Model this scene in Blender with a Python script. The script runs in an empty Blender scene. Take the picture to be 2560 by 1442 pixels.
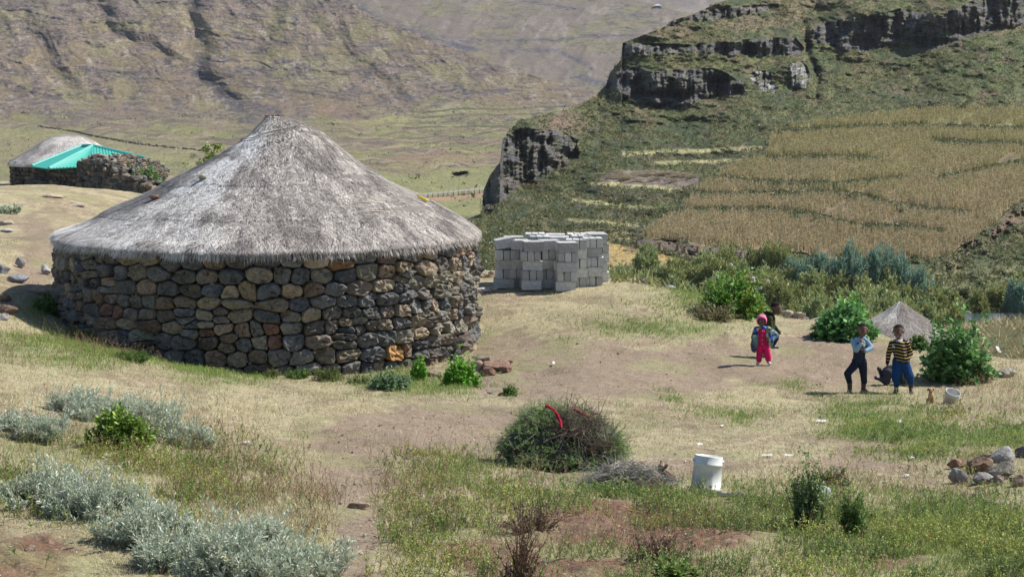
import bpy, bmesh, math, random
import numpy as np
from mathutils import Vector, Matrix, Euler
random.seed(7)
RNG = np.random.default_rng(11)
R = math.radians
scene = bpy.context.scene
COL = scene.collection

# ------------------------------------------------------------------ camera
F = 5800.0; W0, H0 = 2560.0, 1442.0; HOR = 77.0
PIT = math.atan((H0/2-HOR)/F); CZ = 5.7
SP, CP = math.sin(PIT), math.cos(PIT)
cd = bpy.data.cameras.new('camera'); cam = bpy.data.objects.new('camera', cd); COL.objects.link(cam)
cam.location = (0, 0, CZ); cam.rotation_euler = (math.pi/2-PIT, 0, 0)
cd.sensor_width = 36; cd.lens = 36*F/W0; cd.clip_end = 20000; cd.clip_start = .5
scene.camera = cam

def P(px, py, D):
    """world point of the photo position at horizontal distance D"""
    px, py, D = np.broadcast_arrays(np.asarray(px, float), np.asarray(py, float), np.asarray(D, float))
    xr = (px-W0/2)/F; yr = (H0/2-py)/F
    dy = CP+yr*SP; dz = -SP+yr*CP
    return np.stack([xr*D/dy, D, CZ+dz*D/dy], -1)
def proj(p):
    p = np.asarray(p, float); x, y, z = p[..., 0], p[..., 1], p[..., 2]-CZ
    dep = y*CP-z*SP; up = y*SP+z*CP
    return W0/2+F*x/dep, H0/2-F*up/dep

# ------------------------------------------------------------------ noise
def _h(ix, iy, iz, seed):
    n = (ix.astype(np.int64)*374761393+iy.astype(np.int64)*668265263+iz.astype(np.int64)*2147483647+seed*1274126177) & 0xffffffff
    n = ((n ^ (n >> 13))*1274126177) & 0xffffffff
    n = ((n ^ (n >> 16))*2246822519) & 0xffffffff
    return ((n ^ (n >> 15)) & 0xffffff)/float(0xffffff)
def vn(x, y, seed=0):
    x, y = np.broadcast_arrays(np.asarray(x, float), np.asarray(y, float))
    ix, iy = np.floor(x), np.floor(y); fx, fy = x-ix, y-iy
    fx = fx*fx*(3-2*fx); fy = fy*fy*(3-2*fy); z = np.zeros_like(ix)
    a, b = _h(ix, iy, z, seed), _h(ix+1, iy, z, seed); c, d = _h(ix, iy+1, z, seed), _h(ix+1, iy+1, z, seed)
    return (a+(b-a)*fx)*(1-fy)+(c+(d-c)*fx)*fy
def fbm(x, y, o=4, seed=0, g=.5):
    s = 0; a = 1; t = 0
    for k in range(o):
        s = s+a*vn(np.asarray(x)*2**k+k*17.3, np.asarray(y)*2**k-k*9.1, seed+k); t += a; a *= g
    return s/t
def vn3(p, seed=0):
    p = np.asarray(p, float); i = np.floor(p); f = p-i; f = f*f*(3-2*f); r = 0
    for dx in (0, 1):
        for dy in (0, 1):
            for dz in (0, 1):
                w = (f[..., 0] if dx else 1-f[..., 0])*(f[..., 1] if dy else 1-f[..., 1])*(f[..., 2] if dz else 1-f[..., 2])
                r = r+w*_h(i[..., 0]+dx, i[..., 1]+dy, i[..., 2]+dz, seed)
    return r
def fbm3(p, o=3, seed=0):
    s = 0; a = 1; t = 0
    for k in range(o): s = s+a*vn3(np.asarray(p)*2**k+k*7.7, seed+k); t += a; a *= .5
    return s/t
def sst(a, b, x): t = np.clip((x-a)/(b-a), 0, 1); return t*t*(3-2*t)
def mix(a, b, t): t = np.asarray(t)[..., None]; return a*(1-t)+np.asarray(b)*t
def itp(x, pts): xs = [p[0] for p in pts]; ys = [p[1] for p in pts]; return np.interp(x, xs, ys)
def inpoly(x, y, poly):
    r = np.zeros(np.shape(x), bool); n = len(poly)
    for i in range(n):
        x1, y1 = poly[i]; x2, y2 = poly[(i+1) % n]
        if y1 == y2: continue
        c = ((y1 > y) != (y2 > y)) & (x < (x2-x1)*(y-y1)/(y2-y1)+x1); r ^= c
    return r
def dline(x, y, pts):
    d = np.full(np.shape(x), 1e9)
    for (x1, y1), (x2, y2) in zip(pts[:-1], pts[1:]):
        vx, vy = x2-x1, y2-y1; t = np.clip(((x-x1)*vx+(y-y1)*vy)/(vx*vx+vy*vy), 0, 1)
        d = np.minimum(d, np.hypot(x-x1-t*vx, y-y1-t*vy))
    return d

# ------------------------------------------------------------------ objects
def meta(o, label=None, cat=None, group=None, kind=None):
    if label: o['label'] = label
    if cat: o['category'] = cat
    if group: o['group'] = group
    if kind: o['kind'] = kind
    return o
def empty(name, loc, label, cat, group=None, rot=0):
    o = bpy.data.objects.new(name, None); COL.objects.link(o); o.location = Vector([float(a) for a in loc]); o.rotation_euler = (0, 0, rot)
    o.empty_display_size = .1
    return meta(o, label, cat, group)
def mkmesh(name, V, faces, C=None, smooth=False):
    """faces: list of int arrays (n,k)"""
    me = bpy.data.meshes.new(name); V = np.asarray(V, np.float32)
    faces = [np.asarray(f, np.int32) for f in faces if len(f)]
    me.vertices.add(len(V)); me.vertices.foreach_set('co', V.ravel())
    li = np.concatenate([f.ravel() for f in faces]); tot = np.concatenate([np.full(len(f), f.shape[1], np.int32) for f in faces])
    st = np.concatenate([[0], np.cumsum(tot)[:-1]]).astype(np.int32)
    me.loops.add(len(li)); me.loops.foreach_set('vertex_index', li)
    me.polygons.add(len(tot)); me.polygons.foreach_set('loop_start', st)
    try: me.polygons.foreach_set('loop_total', tot)
    except Exception: pass
    if C is not None:
        a = me.attributes.new('Col', 'FLOAT_COLOR', 'POINT'); c4 = np.ones((len(V), 4), np.float32); c4[:, :3] = np.clip(C, 0, 1); a.data.foreach_set('color', c4.ravel())
    me.update(calc_edges=True); me.validate()
    me.polygons.foreach_set('use_smooth', np.full(len(me.polygons), smooth, bool))
    return me
def obj(name, me, mat=None, parent=None, loc=None):
    o = bpy.data.objects.new(name, me); COL.objects.link(o)
    if mat and not me.materials: me.materials.append(mat)
    if parent:
        o.parent = parent
    if loc is not None: o.location = Vector([float(a) for a in loc])
    return o
class Soup:
    def __init__(s): s.V = []; s.C = []; s.Q = []; s.T = []; s.n = 0
    def add(s, V, C, Q=None, T=None):
        V = np.asarray(V, float).reshape(-1, 3); C = np.asarray(C, float)
        if C.ndim == 1: C = np.broadcast_to(C, V.shape)
        s.V.append(V); s.C.append(C.reshape(-1, 3))
        if Q is not None and len(Q): s.Q.append(np.asarray(Q)+s.n)
        if T is not None and len(T): s.T.append(np.asarray(T)+s.n)
        s.n += len(V)
    def tris(s, V, C):
        """V (n,3,3), C (n,3)"""
        n = len(V); s.add(V.reshape(-1, 3), np.repeat(C, 3, 0), T=np.arange(n*3).reshape(n, 3))
    def quads(s, V, C):
        n = len(V); s.add(V.reshape(-1, 3), np.repeat(C, 4, 0), Q=np.arange(n*4).reshape(n, 4))
    def mesh(s, name, smooth=False):
        f = []
        if s.Q: f.append(np.concatenate(s.Q))
        if s.T: f.append(np.concatenate(s.T))
        return mkmesh(name, np.concatenate(s.V), f, np.concatenate(s.C), smooth)
def grid_faces(nr, nc):
    i = np.arange(nr*nc).reshape(nr, nc)
    return np.stack([i[:-1, :-1], i[:-1, 1:], i[1:, 1:], i[1:, :-1]], -1).reshape(-1, 4)
def nrm(v): return v/np.maximum(np.linalg.norm(v, axis=-1, keepdims=True), 1e-9)
def rdir(n, zlo=-1, zhi=1, rng=RNG):
    z = rng.uniform(zlo, zhi, n); a = rng.uniform(0, 2*np.pi, n); r = np.sqrt(np.maximum(0, 1-z*z)); return np.stack([r*np.cos(a), r*np.sin(a), z], -1)

# ------------------------------------------------------------------ materials
def mat(name, base=(.5, .5, .5), rough=.9, attr=True, var=.15, vscale=20, bump=.0, bscale=40, trans=0.0, spec=.3, detail=5, var2=0, v2scale=38):
    m = bpy.data.materials.new(name); m.use_nodes = True; nt = m.node_tree; N = nt.nodes; L = nt.links
    b = N['Principled BSDF']; b.inputs['Roughness'].default_value = rough; b.inputs['Specular IOR Level'].default_value = spec
    if attr:
        c = N.new('ShaderNodeAttribute'); c.attribute_name = 'Col'; out = c.outputs['Color']
    else:
        c = N.new('ShaderNodeRGB'); c.outputs[0].default_value = (*base, 1); out = c.outputs[0]
    tc = N.new('ShaderNodeTexCoord')
    if var > 0:
        n1 = N.new('ShaderNodeTexNoise'); n1.inputs['Scale'].default_value = vscale; n1.inputs['Detail'].default_value = detail; n1.inputs['Roughness'].default_value = .65
        L.new(tc.outputs['Object'], n1.inputs['Vector'])
        mr = N.new('ShaderNodeMapRange'); mr.inputs['From Min'].default_value = .25; mr.inputs['From Max'].default_value = .75
        mr.inputs['To Min'].default_value = 1-var; mr.inputs['To Max'].default_value = 1+var; L.new(n1.outputs['Fac'], mr.inputs['Value'])
        mm = N.new('ShaderNodeVectorMath'); mm.operation = 'SCALE'; L.new(out, mm.inputs[0]); L.new(mr.outputs[0], mm.inputs['Scale']); out = mm.outputs[0]
    if var2 > 0:
        n1 = N.new('ShaderNodeTexNoise'); n1.inputs['Scale'].default_value = v2scale; n1.inputs['Detail'].default_value = 3; n1.inputs['Roughness'].default_value = .8
        L.new(tc.outputs['Object'], n1.inputs['Vector']); mr = N.new('ShaderNodeMapRange'); mr.inputs['From Min'].default_value = .33; mr.inputs['From Max'].default_value = .67
        mr.inputs['To Min'].default_value = 1-var2; mr.inputs['To Max'].default_value = 1+var2*.8; L.new(n1.outputs['Fac'], mr.inputs['Value'])
        mm = N.new('ShaderNodeVectorMath'); mm.operation = 'SCALE'; L.new(out, mm.inputs[0]); L.new(mr.outputs[0], mm.inputs['Scale']); out = mm.outputs[0]
    L.new(out, b.inputs['Base Color'])
    if bump > 0:
        n2 = N.new('ShaderNodeTexNoise'); n2.inputs['Scale'].default_value = bscale; n2.inputs['Detail'].default_value = 6; n2.inputs['Roughness'].default_value = .7
        L.new(tc.outputs['Object'], n2.inputs['Vector'])
        bp = N.new('ShaderNodeBump'); bp.inputs['Strength'].default_value = bump; bp.inputs['Distance'].default_value = 1.0/bscale
        L.new(n2.outputs['Fac'], bp.inputs['Height']); L.new(bp.outputs[0], b.inputs['Normal'])
    if trans > 0:
        t = N.new('ShaderNodeBsdfTranslucent'); L.new(out, t.inputs['Color']); ms = N.new('ShaderNodeMixShader'); ms.inputs[0].default_value = trans
        L.new(b.outputs[0], ms.inputs[1]); L.new(t.outputs[0], ms.inputs[2]); L.new(ms.outputs[0], N['Material Output'].inputs['Surface'])
    return m
M = {}
M['hill'] = mat('hillside_cover', var=.25, vscale=.25, bump=.6, bscale=.6)
M['mountain'] = mat('mountain_cover', var=.15, vscale=.05, bump=.3, bscale=.14, detail=8)
M['ground'] = mat('yard_ground', var=.25, vscale=9, bump=.9, bscale=26, detail=9, var2=.34)
M['leaf'] = mat('leaf', rough=.55, var=.12, vscale=8, trans=.25, spec=.35)
M['grass'] = mat('grass_blade', rough=.7, var=.1, vscale=3, trans=.25)
M['thatch'] = mat('thatch', rough=.95, var=.2, vscale=25, spec=.1)
M['stone'] = mat('field_stone', rough=.9, var=.42, vscale=18, bump=.7, bscale=22, detail=9)
M['concrete'] = mat('concrete', rough=.95, attr=False, base=(.33, .325, .31), var=.18, vscale=22, bump=.5, bscale=60, detail=9)
M['wood'] = mat('dead_twig', rough=.9, var=.2, vscale=30)
M['cloth'] = mat('cloth', rough=.95, var=.12, vscale=30, bump=.3, bscale=60, spec=.1)
M['skin'] = mat('skin', rough=.5, var=.08, vscale=20, spec=.4)
M['rubber'] = mat('rubber', rough=.45, var=.25, vscale=25, spec=.5)
M['plastic'] = mat('plastic', rough=.4, var=.12, vscale=18, spec=.5, detail=8)
M['metal'] = mat('painted_metal', rough=.6, var=.06, vscale=2, spec=.5)
# ------------------------------------------------------------------ far land: each hill is a sheet of real depth
def column_sheet(px, top, bot, nrow, Dfun, back=(8, 30., .5), wob=None):
    """px (nc,), top(px) crest, bot lowest photo row; returns PX,PY,D grids (row 0 at the foot)"""
    v = np.linspace(0, 1, nrow)[:, None]; t = top(px)[None, :]
    PY = bot+(t-bot)*v; PX = np.broadcast_to(px[None, :], PY.shape)
    return PX, PY
def finish_sheet(name, PX, PY, D, C, mat_, back=(8, 40., .45), disp=None, smooth=True):
    V = P(PX, PY, D)
    if disp is not None: V = V+disp
    nb, step, fall = back; rows = [V]; cr = [C]
    last = V[-1]; dirn = last-np.array([0, 0, CZ]); dirn[:, 2] = 0; dirn = nrm(dirn)
    for k in range(1, nb+1):
        r = last+dirn*step*k; r[:, 2] = last[:, 2]-fall*step*k*(k/(nb)); rows.append(r[None]); cr.append(C[-1:])
    V = np.concatenate(rows); Cc = np.concatenate(cr)
    nr, nc = V.shape[:2]
    me = mkmesh(name, V.reshape(-1, 3), [grid_faces(nr, nc)], Cc.reshape(-1, 3), smooth)
    o = obj(name, me, mat_); meta(o, kind='structure'); return o, V

# ---- right hill -------------------------------------------------------------
crest = [(300, 700), (1000, 640), (1100, 602), (1170, 560), (1203, 545), (1209, 480), (1225, 440), (1250, 405), (1257, 350), (1268, 332), (1300, 300), (1400, 283), (1450, 264), (1490, 240),
         (1515, 212), (1525, 182), (1552, 150), (1557, 108), (1620, 84), (1665, 66), (1680, 52), (1730, 38), (1800, 5), (2000, -40), (2560, -120), (3500, -160)]
fieldP = [(1955, 318), (2100, 302), (2250, 283), (2400, 277), (2900, 280), (3100, 300), (3000, 380), (2560, 490), (2440, 590), (2370, 640), (2200, 655), (2050, 640), (1850, 622), (1600, 598), (1640, 565),
          (1700, 530), (1730, 490), (1790, 440), (1850, 415), (1920, 390), (1925, 345)]
hedges = [[(1950, 333), (2150, 322), (2300, 318), (2600, 330)], [(2330, 358), (2450, 362), (2600, 372)], [(1920, 400), (2060, 398), (2200, 402)], [(1780, 447), (1900, 462), (2080, 466), (2250, 452)],
          [(1740, 492), (1900, 490), (2100, 487), (2160, 497)], [(1700, 532), (1900, 530), (2030, 543), (2140, 572), (2240, 572), (2370, 590)], [(2160, 497), (2240, 520), (2420, 540)], [(2350, 450), (2560, 410)]]
paths_ = [[(2140, 485), (2060, 543), (1960, 605)], [(2190, 455), (2140, 500)], [(2250, 540), (2160, 590), (2050, 640)], [(2560, 385), (2500, 410)]]
soilP = [(1500, 455), (1512, 436), (1560, 427), (1640, 425), (1745, 441), (1750, 462), (1690, 472), (1600, 466)]
soil2P = [(1572, 604), (1610, 598), (1860, 628), (1900, 640), (1870, 652), (1740, 648), (1640, 622)]
wheatP = [(1450, 600), (1520, 607), (1640, 632), (1722, 652), (1700, 676), (1515, 668), (1440, 640)]
wheat2P = [(1420, 576), (1470, 566), (1570, 583), (1590, 596), (1500, 603), (1420, 600)]
HB = 960
nc, nr = 1150, 620
px = np.concatenate([np.linspace(300, 1150, 60, endpoint=False), np.linspace(1150, 2620, 950, endpoint=False), np.linspace(2620, 3500, 140)])
nc = len(px)
PX, PY = column_sheet(px, lambda x: itp(x, crest), HB, nr, None)
wx = PX+14*(fbm(PX/45, PY/45, 3, 5)-.5)*2; wy = PY+9*(fbm(PX/35, PY/35, 3, 9)-.5)*2
def band(top, base):
    t = itp(wx, top); b = itp(wx, base); x0, x1 = top[0][0], top[-1][0]
    return sst(0, 3, PY-t)*sst(0, 5, b-wy)*(wx > x0)*(wx < x1)
cliffA = band([(1540, 108), (1600, 108), (1750, 112), (1880, 97), (1990, 92), (2006, 120)], [(1540, 150), (1600, 140), (1750, 135), (1880, 148), (1990, 137), (2006, 125)])
cliffR = band([(2030, 75), (2060, 58), (2120, 46), (2200, 36), (2250, 22), (2290, 33), (2345, 40), (2400, 18), (2480, -20), (2700, -60), (3500, -80)],
              [(2030, 95), (2060, 112), (2120, 132), (2200, 124), (2250, 108), (2330, 126), (2400, 98), (2480, 82), (2560, 60), (2700, 30), (3500, 0)])
cliffB = band([(1512, 200), (1530, 180), (1580, 168), (1640, 178), (1780, 170), (1830, 188), (1862, 220)], [(1512, 222), (1560, 245), (1640, 268), (1705, 272), (1790, 250), (1862, 235)])
cliffB2 = band([(1872, 182), (1890, 176), (1925, 178), (1934, 210)], [(1872, 205), (1900, 232), (1934, 236)])
cliffB3 = band([(1975, 160), (2000, 152), (2022, 190)], [(1975, 225), (2005, 228), (2022, 205)])
cliffC = band([(1190, 470), (1215, 470), (1258, 342), (1300, 322), (1400, 325), (1452, 352)], [(1190, 545), (1215, 535), (1260, 500), (1300, 468), (1400, 428), (1452, 398)])
cliffD = band([(1660, 58), (1690, 44), (1780, 24), (1870, 14), (1950, 10)], [(1660, 68), (1700, 62), (1780, 48), (1870, 44), (1950, 22)])
cliff = np.clip(np.maximum.reduce([cliffA, cliffR, cliffB, cliffB2, cliffB3, cliffC, cliffD]), 0, 1)
# gradient of distance per photo row
tab_py = np.array([960, 860, 812, 700, 640, 560, 480, 400, 320, 280, 200, 120, 60, 0, -80, -200])
tabD = {1200: [200, 262, 300, 350, 390, 450, 520, 560, 600, 620, 640, 660, 680, 700, 740, 800],
        1700: [200, 262, 300, 345, 385, 430, 490, 560, 610, 630, 665, 700, 730, 760, 800, 860],
        2100: [200, 260, 300, 350, 390, 425, 465, 520, 590, 625, 680, 720, 760, 790, 830, 880],
        2560: [200, 260, 300, 345, 375, 410, 455, 510, 580, 610, 650, 690, 730, 770, 810, 860],
        3300: [200, 255, 290, 330, 360, 395, 440, 490, 550, 580, 620, 660, 700, 740, 780, 830]}
ks = sorted(tabD); cols_ = np.stack([np.interp(PY.ravel(), tab_py[::-1], np.array(tabD[k], float)[::-1]).reshape(PY.shape) for k in ks])
kk = np.clip(np.interp(PX, ks, range(len(ks))), 0, len(ks)-1.001); k0 = kk.astype(int); fr = kk-k0; fr = fr*fr*(3-2*fr)
Dt = np.take_along_axis(cols_, k0[None], 0)[0]*(1-fr)+np.take_along_axis(cols_, (k0+1)[None], 0)[0]*fr
field = inpoly(wx, wy, fieldP)
hd = np.min([dline(wx*.3+PX*.7, wy*.3+PY*.7, h) for h in hedges], 0); hedge = np.exp(-(hd/8.)**4)*sst(.15, .4, fbm(PX/30, PY/10, 3, 77)+.12)
pth = np.min([dline(wx, wy, h) for h in paths_], 0); pathm = np.exp(-(pth/6.)**4)
terr = field*np.clip(hedge*1.0, 0, 1)
t2 = np.min([dline(wx, wy, l) for l in [[(1560, 392), (1700, 392), (1900, 372)], [(1500, 480), (1620, 488), (1720, 490)], [(1440, 515), (1620, 536)], [(1430, 560), (1590, 580)], [(1590, 614), (1850, 640)]]], 0)
riser = np.exp(-(t2/9.)**2)*(~field)
t3 = np.min([dline(wx*.4+PX*.6, wy*.3+PY*.7, l) for l in [[(1482, 458), (1560, 463), (1640, 470), (1700, 474)], [(1560, 384), (1640, 381), (1760, 377), (1900, 370)], [(1430, 502), (1530, 511), (1625, 521)], [(1790, 438), (1860, 445), (1930, 456)], [(1425, 548), (1500, 556), (1590, 566)], [(1640, 408), (1740, 406), (1850, 402)]]], 0); strip = np.exp(-(t3/4.6)**4)*(~field)
g = np.diff(Dt, axis=0)
slow = np.clip(1-.95*cliff-.55*terr-.5*riser, .04, 1)[1:]
Dg = np.concatenate([Dt[:1], Dt[:1]+np.cumsum(g*slow, 0)])
def blurx(a, r):
    c = np.cumsum(np.pad(a, ((0, 0), (r+1, r)), mode='edge'), 1); return (c[:, 2*r+1:]-c[:, :-2*r-1])/(2*r+1)
dfc = Dt-Dg; loc = np.clip(cliff+terr, 0, 1); dfc = blurx(blurx(blurx(dfc, 30), 30), 15); Dg = Dt-dfc
# noses of the spurs turn away to the left
Dg = Dg+22*sst(0, 60, 1262-PX)*sst(620, 520, PY)+14*sst(0, 45, 1560-PX)*sst(300, 200, PY)*sst(1480, 1500, PX)
# buttresses and columns
rockn = (fbm(PX/34, PY/110, 3, 21)-.5)*20+np.abs(fbm(PX/13, PY/70, 2, 31)-.5)*9+(fbm(PX/9, PY/14, 2, 3)-.5)*2.0
Dg = Dg+cliff*rockn
cave = np.exp(-(((wx-1665)/70)**2+((wy-236)/9)**2))+np.exp(-(((wx-1640)/30)**2+((wy-262)/8)**2))+np.exp(-(((wx-1790)/30)**2+((wy-205)/9)**2))
Dg = Dg+cave*11
lump = (fbm(PX/60, PY/26, 4, 41)-.5)*16*sst(900, 700, PY)*(~field)+(fbm(PX/14, PY/6, 3, 43)-.5)*3.2*(~field)
gul = np.exp(-(dline(wx, wy, [(2620, 510), (2540, 545), (2480, 590), (2420, 625), (2340, 700), (2300, 720)])/16)**2)
lump = lump+(fbm(PX/9, PY/7, 3, 47)-.5)*13*gul
gully2 = np.exp(-(dline(wx, wy, [(2010, 60), (2015, 130), (2040, 190), (2040, 240)])/12)**2)
Dg = Dg+lump+gully2*8
# colours (real albedo)
n1 = fbm(PX/40, PY/18, 4, 1); n2 = fbm(PX/7, PY/3.2, 3, 2); n3 = fbm(PX/90, PY/60, 3, 6); n4 = vn(PX/2.2, PY/1.6, 8)
C = mix(np.zeros(PX.shape+(3,))+[.06, .076, .03], [.115, .125, .045], sst(.35, .65, n1))
C = mix(C, [.16, .13, .06], sst(.5, .72, n3)*.7)
C = mix(C, [.09, .115, .035], sst(2100, 2500, PX)*sst(320, 200, PY)*.6)
C = mix(C, [.17, .115, .085], sst(.6, .75, fbm(PX/30, PY/9, 3, 12))*.7)
C = mix(C, [.2, .135, .1], np.exp(-(((wx-1420)/60)**2+((wy-310)/30)**2)))
C = mix(C, [.19, .14, .085], sst(.4, .6, fbm(PX/45, PY/12, 3, 19))*sst(110, 80, PY-0*PX)*.7)
C = mix(C, [.27, .205, .12], field*.9)
C = mix(C, [.30, .22, .13], field*sst(.45, .6, fbm(PX/70, PY/25, 3, 55))*sst(300, 560, PY))
C = mix(C, [.26, .25, .11], field*sst(.45, .6, fbm(PX/110, PY/22, 3, 57))*sst(520, 330, PY)*.8)
C = mix(C, [.10, .11, .045], field*sst(.02, .25, hedge)*.95); C = mix(C, [.2, .15, .09], field*sst(.58, .66, n2)*.5)
C = mix(C, [.13, .105, .06], field*np.clip(pathm, 0, 1)*.8)
for pl, c in ((soilP, (.19, .15, .12)), (soil2P, (.165, .125, .1)), (wheatP, (.40, .29, .115)), (wheat2P, (.3, .24, .12))):
    C = mix(C, c, inpoly(wx*.4+PX*.6, wy*.3+PY*.7, pl)*.95)
for ln, c, w in (([(1482, 458), (1560, 463), (1640, 470), (1700, 474)], (.45, .39, .24), 3), ([(1560, 386), (1640, 382), (1760, 378), (1900, 372)], (.36, .36, .15), 5), ([(1437, 503), (1530, 512), (1620, 522)], (.4, .36, .18), 4.5),
                 ([(1790, 438), (1860, 445), (1930, 456)], (.36, .31, .17), 4)):
    C = mix(C, c, np.exp(-(dline(wx, wy, ln)/w)**2)*sst(.1, .4, n2+.1))
C = mix(C, [.2, .12, .085], gul*sst(.42, .6, fbm(PX/12, PY/8, 3, 14)))
C = mix(C, [.10, .08, .055], riser*sst(.35, .5, n1+.05)*.85); C = mix(C, [.38, .35, .17], strip*.9)
C = mix(C, [.2, .2, .085], sst(640, 690, PY)*.8)
rock = mix(np.zeros(PX.shape+(3,))+[.105, .10, .102], [.15, .13, .115], sst(.4, .65, fbm(PX/22, PY/30, 3, 23)))
rock = mix(rock, [.2, .195, .19], sst(.62, .77, fbm(PX/16, PY/16, 4, 24))*.7)
rock = mix(rock, [.34, .33, .31], np.clip(cliffB2+cliffB3, 0, 1)*sst(.35, .6, fbm(PX/8, PY/9, 3, 29)))
ck = np.abs(fbm(wx/7, PY/34, 3, 26)-.5); rock = mix(rock, [.03, .029, .033], sst(.035, .01, ck)*.9); bd = np.abs(fbm(wx/60, (wy+.1*PX)/5.5, 3, 27)-.5); rock = mix(rock, [.04, .038, .04], sst(.03, .008, bd)*.7)
rock = mix(rock, [.09, .1, .045], sst(.56, .66, fbm(PX/18, PY/8, 4, 25))*.8)
C = mix(C, rock, np.clip(cliff*1.2, 0, 1))
fk = vn(PX/6, PY/2.1, 61); C = mix(C, C*.42, sst(.74, .86, fk)*(~field)*.8); C = mix(C, C*1.5, sst(.24, .12, fk)*(~field)*.6)
C = C*(.76+.48*n4)[..., None]*.92
hill_o, hillV = finish_sheet('hillside', PX, PY, Dg, C, M['hill']); hpx, hPY = PX[0].copy(), PY.copy()
# hill cover: shrubs and maize as loose leaf faces
nrr = PX.shape[0]
def sample_cells(w, n, rng):
    w = w.copy(); w[-2:] = 0; w[:, :62] *= .2
    cw = np.cumsum(w.ravel()); r = rng.uniform(0, cw[-1], n); idx = np.searchsorted(cw, r); i, j = np.unravel_index(idx, w.shape)
    i = np.clip(i, 0, w.shape[0]-2); j = np.clip(j, 0, w.shape[1]-2)
    u, v = rng.random((2, n, 1)); return (hillV[i, j]*(1-u)+hillV[i, j+1]*u)*(1-v)+(hillV[i+1, j]*(1-u)+hillV[i+1, j+1]*u)*v, i, j
vis = (PX > 1140)*(PX < 2760)*(PY < 830)
scrubw = (1-.95*np.clip(strip, 0, 1))*vis*np.clip((~field)+5*(hedge > .25), 0, 5)*(1-cliff*.85)*(1-inpoly(PX, PY, soilP))*(1-inpoly(PX, PY, soil2P))*(1-inpoly(PX, PY, wheatP))*(.12+sst(.42, .62, n2)*sst(.3, .55, n1))*(1-.8*gul)
for nm, cnt, sz, wgt, cols in (('hillside_scrub', 60000, .5, scrubw, ((.095, .125, .045), (.15, .175, .065), (.2, .185, .085))),):
    rng = np.random.default_rng(5); p, i, j = sample_cells(wgt, cnt, rng); S = Soup()
    k = 7; sc = sz*rng.uniform(.4, 1.25, cnt); ctr = np.repeat(p, k, 0)+np.stack([rng.normal(0, .55, cnt*k), rng.normal(0, .55, cnt*k), rng.uniform(.1, 1., cnt*k)], -1)*np.repeat(sc, k)[:, None]
    a = rdir(cnt*k, rng=rng); b = rdir(cnt*k, rng=rng); s = (np.repeat(sc, k)*rng.uniform(.35, .8, cnt*k))[:, None]
    tri = np.stack([ctr-a*s*.6, ctr+a*s*.6, ctr+b*s], 1)
    cc = np.array(cols); ci = np.repeat(np.clip((n1[i, j]*5.5-1.2+rng.normal(0, .6, cnt)), 0, 2).astype(int), k); col = cc[ci]*rng.uniform(.7, 1.3, (cnt*k, 1))
    S.tris(tri, col); meta(obj(nm, S.mesh(nm), M['leaf']), 'dark green scrub and low bushes covering the rocky hillside', 'scrub', kind='stuff')
rng = np.random.default_rng(6); fw = vis*field*(hedge < .3)*(pathm < .5)*(.15+sst(.3, .6, fbm(PX/22, PY/7, 3, 66)))*(1+sst(560, 300, PY)*1.2)
cnt = 60000; p, i, j = sample_cells(fw, cnt, rng)
mzc = mix(np.broadcast_to(np.array([.47, .385, .225]), (cnt, 3)), [.42, .39, .155], sst(540, 330, PY[i, j]+(fbm(PX[i, j]/80, PY[i, j]/25, 3, 58)-.5)*260)); mzc = mzc*(.8+.4*fbm(PX[i, j]/50, PY[i, j]/12, 3, 59))[:, None]; S = Soup()
h = rng.uniform(1.0, 2.1, cnt)[:, None]; lean = rng.normal(0, .13, (cnt, 3)); lean[:, 2] = 1; w = rdir(cnt, -.1, .1, rng)*rng.uniform(.05, .1, (cnt, 1))
S.tris(np.stack([p-w, p+w, p+lean*h], 1), mzc*rng.uniform(.45, 1.55, (cnt, 1)))
for q in range(2):
    b0 = p+lean*h*rng.uniform(.25, .85, (cnt, 1)); d = rdir(cnt, -.6, .6, rng)*rng.uniform(.3, .6, (cnt, 1)); w2 = np.array([0, 0, .09])
    S.tris(np.stack([b0-w2, b0+w2, b0+d], 1), mix(np.array([[.6, .48, .29]]), [.3, .29, .12], (rng.random(cnt) < .3)*1.0)*rng.uniform(.65, 1.25, (cnt, 1)))
meta(obj('maize_plants', S.mesh('maize_plants'), M['leaf']), 'dry tan maize stalks standing in the terraced fields on the hillside', 'maize', kind='stuff')

# ---- left mountain ----------------------------------------------------------
mcrest = [(-700, -230), (500, -130), (760, -60), (870, 0), (940, 48), (1000, 68), (1100, 108), (1200, 146), (1300, 181), (1400, 206), (1490, 230), (1600, 262), (1800, 320)]
px = np.concatenate([np.linspace(-700, -60, 110, endpoint=False), np.linspace(-60, 1560, 1050, endpoint=False), np.linspace(1560, 1800, 40)])
PX, PY = column_sheet(px, lambda x: itp(x, mcrest)+3*(fbm(x/14, x*0, 3, 4)-.5), 780, 700, None)
tab_py = np.array([780, 560, 500, 460, 400, 350, 300, 250, 200, 100, 0, -150, -300])
tl = [260, 380, 470, 540, 700, 900, 1130, 1240, 1290, 1370, 1440, 1540, 1650]; tr = [640, 720, 790, 840, 910, 970, 1050, 1130, 1200, 1300, 1380, 1480, 1600]
a = np.interp(PY.ravel(), tab_py[::-1], np.array(tl, float)[::-1]).reshape(PY.shape); b = np.interp(PY.ravel(), tab_py[::-1], np.array(tr, float)[::-1]).reshape(PY.shape)
Dg = a+(b-a)*sst(300, 1400, PX)
wx = PX+30*(fbm(PX/90, PY/60, 3, 105)-.5)*2; wy = PY+16*(fbm(PX/70, PY/40, 3, 109)-.5)*2
up = sst(330, 240, PY)
def lineg(pts, w): return np.exp(-(dline(wx, wy, pts)/w)**2)
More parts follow.
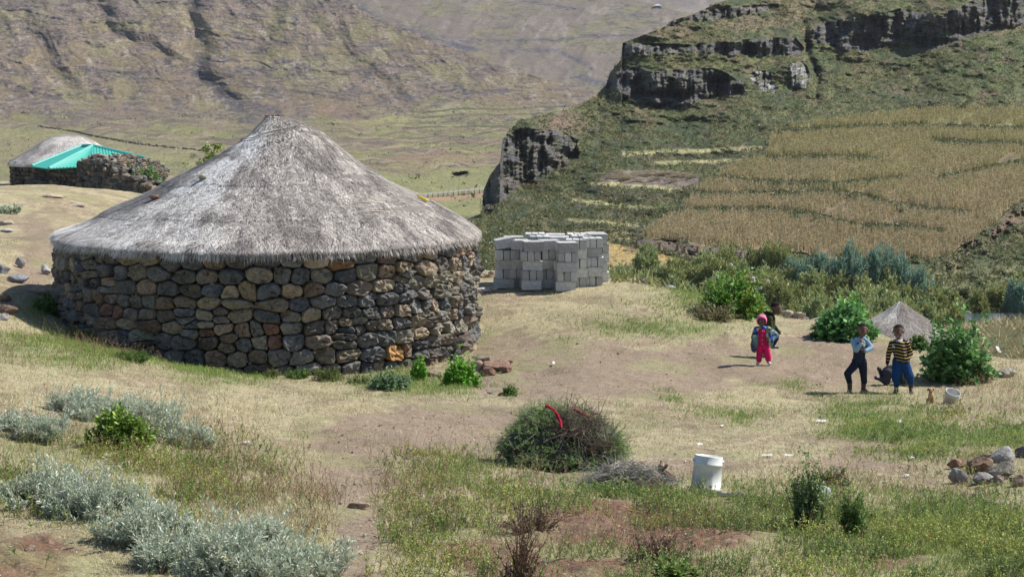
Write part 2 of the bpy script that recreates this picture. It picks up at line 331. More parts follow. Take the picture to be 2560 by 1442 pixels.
gl = [([(430, -100), (470, 40), (500, 150), (560, 240), (640, 300), (700, 330)], 26, 40), ([(180, -20), (300, 80), (430, 150), (500, 190)], 22, 26), ([(860, 100), (900, 180), (1010, 250)], 22, 16), ([(60, 60), (150, 200), (240, 260)], 26, 20),
      ([(-60, 190), (100, 240), (330, 300)], 14, 14), ([(700, 0), (640, 90), (600, 180)], 26, 16)]
for pts, w, dd in gl: Dg = Dg+lineg(pts, w)*dd*.3*up-lineg([(x+w*2.3, y-4) for x, y in pts], w*1.3)*dd*.17*up
rid = 1-np.abs(fbm((wx-wy*.75)/75, wy/260, 4, 115)*2-1)
Dg = Dg+(rid-.6)*-7*up+(fbm(wx/45, wy/28, 4, 119)-.5)*4.5*sst(350, 250, PY)+(fbm(PX/9, PY/5, 3, 121)-.5)*2*up
# lava-flow steps
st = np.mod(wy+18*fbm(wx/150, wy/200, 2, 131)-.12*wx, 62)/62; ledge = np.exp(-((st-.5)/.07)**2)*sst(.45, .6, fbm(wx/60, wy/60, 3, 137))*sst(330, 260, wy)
Dg = Dg-ledge*2
n1 = fbm(PX/50, PY/22, 4, 201); n2 = fbm(PX/9, PY/3.4, 3, 202); n3 = fbm((wx-wy*.6)/26, wy/40, 4, 206); n4 = vn(PX/2.3, PY/1.5, 208); n5 = fbm(PX/140, PY/60, 3, 211)
C = mix(np.zeros(PX.shape+(3,))+[.205, .16, .098], [.225, .198, .105], sst(.38, .62, n5))
C = mix(C, [.205, .155, .12], sst(.42, .6, n1)*.85*sst(360, 300, PY))
C = mix(C, [.19, .15, .135], sst(60, 0, PY)*.6)
C = mix(C, [.225, .205, .095], sst(280, 330, PY)*sst(.35, .6, fbm(PX/110, PY/13, 3, 214))*.8)
pale = sst(.62, .74, n3)*sst(.46, .6, n2+.06)*sst(300, 240, PY)*sst(-20, 60, PY)
C = mix(C, [.36, .31, .26], pale*.7)
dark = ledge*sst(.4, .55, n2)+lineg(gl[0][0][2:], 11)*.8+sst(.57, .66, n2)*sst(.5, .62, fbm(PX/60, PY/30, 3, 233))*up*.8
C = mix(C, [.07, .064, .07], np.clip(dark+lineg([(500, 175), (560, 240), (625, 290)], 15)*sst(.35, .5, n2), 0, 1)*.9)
strata = [([(480, 184), (560, 190), (620, 178), (760, 170)], 5), ([(240, 195), (360, 190)], 5), ([(990, 245), (1100, 232), (1180, 235)], 4), ([(550, 215), (600, 262), (700, 275)], 9), ([(900, 382), (980, 388)], 8), ([(120, 235), (280, 225)], 4), ([(380, 290), (620, 300)], 4)]
for pts, w in strata: C = mix(C, [.075, .07, .08], np.exp(-(dline(PX, wy, pts)/w)**2)*sst(.4, .55, n2))
C = mix(C, [.28, .265, .115], sst(.35, .6, fbm(PX/60, PY/5, 3, 241))*sst(880, 1000, PX)*sst(255, 285, PY)*sst(420, 360, PY)*.85)
for yy in (272, 286, 300, 312, 324, 338, 352): C = mix(C, [.07, .085, .035], np.exp(-(dline(PX, wy*.35+PY*.65, [(985+(yy*37 % 90), yy+8), (1150, yy+2), (1300, yy), (1500, yy-4)])/2.2)**2)*sst(940, 1020, PX)*.9)
vf = sst(270, 310, PY); C = mix(C, [.19, .145, .105], vf*sst(.47, .6, fbm(PX/130, PY/24, 4, 291))*.85); C = mix(C, [.20, .21, .075], vf*sst(.55, .66, fbm(PX/90+5, PY/16, 3, 293))*.7); C = mix(C, [.12, .10, .075], vf*sst(.56, .64, fbm(PX/55, (wy+.05*PX)/4.5, 3, 295))*.75); C = mix(C, [.34, .29, .17], vf*sst(.63, .7, fbm(PX/40, (wy+.03*PX)/3.5, 3, 297))*.6)
C = mix(C, [.33, .3, .12], np.exp(-(((wx-960)/60)**2+((wy-302)/7)**2))*.7)
C = mix(C, [.25, .15, .11], np.exp(-(((wx-850)/45)**2+((wy-285)/16)**2))*.8+np.exp(-(((wx-1120)/110)**2+((wy-395)/14)**2))*.5)
C = mix(C, [.22, .225, .095], sst(425, 440, wy)*sst(860, 960, PX)*.85)
C = mix(C, [.1, .12, .055], sst(500, 520, wy)*sst(940, 1020, PX)*sst(.4, .6, n1)*.8)
C = mix(C, [.27, .255, .12], sst(360, 385, wy-.1*PX+60)*sst(700, 300, PX)*.5)
roadm = sst(7, 4, np.abs(PY-(493-(PX-1140)*.10)))*sst(960, 1020, PX)
C = mix(C, [.34, .21, .15], roadm*.9)
fs = fbm(PX/40, (wy-.06*PX)/4.2, 4, 281); C = mix(C, [.11, .095, .09], sst(.56, .66, fs)*sst(.36, .5, n1)*sst(330, 270, PY)*.8); C = mix(C, [.34, .28, .22], sst(.62, .72, fbm(PX/26, (wy-.08*PX)/3, 3, 283))*sst(330, 270, PY)*.5)
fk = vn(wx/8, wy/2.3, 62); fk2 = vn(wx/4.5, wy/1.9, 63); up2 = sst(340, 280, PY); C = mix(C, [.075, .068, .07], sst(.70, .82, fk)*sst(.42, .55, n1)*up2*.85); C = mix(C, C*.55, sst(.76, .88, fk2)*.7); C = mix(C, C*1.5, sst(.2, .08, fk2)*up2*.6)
C = C*(.78+.44*n4)[..., None]*.80
cavem = np.exp(-(((wx-1145)/20)**2+((wy-441+(wx-1145)*.15)/6)**2))*sst(.3, .5, n2+.1); Dg = Dg+cavem*25; C = mix(C, [.06, .045, .045], sst(.3, .6, cavem))
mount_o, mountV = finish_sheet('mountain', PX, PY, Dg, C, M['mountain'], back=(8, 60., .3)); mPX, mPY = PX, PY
# sparse shrubs on the mountain foot
rng = np.random.default_rng(8); w = (sst(640, 600, PY)*sst(240, 300, PY)*sst(.5, .65, fbm(PX/30, PY/12, 3, 251))+.25*sst(300, 250, PY)*sst(.55, .65, n2))*(PX > -100)
cw = np.cumsum(w.ravel()); idx = np.searchsorted(cw, rng.uniform(0, cw[-1], 3800)); i, j = np.unravel_index(idx, w.shape); p = mountV[i, j]; cnt = len(p); k = 5
sc = rng.lognormal(-.6, .55, cnt); ctr = np.repeat(p, k, 0)+rng.normal(0, .6, (cnt*k, 3))*np.repeat(sc, k)[:, None]; a = rdir(cnt*k, rng=rng); b = rdir(cnt*k, rng=rng); s = np.repeat(sc, k)[:, None]*.6
S = Soup(); S.tris(np.stack([ctr-a*s*.6, ctr+a*s*.6, ctr+b*s], 1), np.array([.17, .18, .085])*rng.uniform(.6, 1.4, (cnt*k, 1)))
meta(obj('mountain_scrub', S.mesh('mountain_scrub'), M['leaf']), 'sparse dark scrub dotted over the far brown mountain slopes', 'scrub', kind='stuff')

# thin horizontal strata
# ---- far mountains ----------------------------------------------------------
def far(name, px0, px1, top, bot, D0, slope, seed, base, green, nr=260, ncl=520):
    px = np.linspace(px0, px1, ncl); PX, PY = column_sheet(px, lambda x: itp(x, top), bot, nr, None)
    wx = PX+30*(fbm(PX/90, PY/60, 3, seed)-.5)*2; wy = PY+10*(fbm(PX/70, PY/40, 3, seed+4)-.5)*2
    rid = 1-np.abs(fbm((wx+wy*.9)/90, wy/240, 4, seed+8)*2-1)
    Dg = D0+(bot-PY)*slope-(rid-.6)*18+(fbm(wx/40, wy/20, 4, seed+9)-.5)*12
    n1 = fbm(PX/60, PY/20, 4, seed+11); n2 = fbm(PX/10, PY/3, 3, seed+12); n4 = vn(PX/2.3, PY/1.5, seed+14)
    C = mix(np.zeros(PX.shape+(3,))+np.array(base), green, sst(.4, .62, n1))
    C = mix(C, [.27, .23, .20], sst(.62, .72, fbm((wx+wy*.5)/22, wy/30, 4, seed+15))*.6)
    for pts, w in (([(1150, 105), (1260, 103), (1400, 100), (1460, 92), (1640, 90)], 4), ([(1540, 38), (1630, 40)], 5), ([(1260, 128), (1400, 126), (1480, 175)], 5), ([(900, 20), (960, 70), (1100, 100), (1180, 125)], 14), ([(1300, 5), (1440, 22)], 3), ([(1440, 190), (1520, 215)], 8)):
        C = mix(C, [.08, .075, .095], np.exp(-(dline(PX, wy*.5+PY*.5, pts)/w)**2)*sst(.35, .52, n2)); 
    fs = fbm(PX/34, (wy+.05*PX)/2.4, 3, seed+21); C = mix(C, [.10, .09, .10], sst(.57, .67, fs)*sst(.4, .6, n1)*.75)
    fk = vn(wx/7, wy/2.1, seed+31); C = mix(C, C*.45, sst(.72, .86, fk)*sst(.4, .55, n1)*.8)
    C = C*(.8+.4*n4)[..., None]*.84
    return finish_sheet(name, PX, PY, Dg, C, M['mountain'], back=(6, 120., .2))
far2_o, far2V = far('far_mountain', 500, 2300, [(500, -160), (1300, -80), (1480, -30), (1560, -8), (1640, 14), (1700, 30), (1760, 36), (1850, 50), (2300, 90)], 330, 2300, 1.9, 301, (.18, .145, .115), (.2, .175, .10))
far3_o, far3V = far('farthest_mountain', 1100, 2600, [(1100, -200), (1800, -120), (2600, -180)], 140, 3600, 4.0, 401, (.18, .145, .12), (.19, .17, .11), nr=140, ncl=320)
# ------------------------------------------------------------------ near ground (one sheet through surveyed points)
gp = [(-500, 1442, 15), (0, 1442, 15.5), (1280, 1442, 16.3), (2560, 1442, 17), (3100, 1442, 17.5), (0, 1200, 19.3), (0, 1000, 24.3), (-500, 1100, 22), (0, 850, 34), (-600, 850, 34), (0, 700, 42), (-500, 620, 50), (0, 600, 50), (0, 530, 58), (0, 470, 67), (-500, 470, 67),
      (300, 880, 36), (520, 930, 35), (150, 805, 39.5), (700, 950, 35.5), (1000, 962, 35.7), (1185, 960, 35.8), (640, 1100, 26), (1000, 1050, 29.3), (1280, 1010, 32), (1280, 900, 38), (400, 1000, 29.5), (120, 620, 47), (300, 497, 66), (150, 470, 69),
      (1400, 1172, 23.6), (1765, 1235, 22.3), (1280, 1250, 20.8), (2040, 1250, 21.6), (2470, 1200, 23.2), (3100, 1200, 24), (2560, 1000, 34), (3100, 1000, 35), (2368, 1010, 34.8), (2250, 985, 36.25), (2140, 980, 36.4), (1905, 912, 38.4), (1920, 895, 39.4),
      (1430, 717, 45.8), (1250, 700, 47), (1200, 740, 45), (1210, 830, 41), (1560, 700, 47.5), (1700, 722, 46.8), (1830, 790, 43.6), (1980, 800, 43.7), (2100, 812, 43), (2240, 870, 40.5), (2500, 900, 41), (3100, 900, 42), (1600, 800, 42), (1500, 1000, 32), (1900, 1060, 30.3), (2200, 1120, 27),
      (1700, 1130, 26.5), (820, 1250, 20.5), (400, 1200, 20.6), (560, 928, 37.9), (800, 938, 37.6), (1000, 932, 38.0), (1140, 912, 39.2), (1190, 892, 41.0), (400, 902, 38.5), (250, 868, 39.6), (700, 962, 36.2), (900, 965, 36.2)]
gp = np.array(gp, float); GW = P(gp[:, 0], gp[:, 1], gp[:, 2])
# floor of the hut, back of the yard, the slope down to the valley, the hollow behind the knoll (world x, y, z)
extra = np.array([(-4.4, 41.4, .15), (-8.5, 46, .9), (-4.4, 48, .6), (-2, 52, .2), (-9, 60, .6), (-16, 75, .6), (-26, 75, .7), (-9, 78, -.9), (-30, 95, -1.6), (-20, 110, -2.35), (-26, 120, -2.4), (-14, 120, -2.5), (-40, 120, -2), (-10, 140, -6), (-40, 160, -7),
                  (0, 62, -4), (8, 60, -4.5), (12, 56, -2.6), (16, 56, -2.4), (9.5, 50.5, -2.3), (8, 47, -1.3), (6, 50, -2.0), (3, 52, -2), (20, 60, -3), (13, 47, -1.35), (25, 50, -1.5), (18, 80, -4.6), (24, 100, -7.3), (14, 90, -6.6), (40, 100, -7.2), (0, 90, -11), (-2, 70, -5),
                  (30, 150, -16), (0, 150, -19), (-20, 200, -26), (20, 200, -26), (60, 200, -25), (-60, 220, -24), (0, 270, -38), (60, 270, -38), (-60, 300, -36), (120, 270, -37), (-120, 300, -34),
                  (0, 8, 2.35), (-5, 8, 2.4), (5, 8, 2.3), (0, 3, 3.2), (-10, 15, 2.3), (10, 15, 1.7), (-25, 30, 1.8), (25, 30, 0.4), (-40, 60, 1), (45, 60, -1.5)])
GW = np.concatenate([GW, extra]); SY = .75
def _u(d): return np.where(d > 1e-9, d*d*np.log(np.maximum(d, 1e-9)), 0)
def _f(x, y): return np.stack([x, y*SY], -1)
# distance is compressed so that the near yard and the far slope share one smooth fit
def warp(x, y): r = np.where(y < 70, y, 70+60*np.log1p((y-70)/60)); return x*np.where(y < 70, 1, r/np.maximum(y, 1)), r
qx, qy = warp(GW[:, 0], GW[:, 1]); GQ = _f(qx, qy); n = len(GQ)
NQ = n
K = _u(np.linalg.norm(GQ[:, None]-GQ[None], axis=-1))+np.eye(n)*.8
A = np.zeros((n+3, n+3)); A[:n, :n] = K; A[:n, n] = 1; A[:n, n+1:] = GQ; A[n, :n] = 1; A[n+1:, :n] = GQ.T
wts = np.linalg.solve(A, np.concatenate([GW[:, 2], [0, 0, 0]]))
def gz(x, y):
    x, y = np.broadcast_arrays(np.asarray(x, float), np.asarray(y, float)); sh = x.shape; qx, qy = warp(x.ravel(), y.ravel()); q = _f(qx, qy); out = np.zeros(len(q))
    for s in range(0, len(q), 60000):
        qq = q[s:s+60000]; out[s:s+60000] = _u(np.linalg.norm(qq[:, None]-GQ[None], axis=-1))@wts[:NQ]+wts[NQ]+qq@wts[NQ+1:]
    out = out.reshape(sh)
    out = out+(fbm(x*.7, y*.7, 3, 71)-.5)*.17*(y < 90)+(fbm(x*2.3+5, y*2.3, 2, 73)-.5)*.035*(y < 90)
    return out
def hit(px, py, lo=10., hi=75.):
    """first ground point seen at a photo position"""
    D = np.exp(np.linspace(math.log(lo), math.log(hi), 500)); p = P(np.full(500, px), np.full(500, py), D); d = p[:, 2]-gz(p[:, 0], p[:, 1])
    k = np.argmax(d < 0) if (d < 0).any() else 499
    k = max(k, 1); t = d[k-1]/(d[k-1]-d[k]+1e-9); q = p[k-1]*(1-t)+p[k]*t; q[2] = gz(q[0], q[1]); return q
def at(px, D):
    """ground point under a photo column at distance D"""
    x = float(P(px, 700, D)[0]); return np.array([x, D, float(gz(x, D))])
dist = np.concatenate([np.linspace(3, 14, 30, endpoint=False), 14*np.exp(np.linspace(0, math.log(80/14.), 820, endpoint=False)), 80*np.exp(np.linspace(0, math.log(320/80.), 70))])
ang = np.concatenate([np.linspace(-.75, -.24, 90, endpoint=False), np.linspace(-.24, .24, 800, endpoint=False), np.linspace(.24, .75, 90)])
X = ang[None, :]*(dist[:, None]+2); Y = np.broadcast_to(dist[:, None], X.shape); Z = gz(X, Y)
ipx, ipy = proj(np.stack([X, Y, Z], -1))
def blobs(px, py, L):
    r = np.zeros(np.shape(px))
    for cx, cy, rx, ry, *w in L: r = np.maximum(r, (w[0] if w else 1)*np.exp(-(((px-cx)/rx)**2+((py-cy)/ry)**2)**1.2))
    return r
dirtL = [(1560, 925, 330, 70), (1850, 905, 260, 55), (2080, 900, 210, 75), (1350, 930, 160, 80), (1150, 1075, 330, 78), (980, 1090, 240, 70), (880, 1180, 120, 70), (890, 1330, 80, 190, .9), (2170, 1150, 120, 45, .8), (1700, 1165, 200, 45, .85), (2330, 1230, 100, 25, .5),
         (95, 640, 70, 110, .9), (1230, 950, 60, 40), (1300, 860, 150, 30, .6), (560, 1130, 200, 40, .5), (1450, 1195, 180, 30, .8), (2400, 720, 500, 60, .3)]
soilL = [(0, 1400, 200, 75, 1), (1480, 1310, 260, 60, 1), (1700, 1350, 220, 60, .9), (1230, 1390, 150, 60, .8), (1500, 1430, 350, 30, .9), (2450, 1240, 90, 18, .7), (2200, 1395, 150, 35, .6), (1780, 1140, 60, 15, .4)]
greenL = [(1640, 825, 170, 28, .9), (1560, 800, 160, 26, .5), (1390, 850, 70, 14, .7), (1240, 850, 70, 20, .5), (1945, 957, 70, 14, .8), (2240, 1090, 150, 45, .9), (2200, 1030, 150, 40, .6), (1780, 745, 150, 35, .8), (1830, 1040, 120, 30, .5), (2560, 1100, 200, 60, .5),
          (1900, 1290, 700, 55, .8), (1150, 1160, 160, 40, .7), (2300, 1340, 400, 110, .9), (250, 870, 280, 45, .9), (560, 920, 130, 35, .9), (100, 770, 60, 45, .8), (1050, 960, 200, 25, .8), (1700, 1390, 600, 60, .5), (200, 1150, 350, 100, .4), (450, 1300, 350, 90, .35), (1100, 1370, 120, 90, .5), (1450, 1265, 250, 30, .8)]
def ground_masks(px, py, x, y):
    j1 = fbm(x*1.1, y*.9, 4, 301)-.5; j2 = fbm(x*3.5, y*3, 3, 305)-.5
    ax = px+j1*150; ay = py+j1*60+j2*34
    return blobs(ax, ay, dirtL), blobs(ax, ay, soilL), blobs(ax, ay, greenL), j1, j2
dm, sm, gm, j1, j2 = ground_masks(ipx, ipy, X, Y)
C0_ = None; fine = fbm(X*9, Y*9, 3, 309); speck = vn(X*34, Y*30, 311)
C = mix(np.zeros(X.shape+(3,))+[.40, .34, .20], [.31, .235, .15], sst(.42, .62, fbm(X*.8, Y*.6, 4, 313)))
C = mix(C, [.42, .365, .225], sst(.5, .68, fine))
C = mix(C, [.20, .24, .09], gm*.9*sst(.3, .5, fine+.1))
C = mix(C, [.285, .215, .148], sst(.28, .6, dm+j2*.3))
C = mix(C, [.2, .115, .072], sst(.3, .6, sm+j2*.35))
C = mix(C, [.42, .36, .28], sst(.80, .95, speck)*.6); C = mix(C, [.12, .09, .06], sst(.10, .02, speck)*.5)
C = mix(C, [.20, .155, .095], sst(.56, .70, fbm(X*1.6, Y*.9, 4, 317))*(1-gm)*.5); C = mix(C, [.27, .27, .12], sst(.55, .7, fbm(X*1.2+40, Y*.8, 4, 319))*.45)
farg = sst(46, 60, Y); C = mix(C, mix(np.zeros(X.shape+(3,))+[.23, .185, .10], [.12, .125, .05], sst(.4, .6, fbm(X*.12, Y*.12, 4, 320))), farg*sst(-3, 2, X))
C = mix(C, [.15, .14, .06], sst(200, 230, Y))
Z = Z+(fbm(X*6, Y*6, 3, 331)-.5)*.03*(Y < 80)-sst(.3, .7, dm)*.015+sm*(fbm(X*5, Y*5, 3, 335)-.5)*.14*(Y < 40)
V = np.stack([X, Y, Z], -1)
me = mkmesh('ground', V.reshape(-1, 3), [grid_faces(*X.shape)], C.reshape(-1, 3), True)
meta(obj('ground', me, M['ground']), kind='structure')

# blades: short straw and green tufts, denser near the camera
def blades(n, rng, lo=14.5, hi=50, band=(-420, 2980)):
    u = rng.random(n); D = (lo**.6+u*(hi**.6-lo**.6))**(1/.6); px = rng.uniform(*band, n); x = (px-1280)/F*D; return x, D
rng = np.random.default_rng(21)
S = Soup(); n = 860000; x, y = blades(n, rng); z = gz(x, y); bx, by = proj(np.stack([x, y, z], -1)); d_, s_, g_, a_, b_ = ground_masks(bx, by, x, y)
hutc = np.array([-4.38, 41.4]); inside = np.hypot(x-hutc[0], y-hutc[1]) < 3.6
keep = (rng.random(n) > np.clip(1.15*sst(.2, .55, d_+b_*.3)+1.1*sst(.2, .5, s_+b_*.3), 0, .975)) & (~inside) & (vn(x*5, y*5, 9)+g_*.4 > rng.random(n)*.75)
x, y, z, g_, s_, bx, by = [q[keep] for q in (x, y, z, g_, s_, bx, by)]; n = len(x)
isg = rng.random(n) < np.clip(g_*1.15-.1+(fbm(x*2.2, y*2.2, 3, 88)-.5)*.9, .02, .96)
hh = np.where(isg, rng.uniform(.025, .075, n)*(1+g_*.7), rng.uniform(.02, .065, n))*(.8+.8*fbm(x*1.3, y*1.3, 2, 17)); el = np.where(isg, rng.uniform(.5, 1.4, n), rng.uniform(.05, .95, n)); az = rng.uniform(0, 2*np.pi, n)
d = np.stack([np.cos(az)*np.cos(el), np.sin(az)*np.cos(el), np.sin(el)], -1)*hh[:, None]; w = np.stack([-np.sin(az), np.cos(az), az*0], -1)*(rng.uniform(.0022, .0045, n)*(y/25)**.5)[:, None]
b0 = np.stack([x, y, z-.004], -1)
straw = np.array([[.52, .45, .28], [.42, .36, .20], [.66, .60, .41], [.34, .26, .16]])[rng.integers(0, 4, n)]; gr = np.array([[.22, .30, .07], [.31, .36, .10], [.16, .22, .05], [.38, .37, .14]])[rng.integers(0, 4, n)]
S.tris(np.stack([b0-w, b0+w, b0+d], 1), np.where(isg[:, None], gr, straw)*rng.uniform(.75, 1.2, (n, 1)))
meta(obj('short_grass', S.mesh('short_grass'), M['grass']), 'short dry straw coloured grass with green tufts over the whole yard', 'grass', kind='stuff')

rng = np.random.default_rng(23); n = 50000; D = rng.uniform(46, 190, n); x = rng.uniform(3, 22, n)*D/70; z = gz(x, D); L_ = rng.uniform(.15, .45, n); p = np.stack([x, D, z], -1); d = rdir(n, .5, 1, rng)*L_[:, None]; w = rdir(n, -.1, .1, rng)*.03; S = Soup()
pt_ = sst(.35, .6, fbm(x*.3, D*.12, 4, 320)); S.tris(np.stack([p-w, p+w, p+d], 1), mix(np.array([[.48, .38, .21]]), [.24, .27, .1], pt_)*rng.uniform(.6, 1.3, (n, 1)))
meta(obj('slope_grass', S.mesh('slope_grass'), M['grass']), 'tall dry grass on the slope falling to the river beyond the yard', 'grass', kind='stuff')
def rock_mesh(name, seed, dims=(1, 1, 1), sub=3, rough=.22, cuts=7, col=(.2, .18, .16)):
    bm = bmesh.new(); bmesh.ops.create_icosphere(bm, subdivisions=sub, radius=1); V = np.array([v.co[:] for v in bm.verts]); rg = np.random.default_rng(seed)
    for _ in range(cuts):
        nn = rdir(1, rng=rg)[0]; d = rg.uniform(.45, .82); t = V@nn; ex = np.maximum(t-d, 0); V = V-nn[None]*ex[:, None]*.9
    V = V*(1+rough*(fbm3(V*1.6+seed*3.1, 3, seed)-.5)[:, None]*2+.05*(fbm3(V*6, 2, seed+5)-.5)[:, None]); V = V*np.array(dims)*.5*1.15
    T = np.array([[v.index for v in f.verts] for f in bm.faces]); bm.free()
    c = np.array(col)*(.75+.5*fbm3(V/np.max(dims)*3+seed, 3, seed+9))[:, None]
    return mkmesh(name, V, [T], c, False)
# ------------------------------------------------------------------ dry-stone walls
def clip_poly(poly, nx, ny, c):
    out = []; n = len(poly)
    for i in range(n):
        a, b = poly[i], poly[(i+1) % n]; da = a[0]*nx+a[1]*ny-c; db = b[0]*nx+b[1]*ny-c
        if da <= 0: out.append(a)
        if (da < 0) != (db < 0) and da != db: t = da/(da-db); out.append((a[0]+(b[0]-a[0])*t, a[1]+(b[1]-a[1])*t))
    return out
def stone_cells(L, H, seed, sw=.36, sh=.235, wrap=True, big_base=True):
    """irregular courses of stones on an unrolled wall; returns polygons"""
    rg = random.Random(seed); S = []; z = 0.; row = 0
    while z < H:
        h = sh*rg.uniform(.75, 1.25)*(1.5 if big_base and row == 0 else 1.15 if row == 1 and big_base else 1); u = rg.uniform(0, sw); w0 = sw*(1.35 if row == 0 and big_base else 1)
        while u < L-(.1 if wrap else 0):
            w = w0*rg.choice([.5, .75, .9, 1, 1.1, 1.3, 1.5])
            zz = z+h/2+rg.uniform(-.12, .12)*h
            if rg.random() < .12 and row > 0: S.append((u+w/2, zz-h*.28, .45)); S.append((u+w*.5+rg.uniform(-.05, .05), zz+h*.28, .45)); 
            else: S.append((u+w/2, zz, 1.))
            u += w
        z += h; row += 1
    out = []; ax = .66
    arr = np.array(S)
    for i, (u, zz, _) in enumerate(S):
        du = arr[:, 0]-u
        if wrap: du = (du+L/2) % L-L/2
        dz = arr[:, 1]-zz; dd = (du*ax)**2+dz**2; nb = np.argsort(dd)[1:15]
        poly = [(-.6, -.6), (.6, -.6), (.6, .6), (-.6, .6)]
        for k in nb:
            a, b = du[k]*ax*ax, dz[k]; c = ((du[k]*ax)**2+dz[k]**2)/2; poly = clip_poly(poly, a, b, c)
            if len(poly) < 3: break
        if len(poly) < 3: continue
        poly = clip_poly(clip_poly(poly, 0, 1, H+.05-zz), 0, -1, zz+.12)
        if len(poly) >= 3: out.append((u, zz, poly))
    return out
PAL = np.array([(.115, .112, .11), (.15, .143, .13), (.195, .175, .135), (.22, .18, .13), (.15, .12, .1), (.18, .13, .095), (.26, .205, .145), (.095, .096, .10), (.17, .16, .14), (.125, .11, .095)])
def stone_wall_mesh(name, cells, place, seed, specials=(), gap=.011, bulge=.06, pal=PAL):
    """place(u, z, out) -> world; each stone a rounded chunky block, all in one wall skin"""
    rg = np.random.default_rng(seed); S = Soup(); NP = 14
    for (u, zz, poly) in cells:
        p = np.array(poly)
        for _ in range(2):
            q = np.roll(p, -1, 0); cf = .12 if _ else .16; p = np.stack([p*(1-cf)+q*cf, p*cf+q*(1-cf)], 1).reshape(-1, 2)
        seg = np.linalg.norm(np.roll(p, -1, 0)-p, axis=1); cum = np.concatenate([[0], np.cumsum(seg)]); tt = np.linspace(0, cum[-1], NP, endpoint=False)
        pc = np.vstack([p, p[:1]]); r = np.stack([np.interp(tt, cum, pc[:, 0]), np.interp(tt, cum, pc[:, 1])], 1); c = r.mean(0); e = r-c; ln = np.linalg.norm(e, axis=1, keepdims=True)
        if ln.mean() < .035: continue
        e = e*(1-gap/np.maximum(ln, .03))*(1+rg.normal(0, .035, (NP, 1))); sz = ln.mean(); B = bulge*np.clip(sz/.15, .6, 1.5)*rg.uniform(.6, 1.3); push = rg.uniform(-.025, .035)
        tilt = rg.normal(0, .22, 2); rings = [(1.0, -.14), (1.03, -.01), (.99, B*.55), (.83, B*.88), (.42, B*1.0)]; V = []
        for f, o in rings:
            g = c+e*f; oo = np.full(NP, o)+(g-c)@tilt*(o > -.1)+(rg.normal(0, .022, NP)*(sz/.15) if o > 0 else 0)+push; V.append(place(u+g[:, 0], zz+g[:, 1], oo))
        V.append(place(u+c[0:1], zz+c[1:2], np.array([B*1.03+push])))
        V = np.concatenate(V); Q = []
        k = np.arange(NP); k2 = (k+1) % NP
        for a in range(4): Q.append(np.stack([k+a*NP, k2+a*NP, k2+(a+1)*NP, k+(a+1)*NP], -1))
        T = np.stack([k+4*NP, k2+4*NP, np.full(NP, 5*NP)], -1)
        col = pal[rg.choice(len(pal), p=None)]*rg.uniform(.85, 1.5)
        for su, sz_, sc in specials:
            if abs(u+c[0]-su) < .17 and abs(zz+c[1]-sz_) < .12: col = np.array(sc)
        S.add(V, col, Q=np.concatenate(Q), T=T)
    return S.mesh(name, smooth=False)

# ---- big round hut -----------------------------------------------------------
HX, HY, HR = -4.38, 41.4, 3.66; ZE = 2.06
zb = -.35; Hh = 2.34
hut = empty('stone_hut', (HX, HY, 0), 'large round hut of dark dry stone under a grey thatched cone roof', 'hut')
Lh = 2*math.pi*HR
def place_h(u, z, o):
    a = u/HR-math.pi/2; r = HR+o+(Hh-z)*.02; return np.stack([np.cos(a)*r, np.sin(a)*r, zb+z], -1)
cells = stone_cells(Lh, Hh, 3, sw=.36, sh=.235)
def hu(px, py): a = math.asin(max(-1, min(1, (px-667)/519.))); D = HY-HR*math.cos(a); z = CZ-(py-HOR)*D/F; return a*HR, z-zb
sp = [(*hu(405, 812), (.36, .16, .06)), (*hu(997, 888), (.42, .24, .10)), (*hu(575, 835), (.19, .11, .07)), (*hu(460, 655), (.3, .22, .14)), (*hu(905, 665), (.24, .14, .08)), (*hu(735, 840), (.22, .13, .09)), (*hu(345, 780), (.2, .12, .085)), (*hu(680, 655), (.3, .24, .16))]
sp = [((u+0) % Lh, z, c) for u, z, c in sp]
wl = obj('wall', stone_wall_mesh('wall', [((u % Lh), z, p) for u, z, p in cells], place_h, 5, sp), M['stone'], hut)
rg_ = np.random.default_rng(15); S = Soup()
for _ in range(1500):
    u = rg_.uniform(0, Lh); z = rg_.uniform(0, Hh-.03); m_ = rock_mesh('r', int(rg_.integers(1e6)), (rg_.uniform(.05, .12), rg_.uniform(.04, .08), rg_.uniform(.03, .07)), 1); v = np.zeros(len(m_.vertices)*3, np.float32); m_.vertices.foreach_get('co', v); a_ = u/HR-math.pi/2; f_ = np.array([p.vertices[:] for p in m_.polygons]); bpy.data.meshes.remove(m_)
    v = v.reshape(-1, 3)@np.array(Matrix.Rotation(-(a_+math.pi/2), 3, 'Z')); S.add(v+place_h(np.array([u]), np.array([z]), np.array([rg_.uniform(-.04, .005)])), PAL[rg_.integers(len(PAL))]*rg_.uniform(.9, 1.6), T=f_)
obj('chinking_stones', S.mesh('chinking_stones'), M['stone'], wl)
# mud core between the stones
a = np.linspace(0, 2*np.pi, 97); rr = np.array([HR-.10, HR-.10, HR-.4, HR-.4]); zz = np.array([zb-.1, ZE-.06, ZE-.06, zb-.1])
V = np.stack([np.cos(a)[None]*rr[:, None], np.sin(a)[None]*rr[:, None], np.broadcast_to(zz[:, None], (4, 97))], -1); M['mud'] = mat('mud_mortar', base=(.085, .068, .052), attr=False, var=.3, vscale=12, bump=.5, bscale=20)
obj('mud_core', mkmesh('mud_core', V.reshape(-1, 3), [grid_faces(4, 97)], None, True), M['mud'], wl)
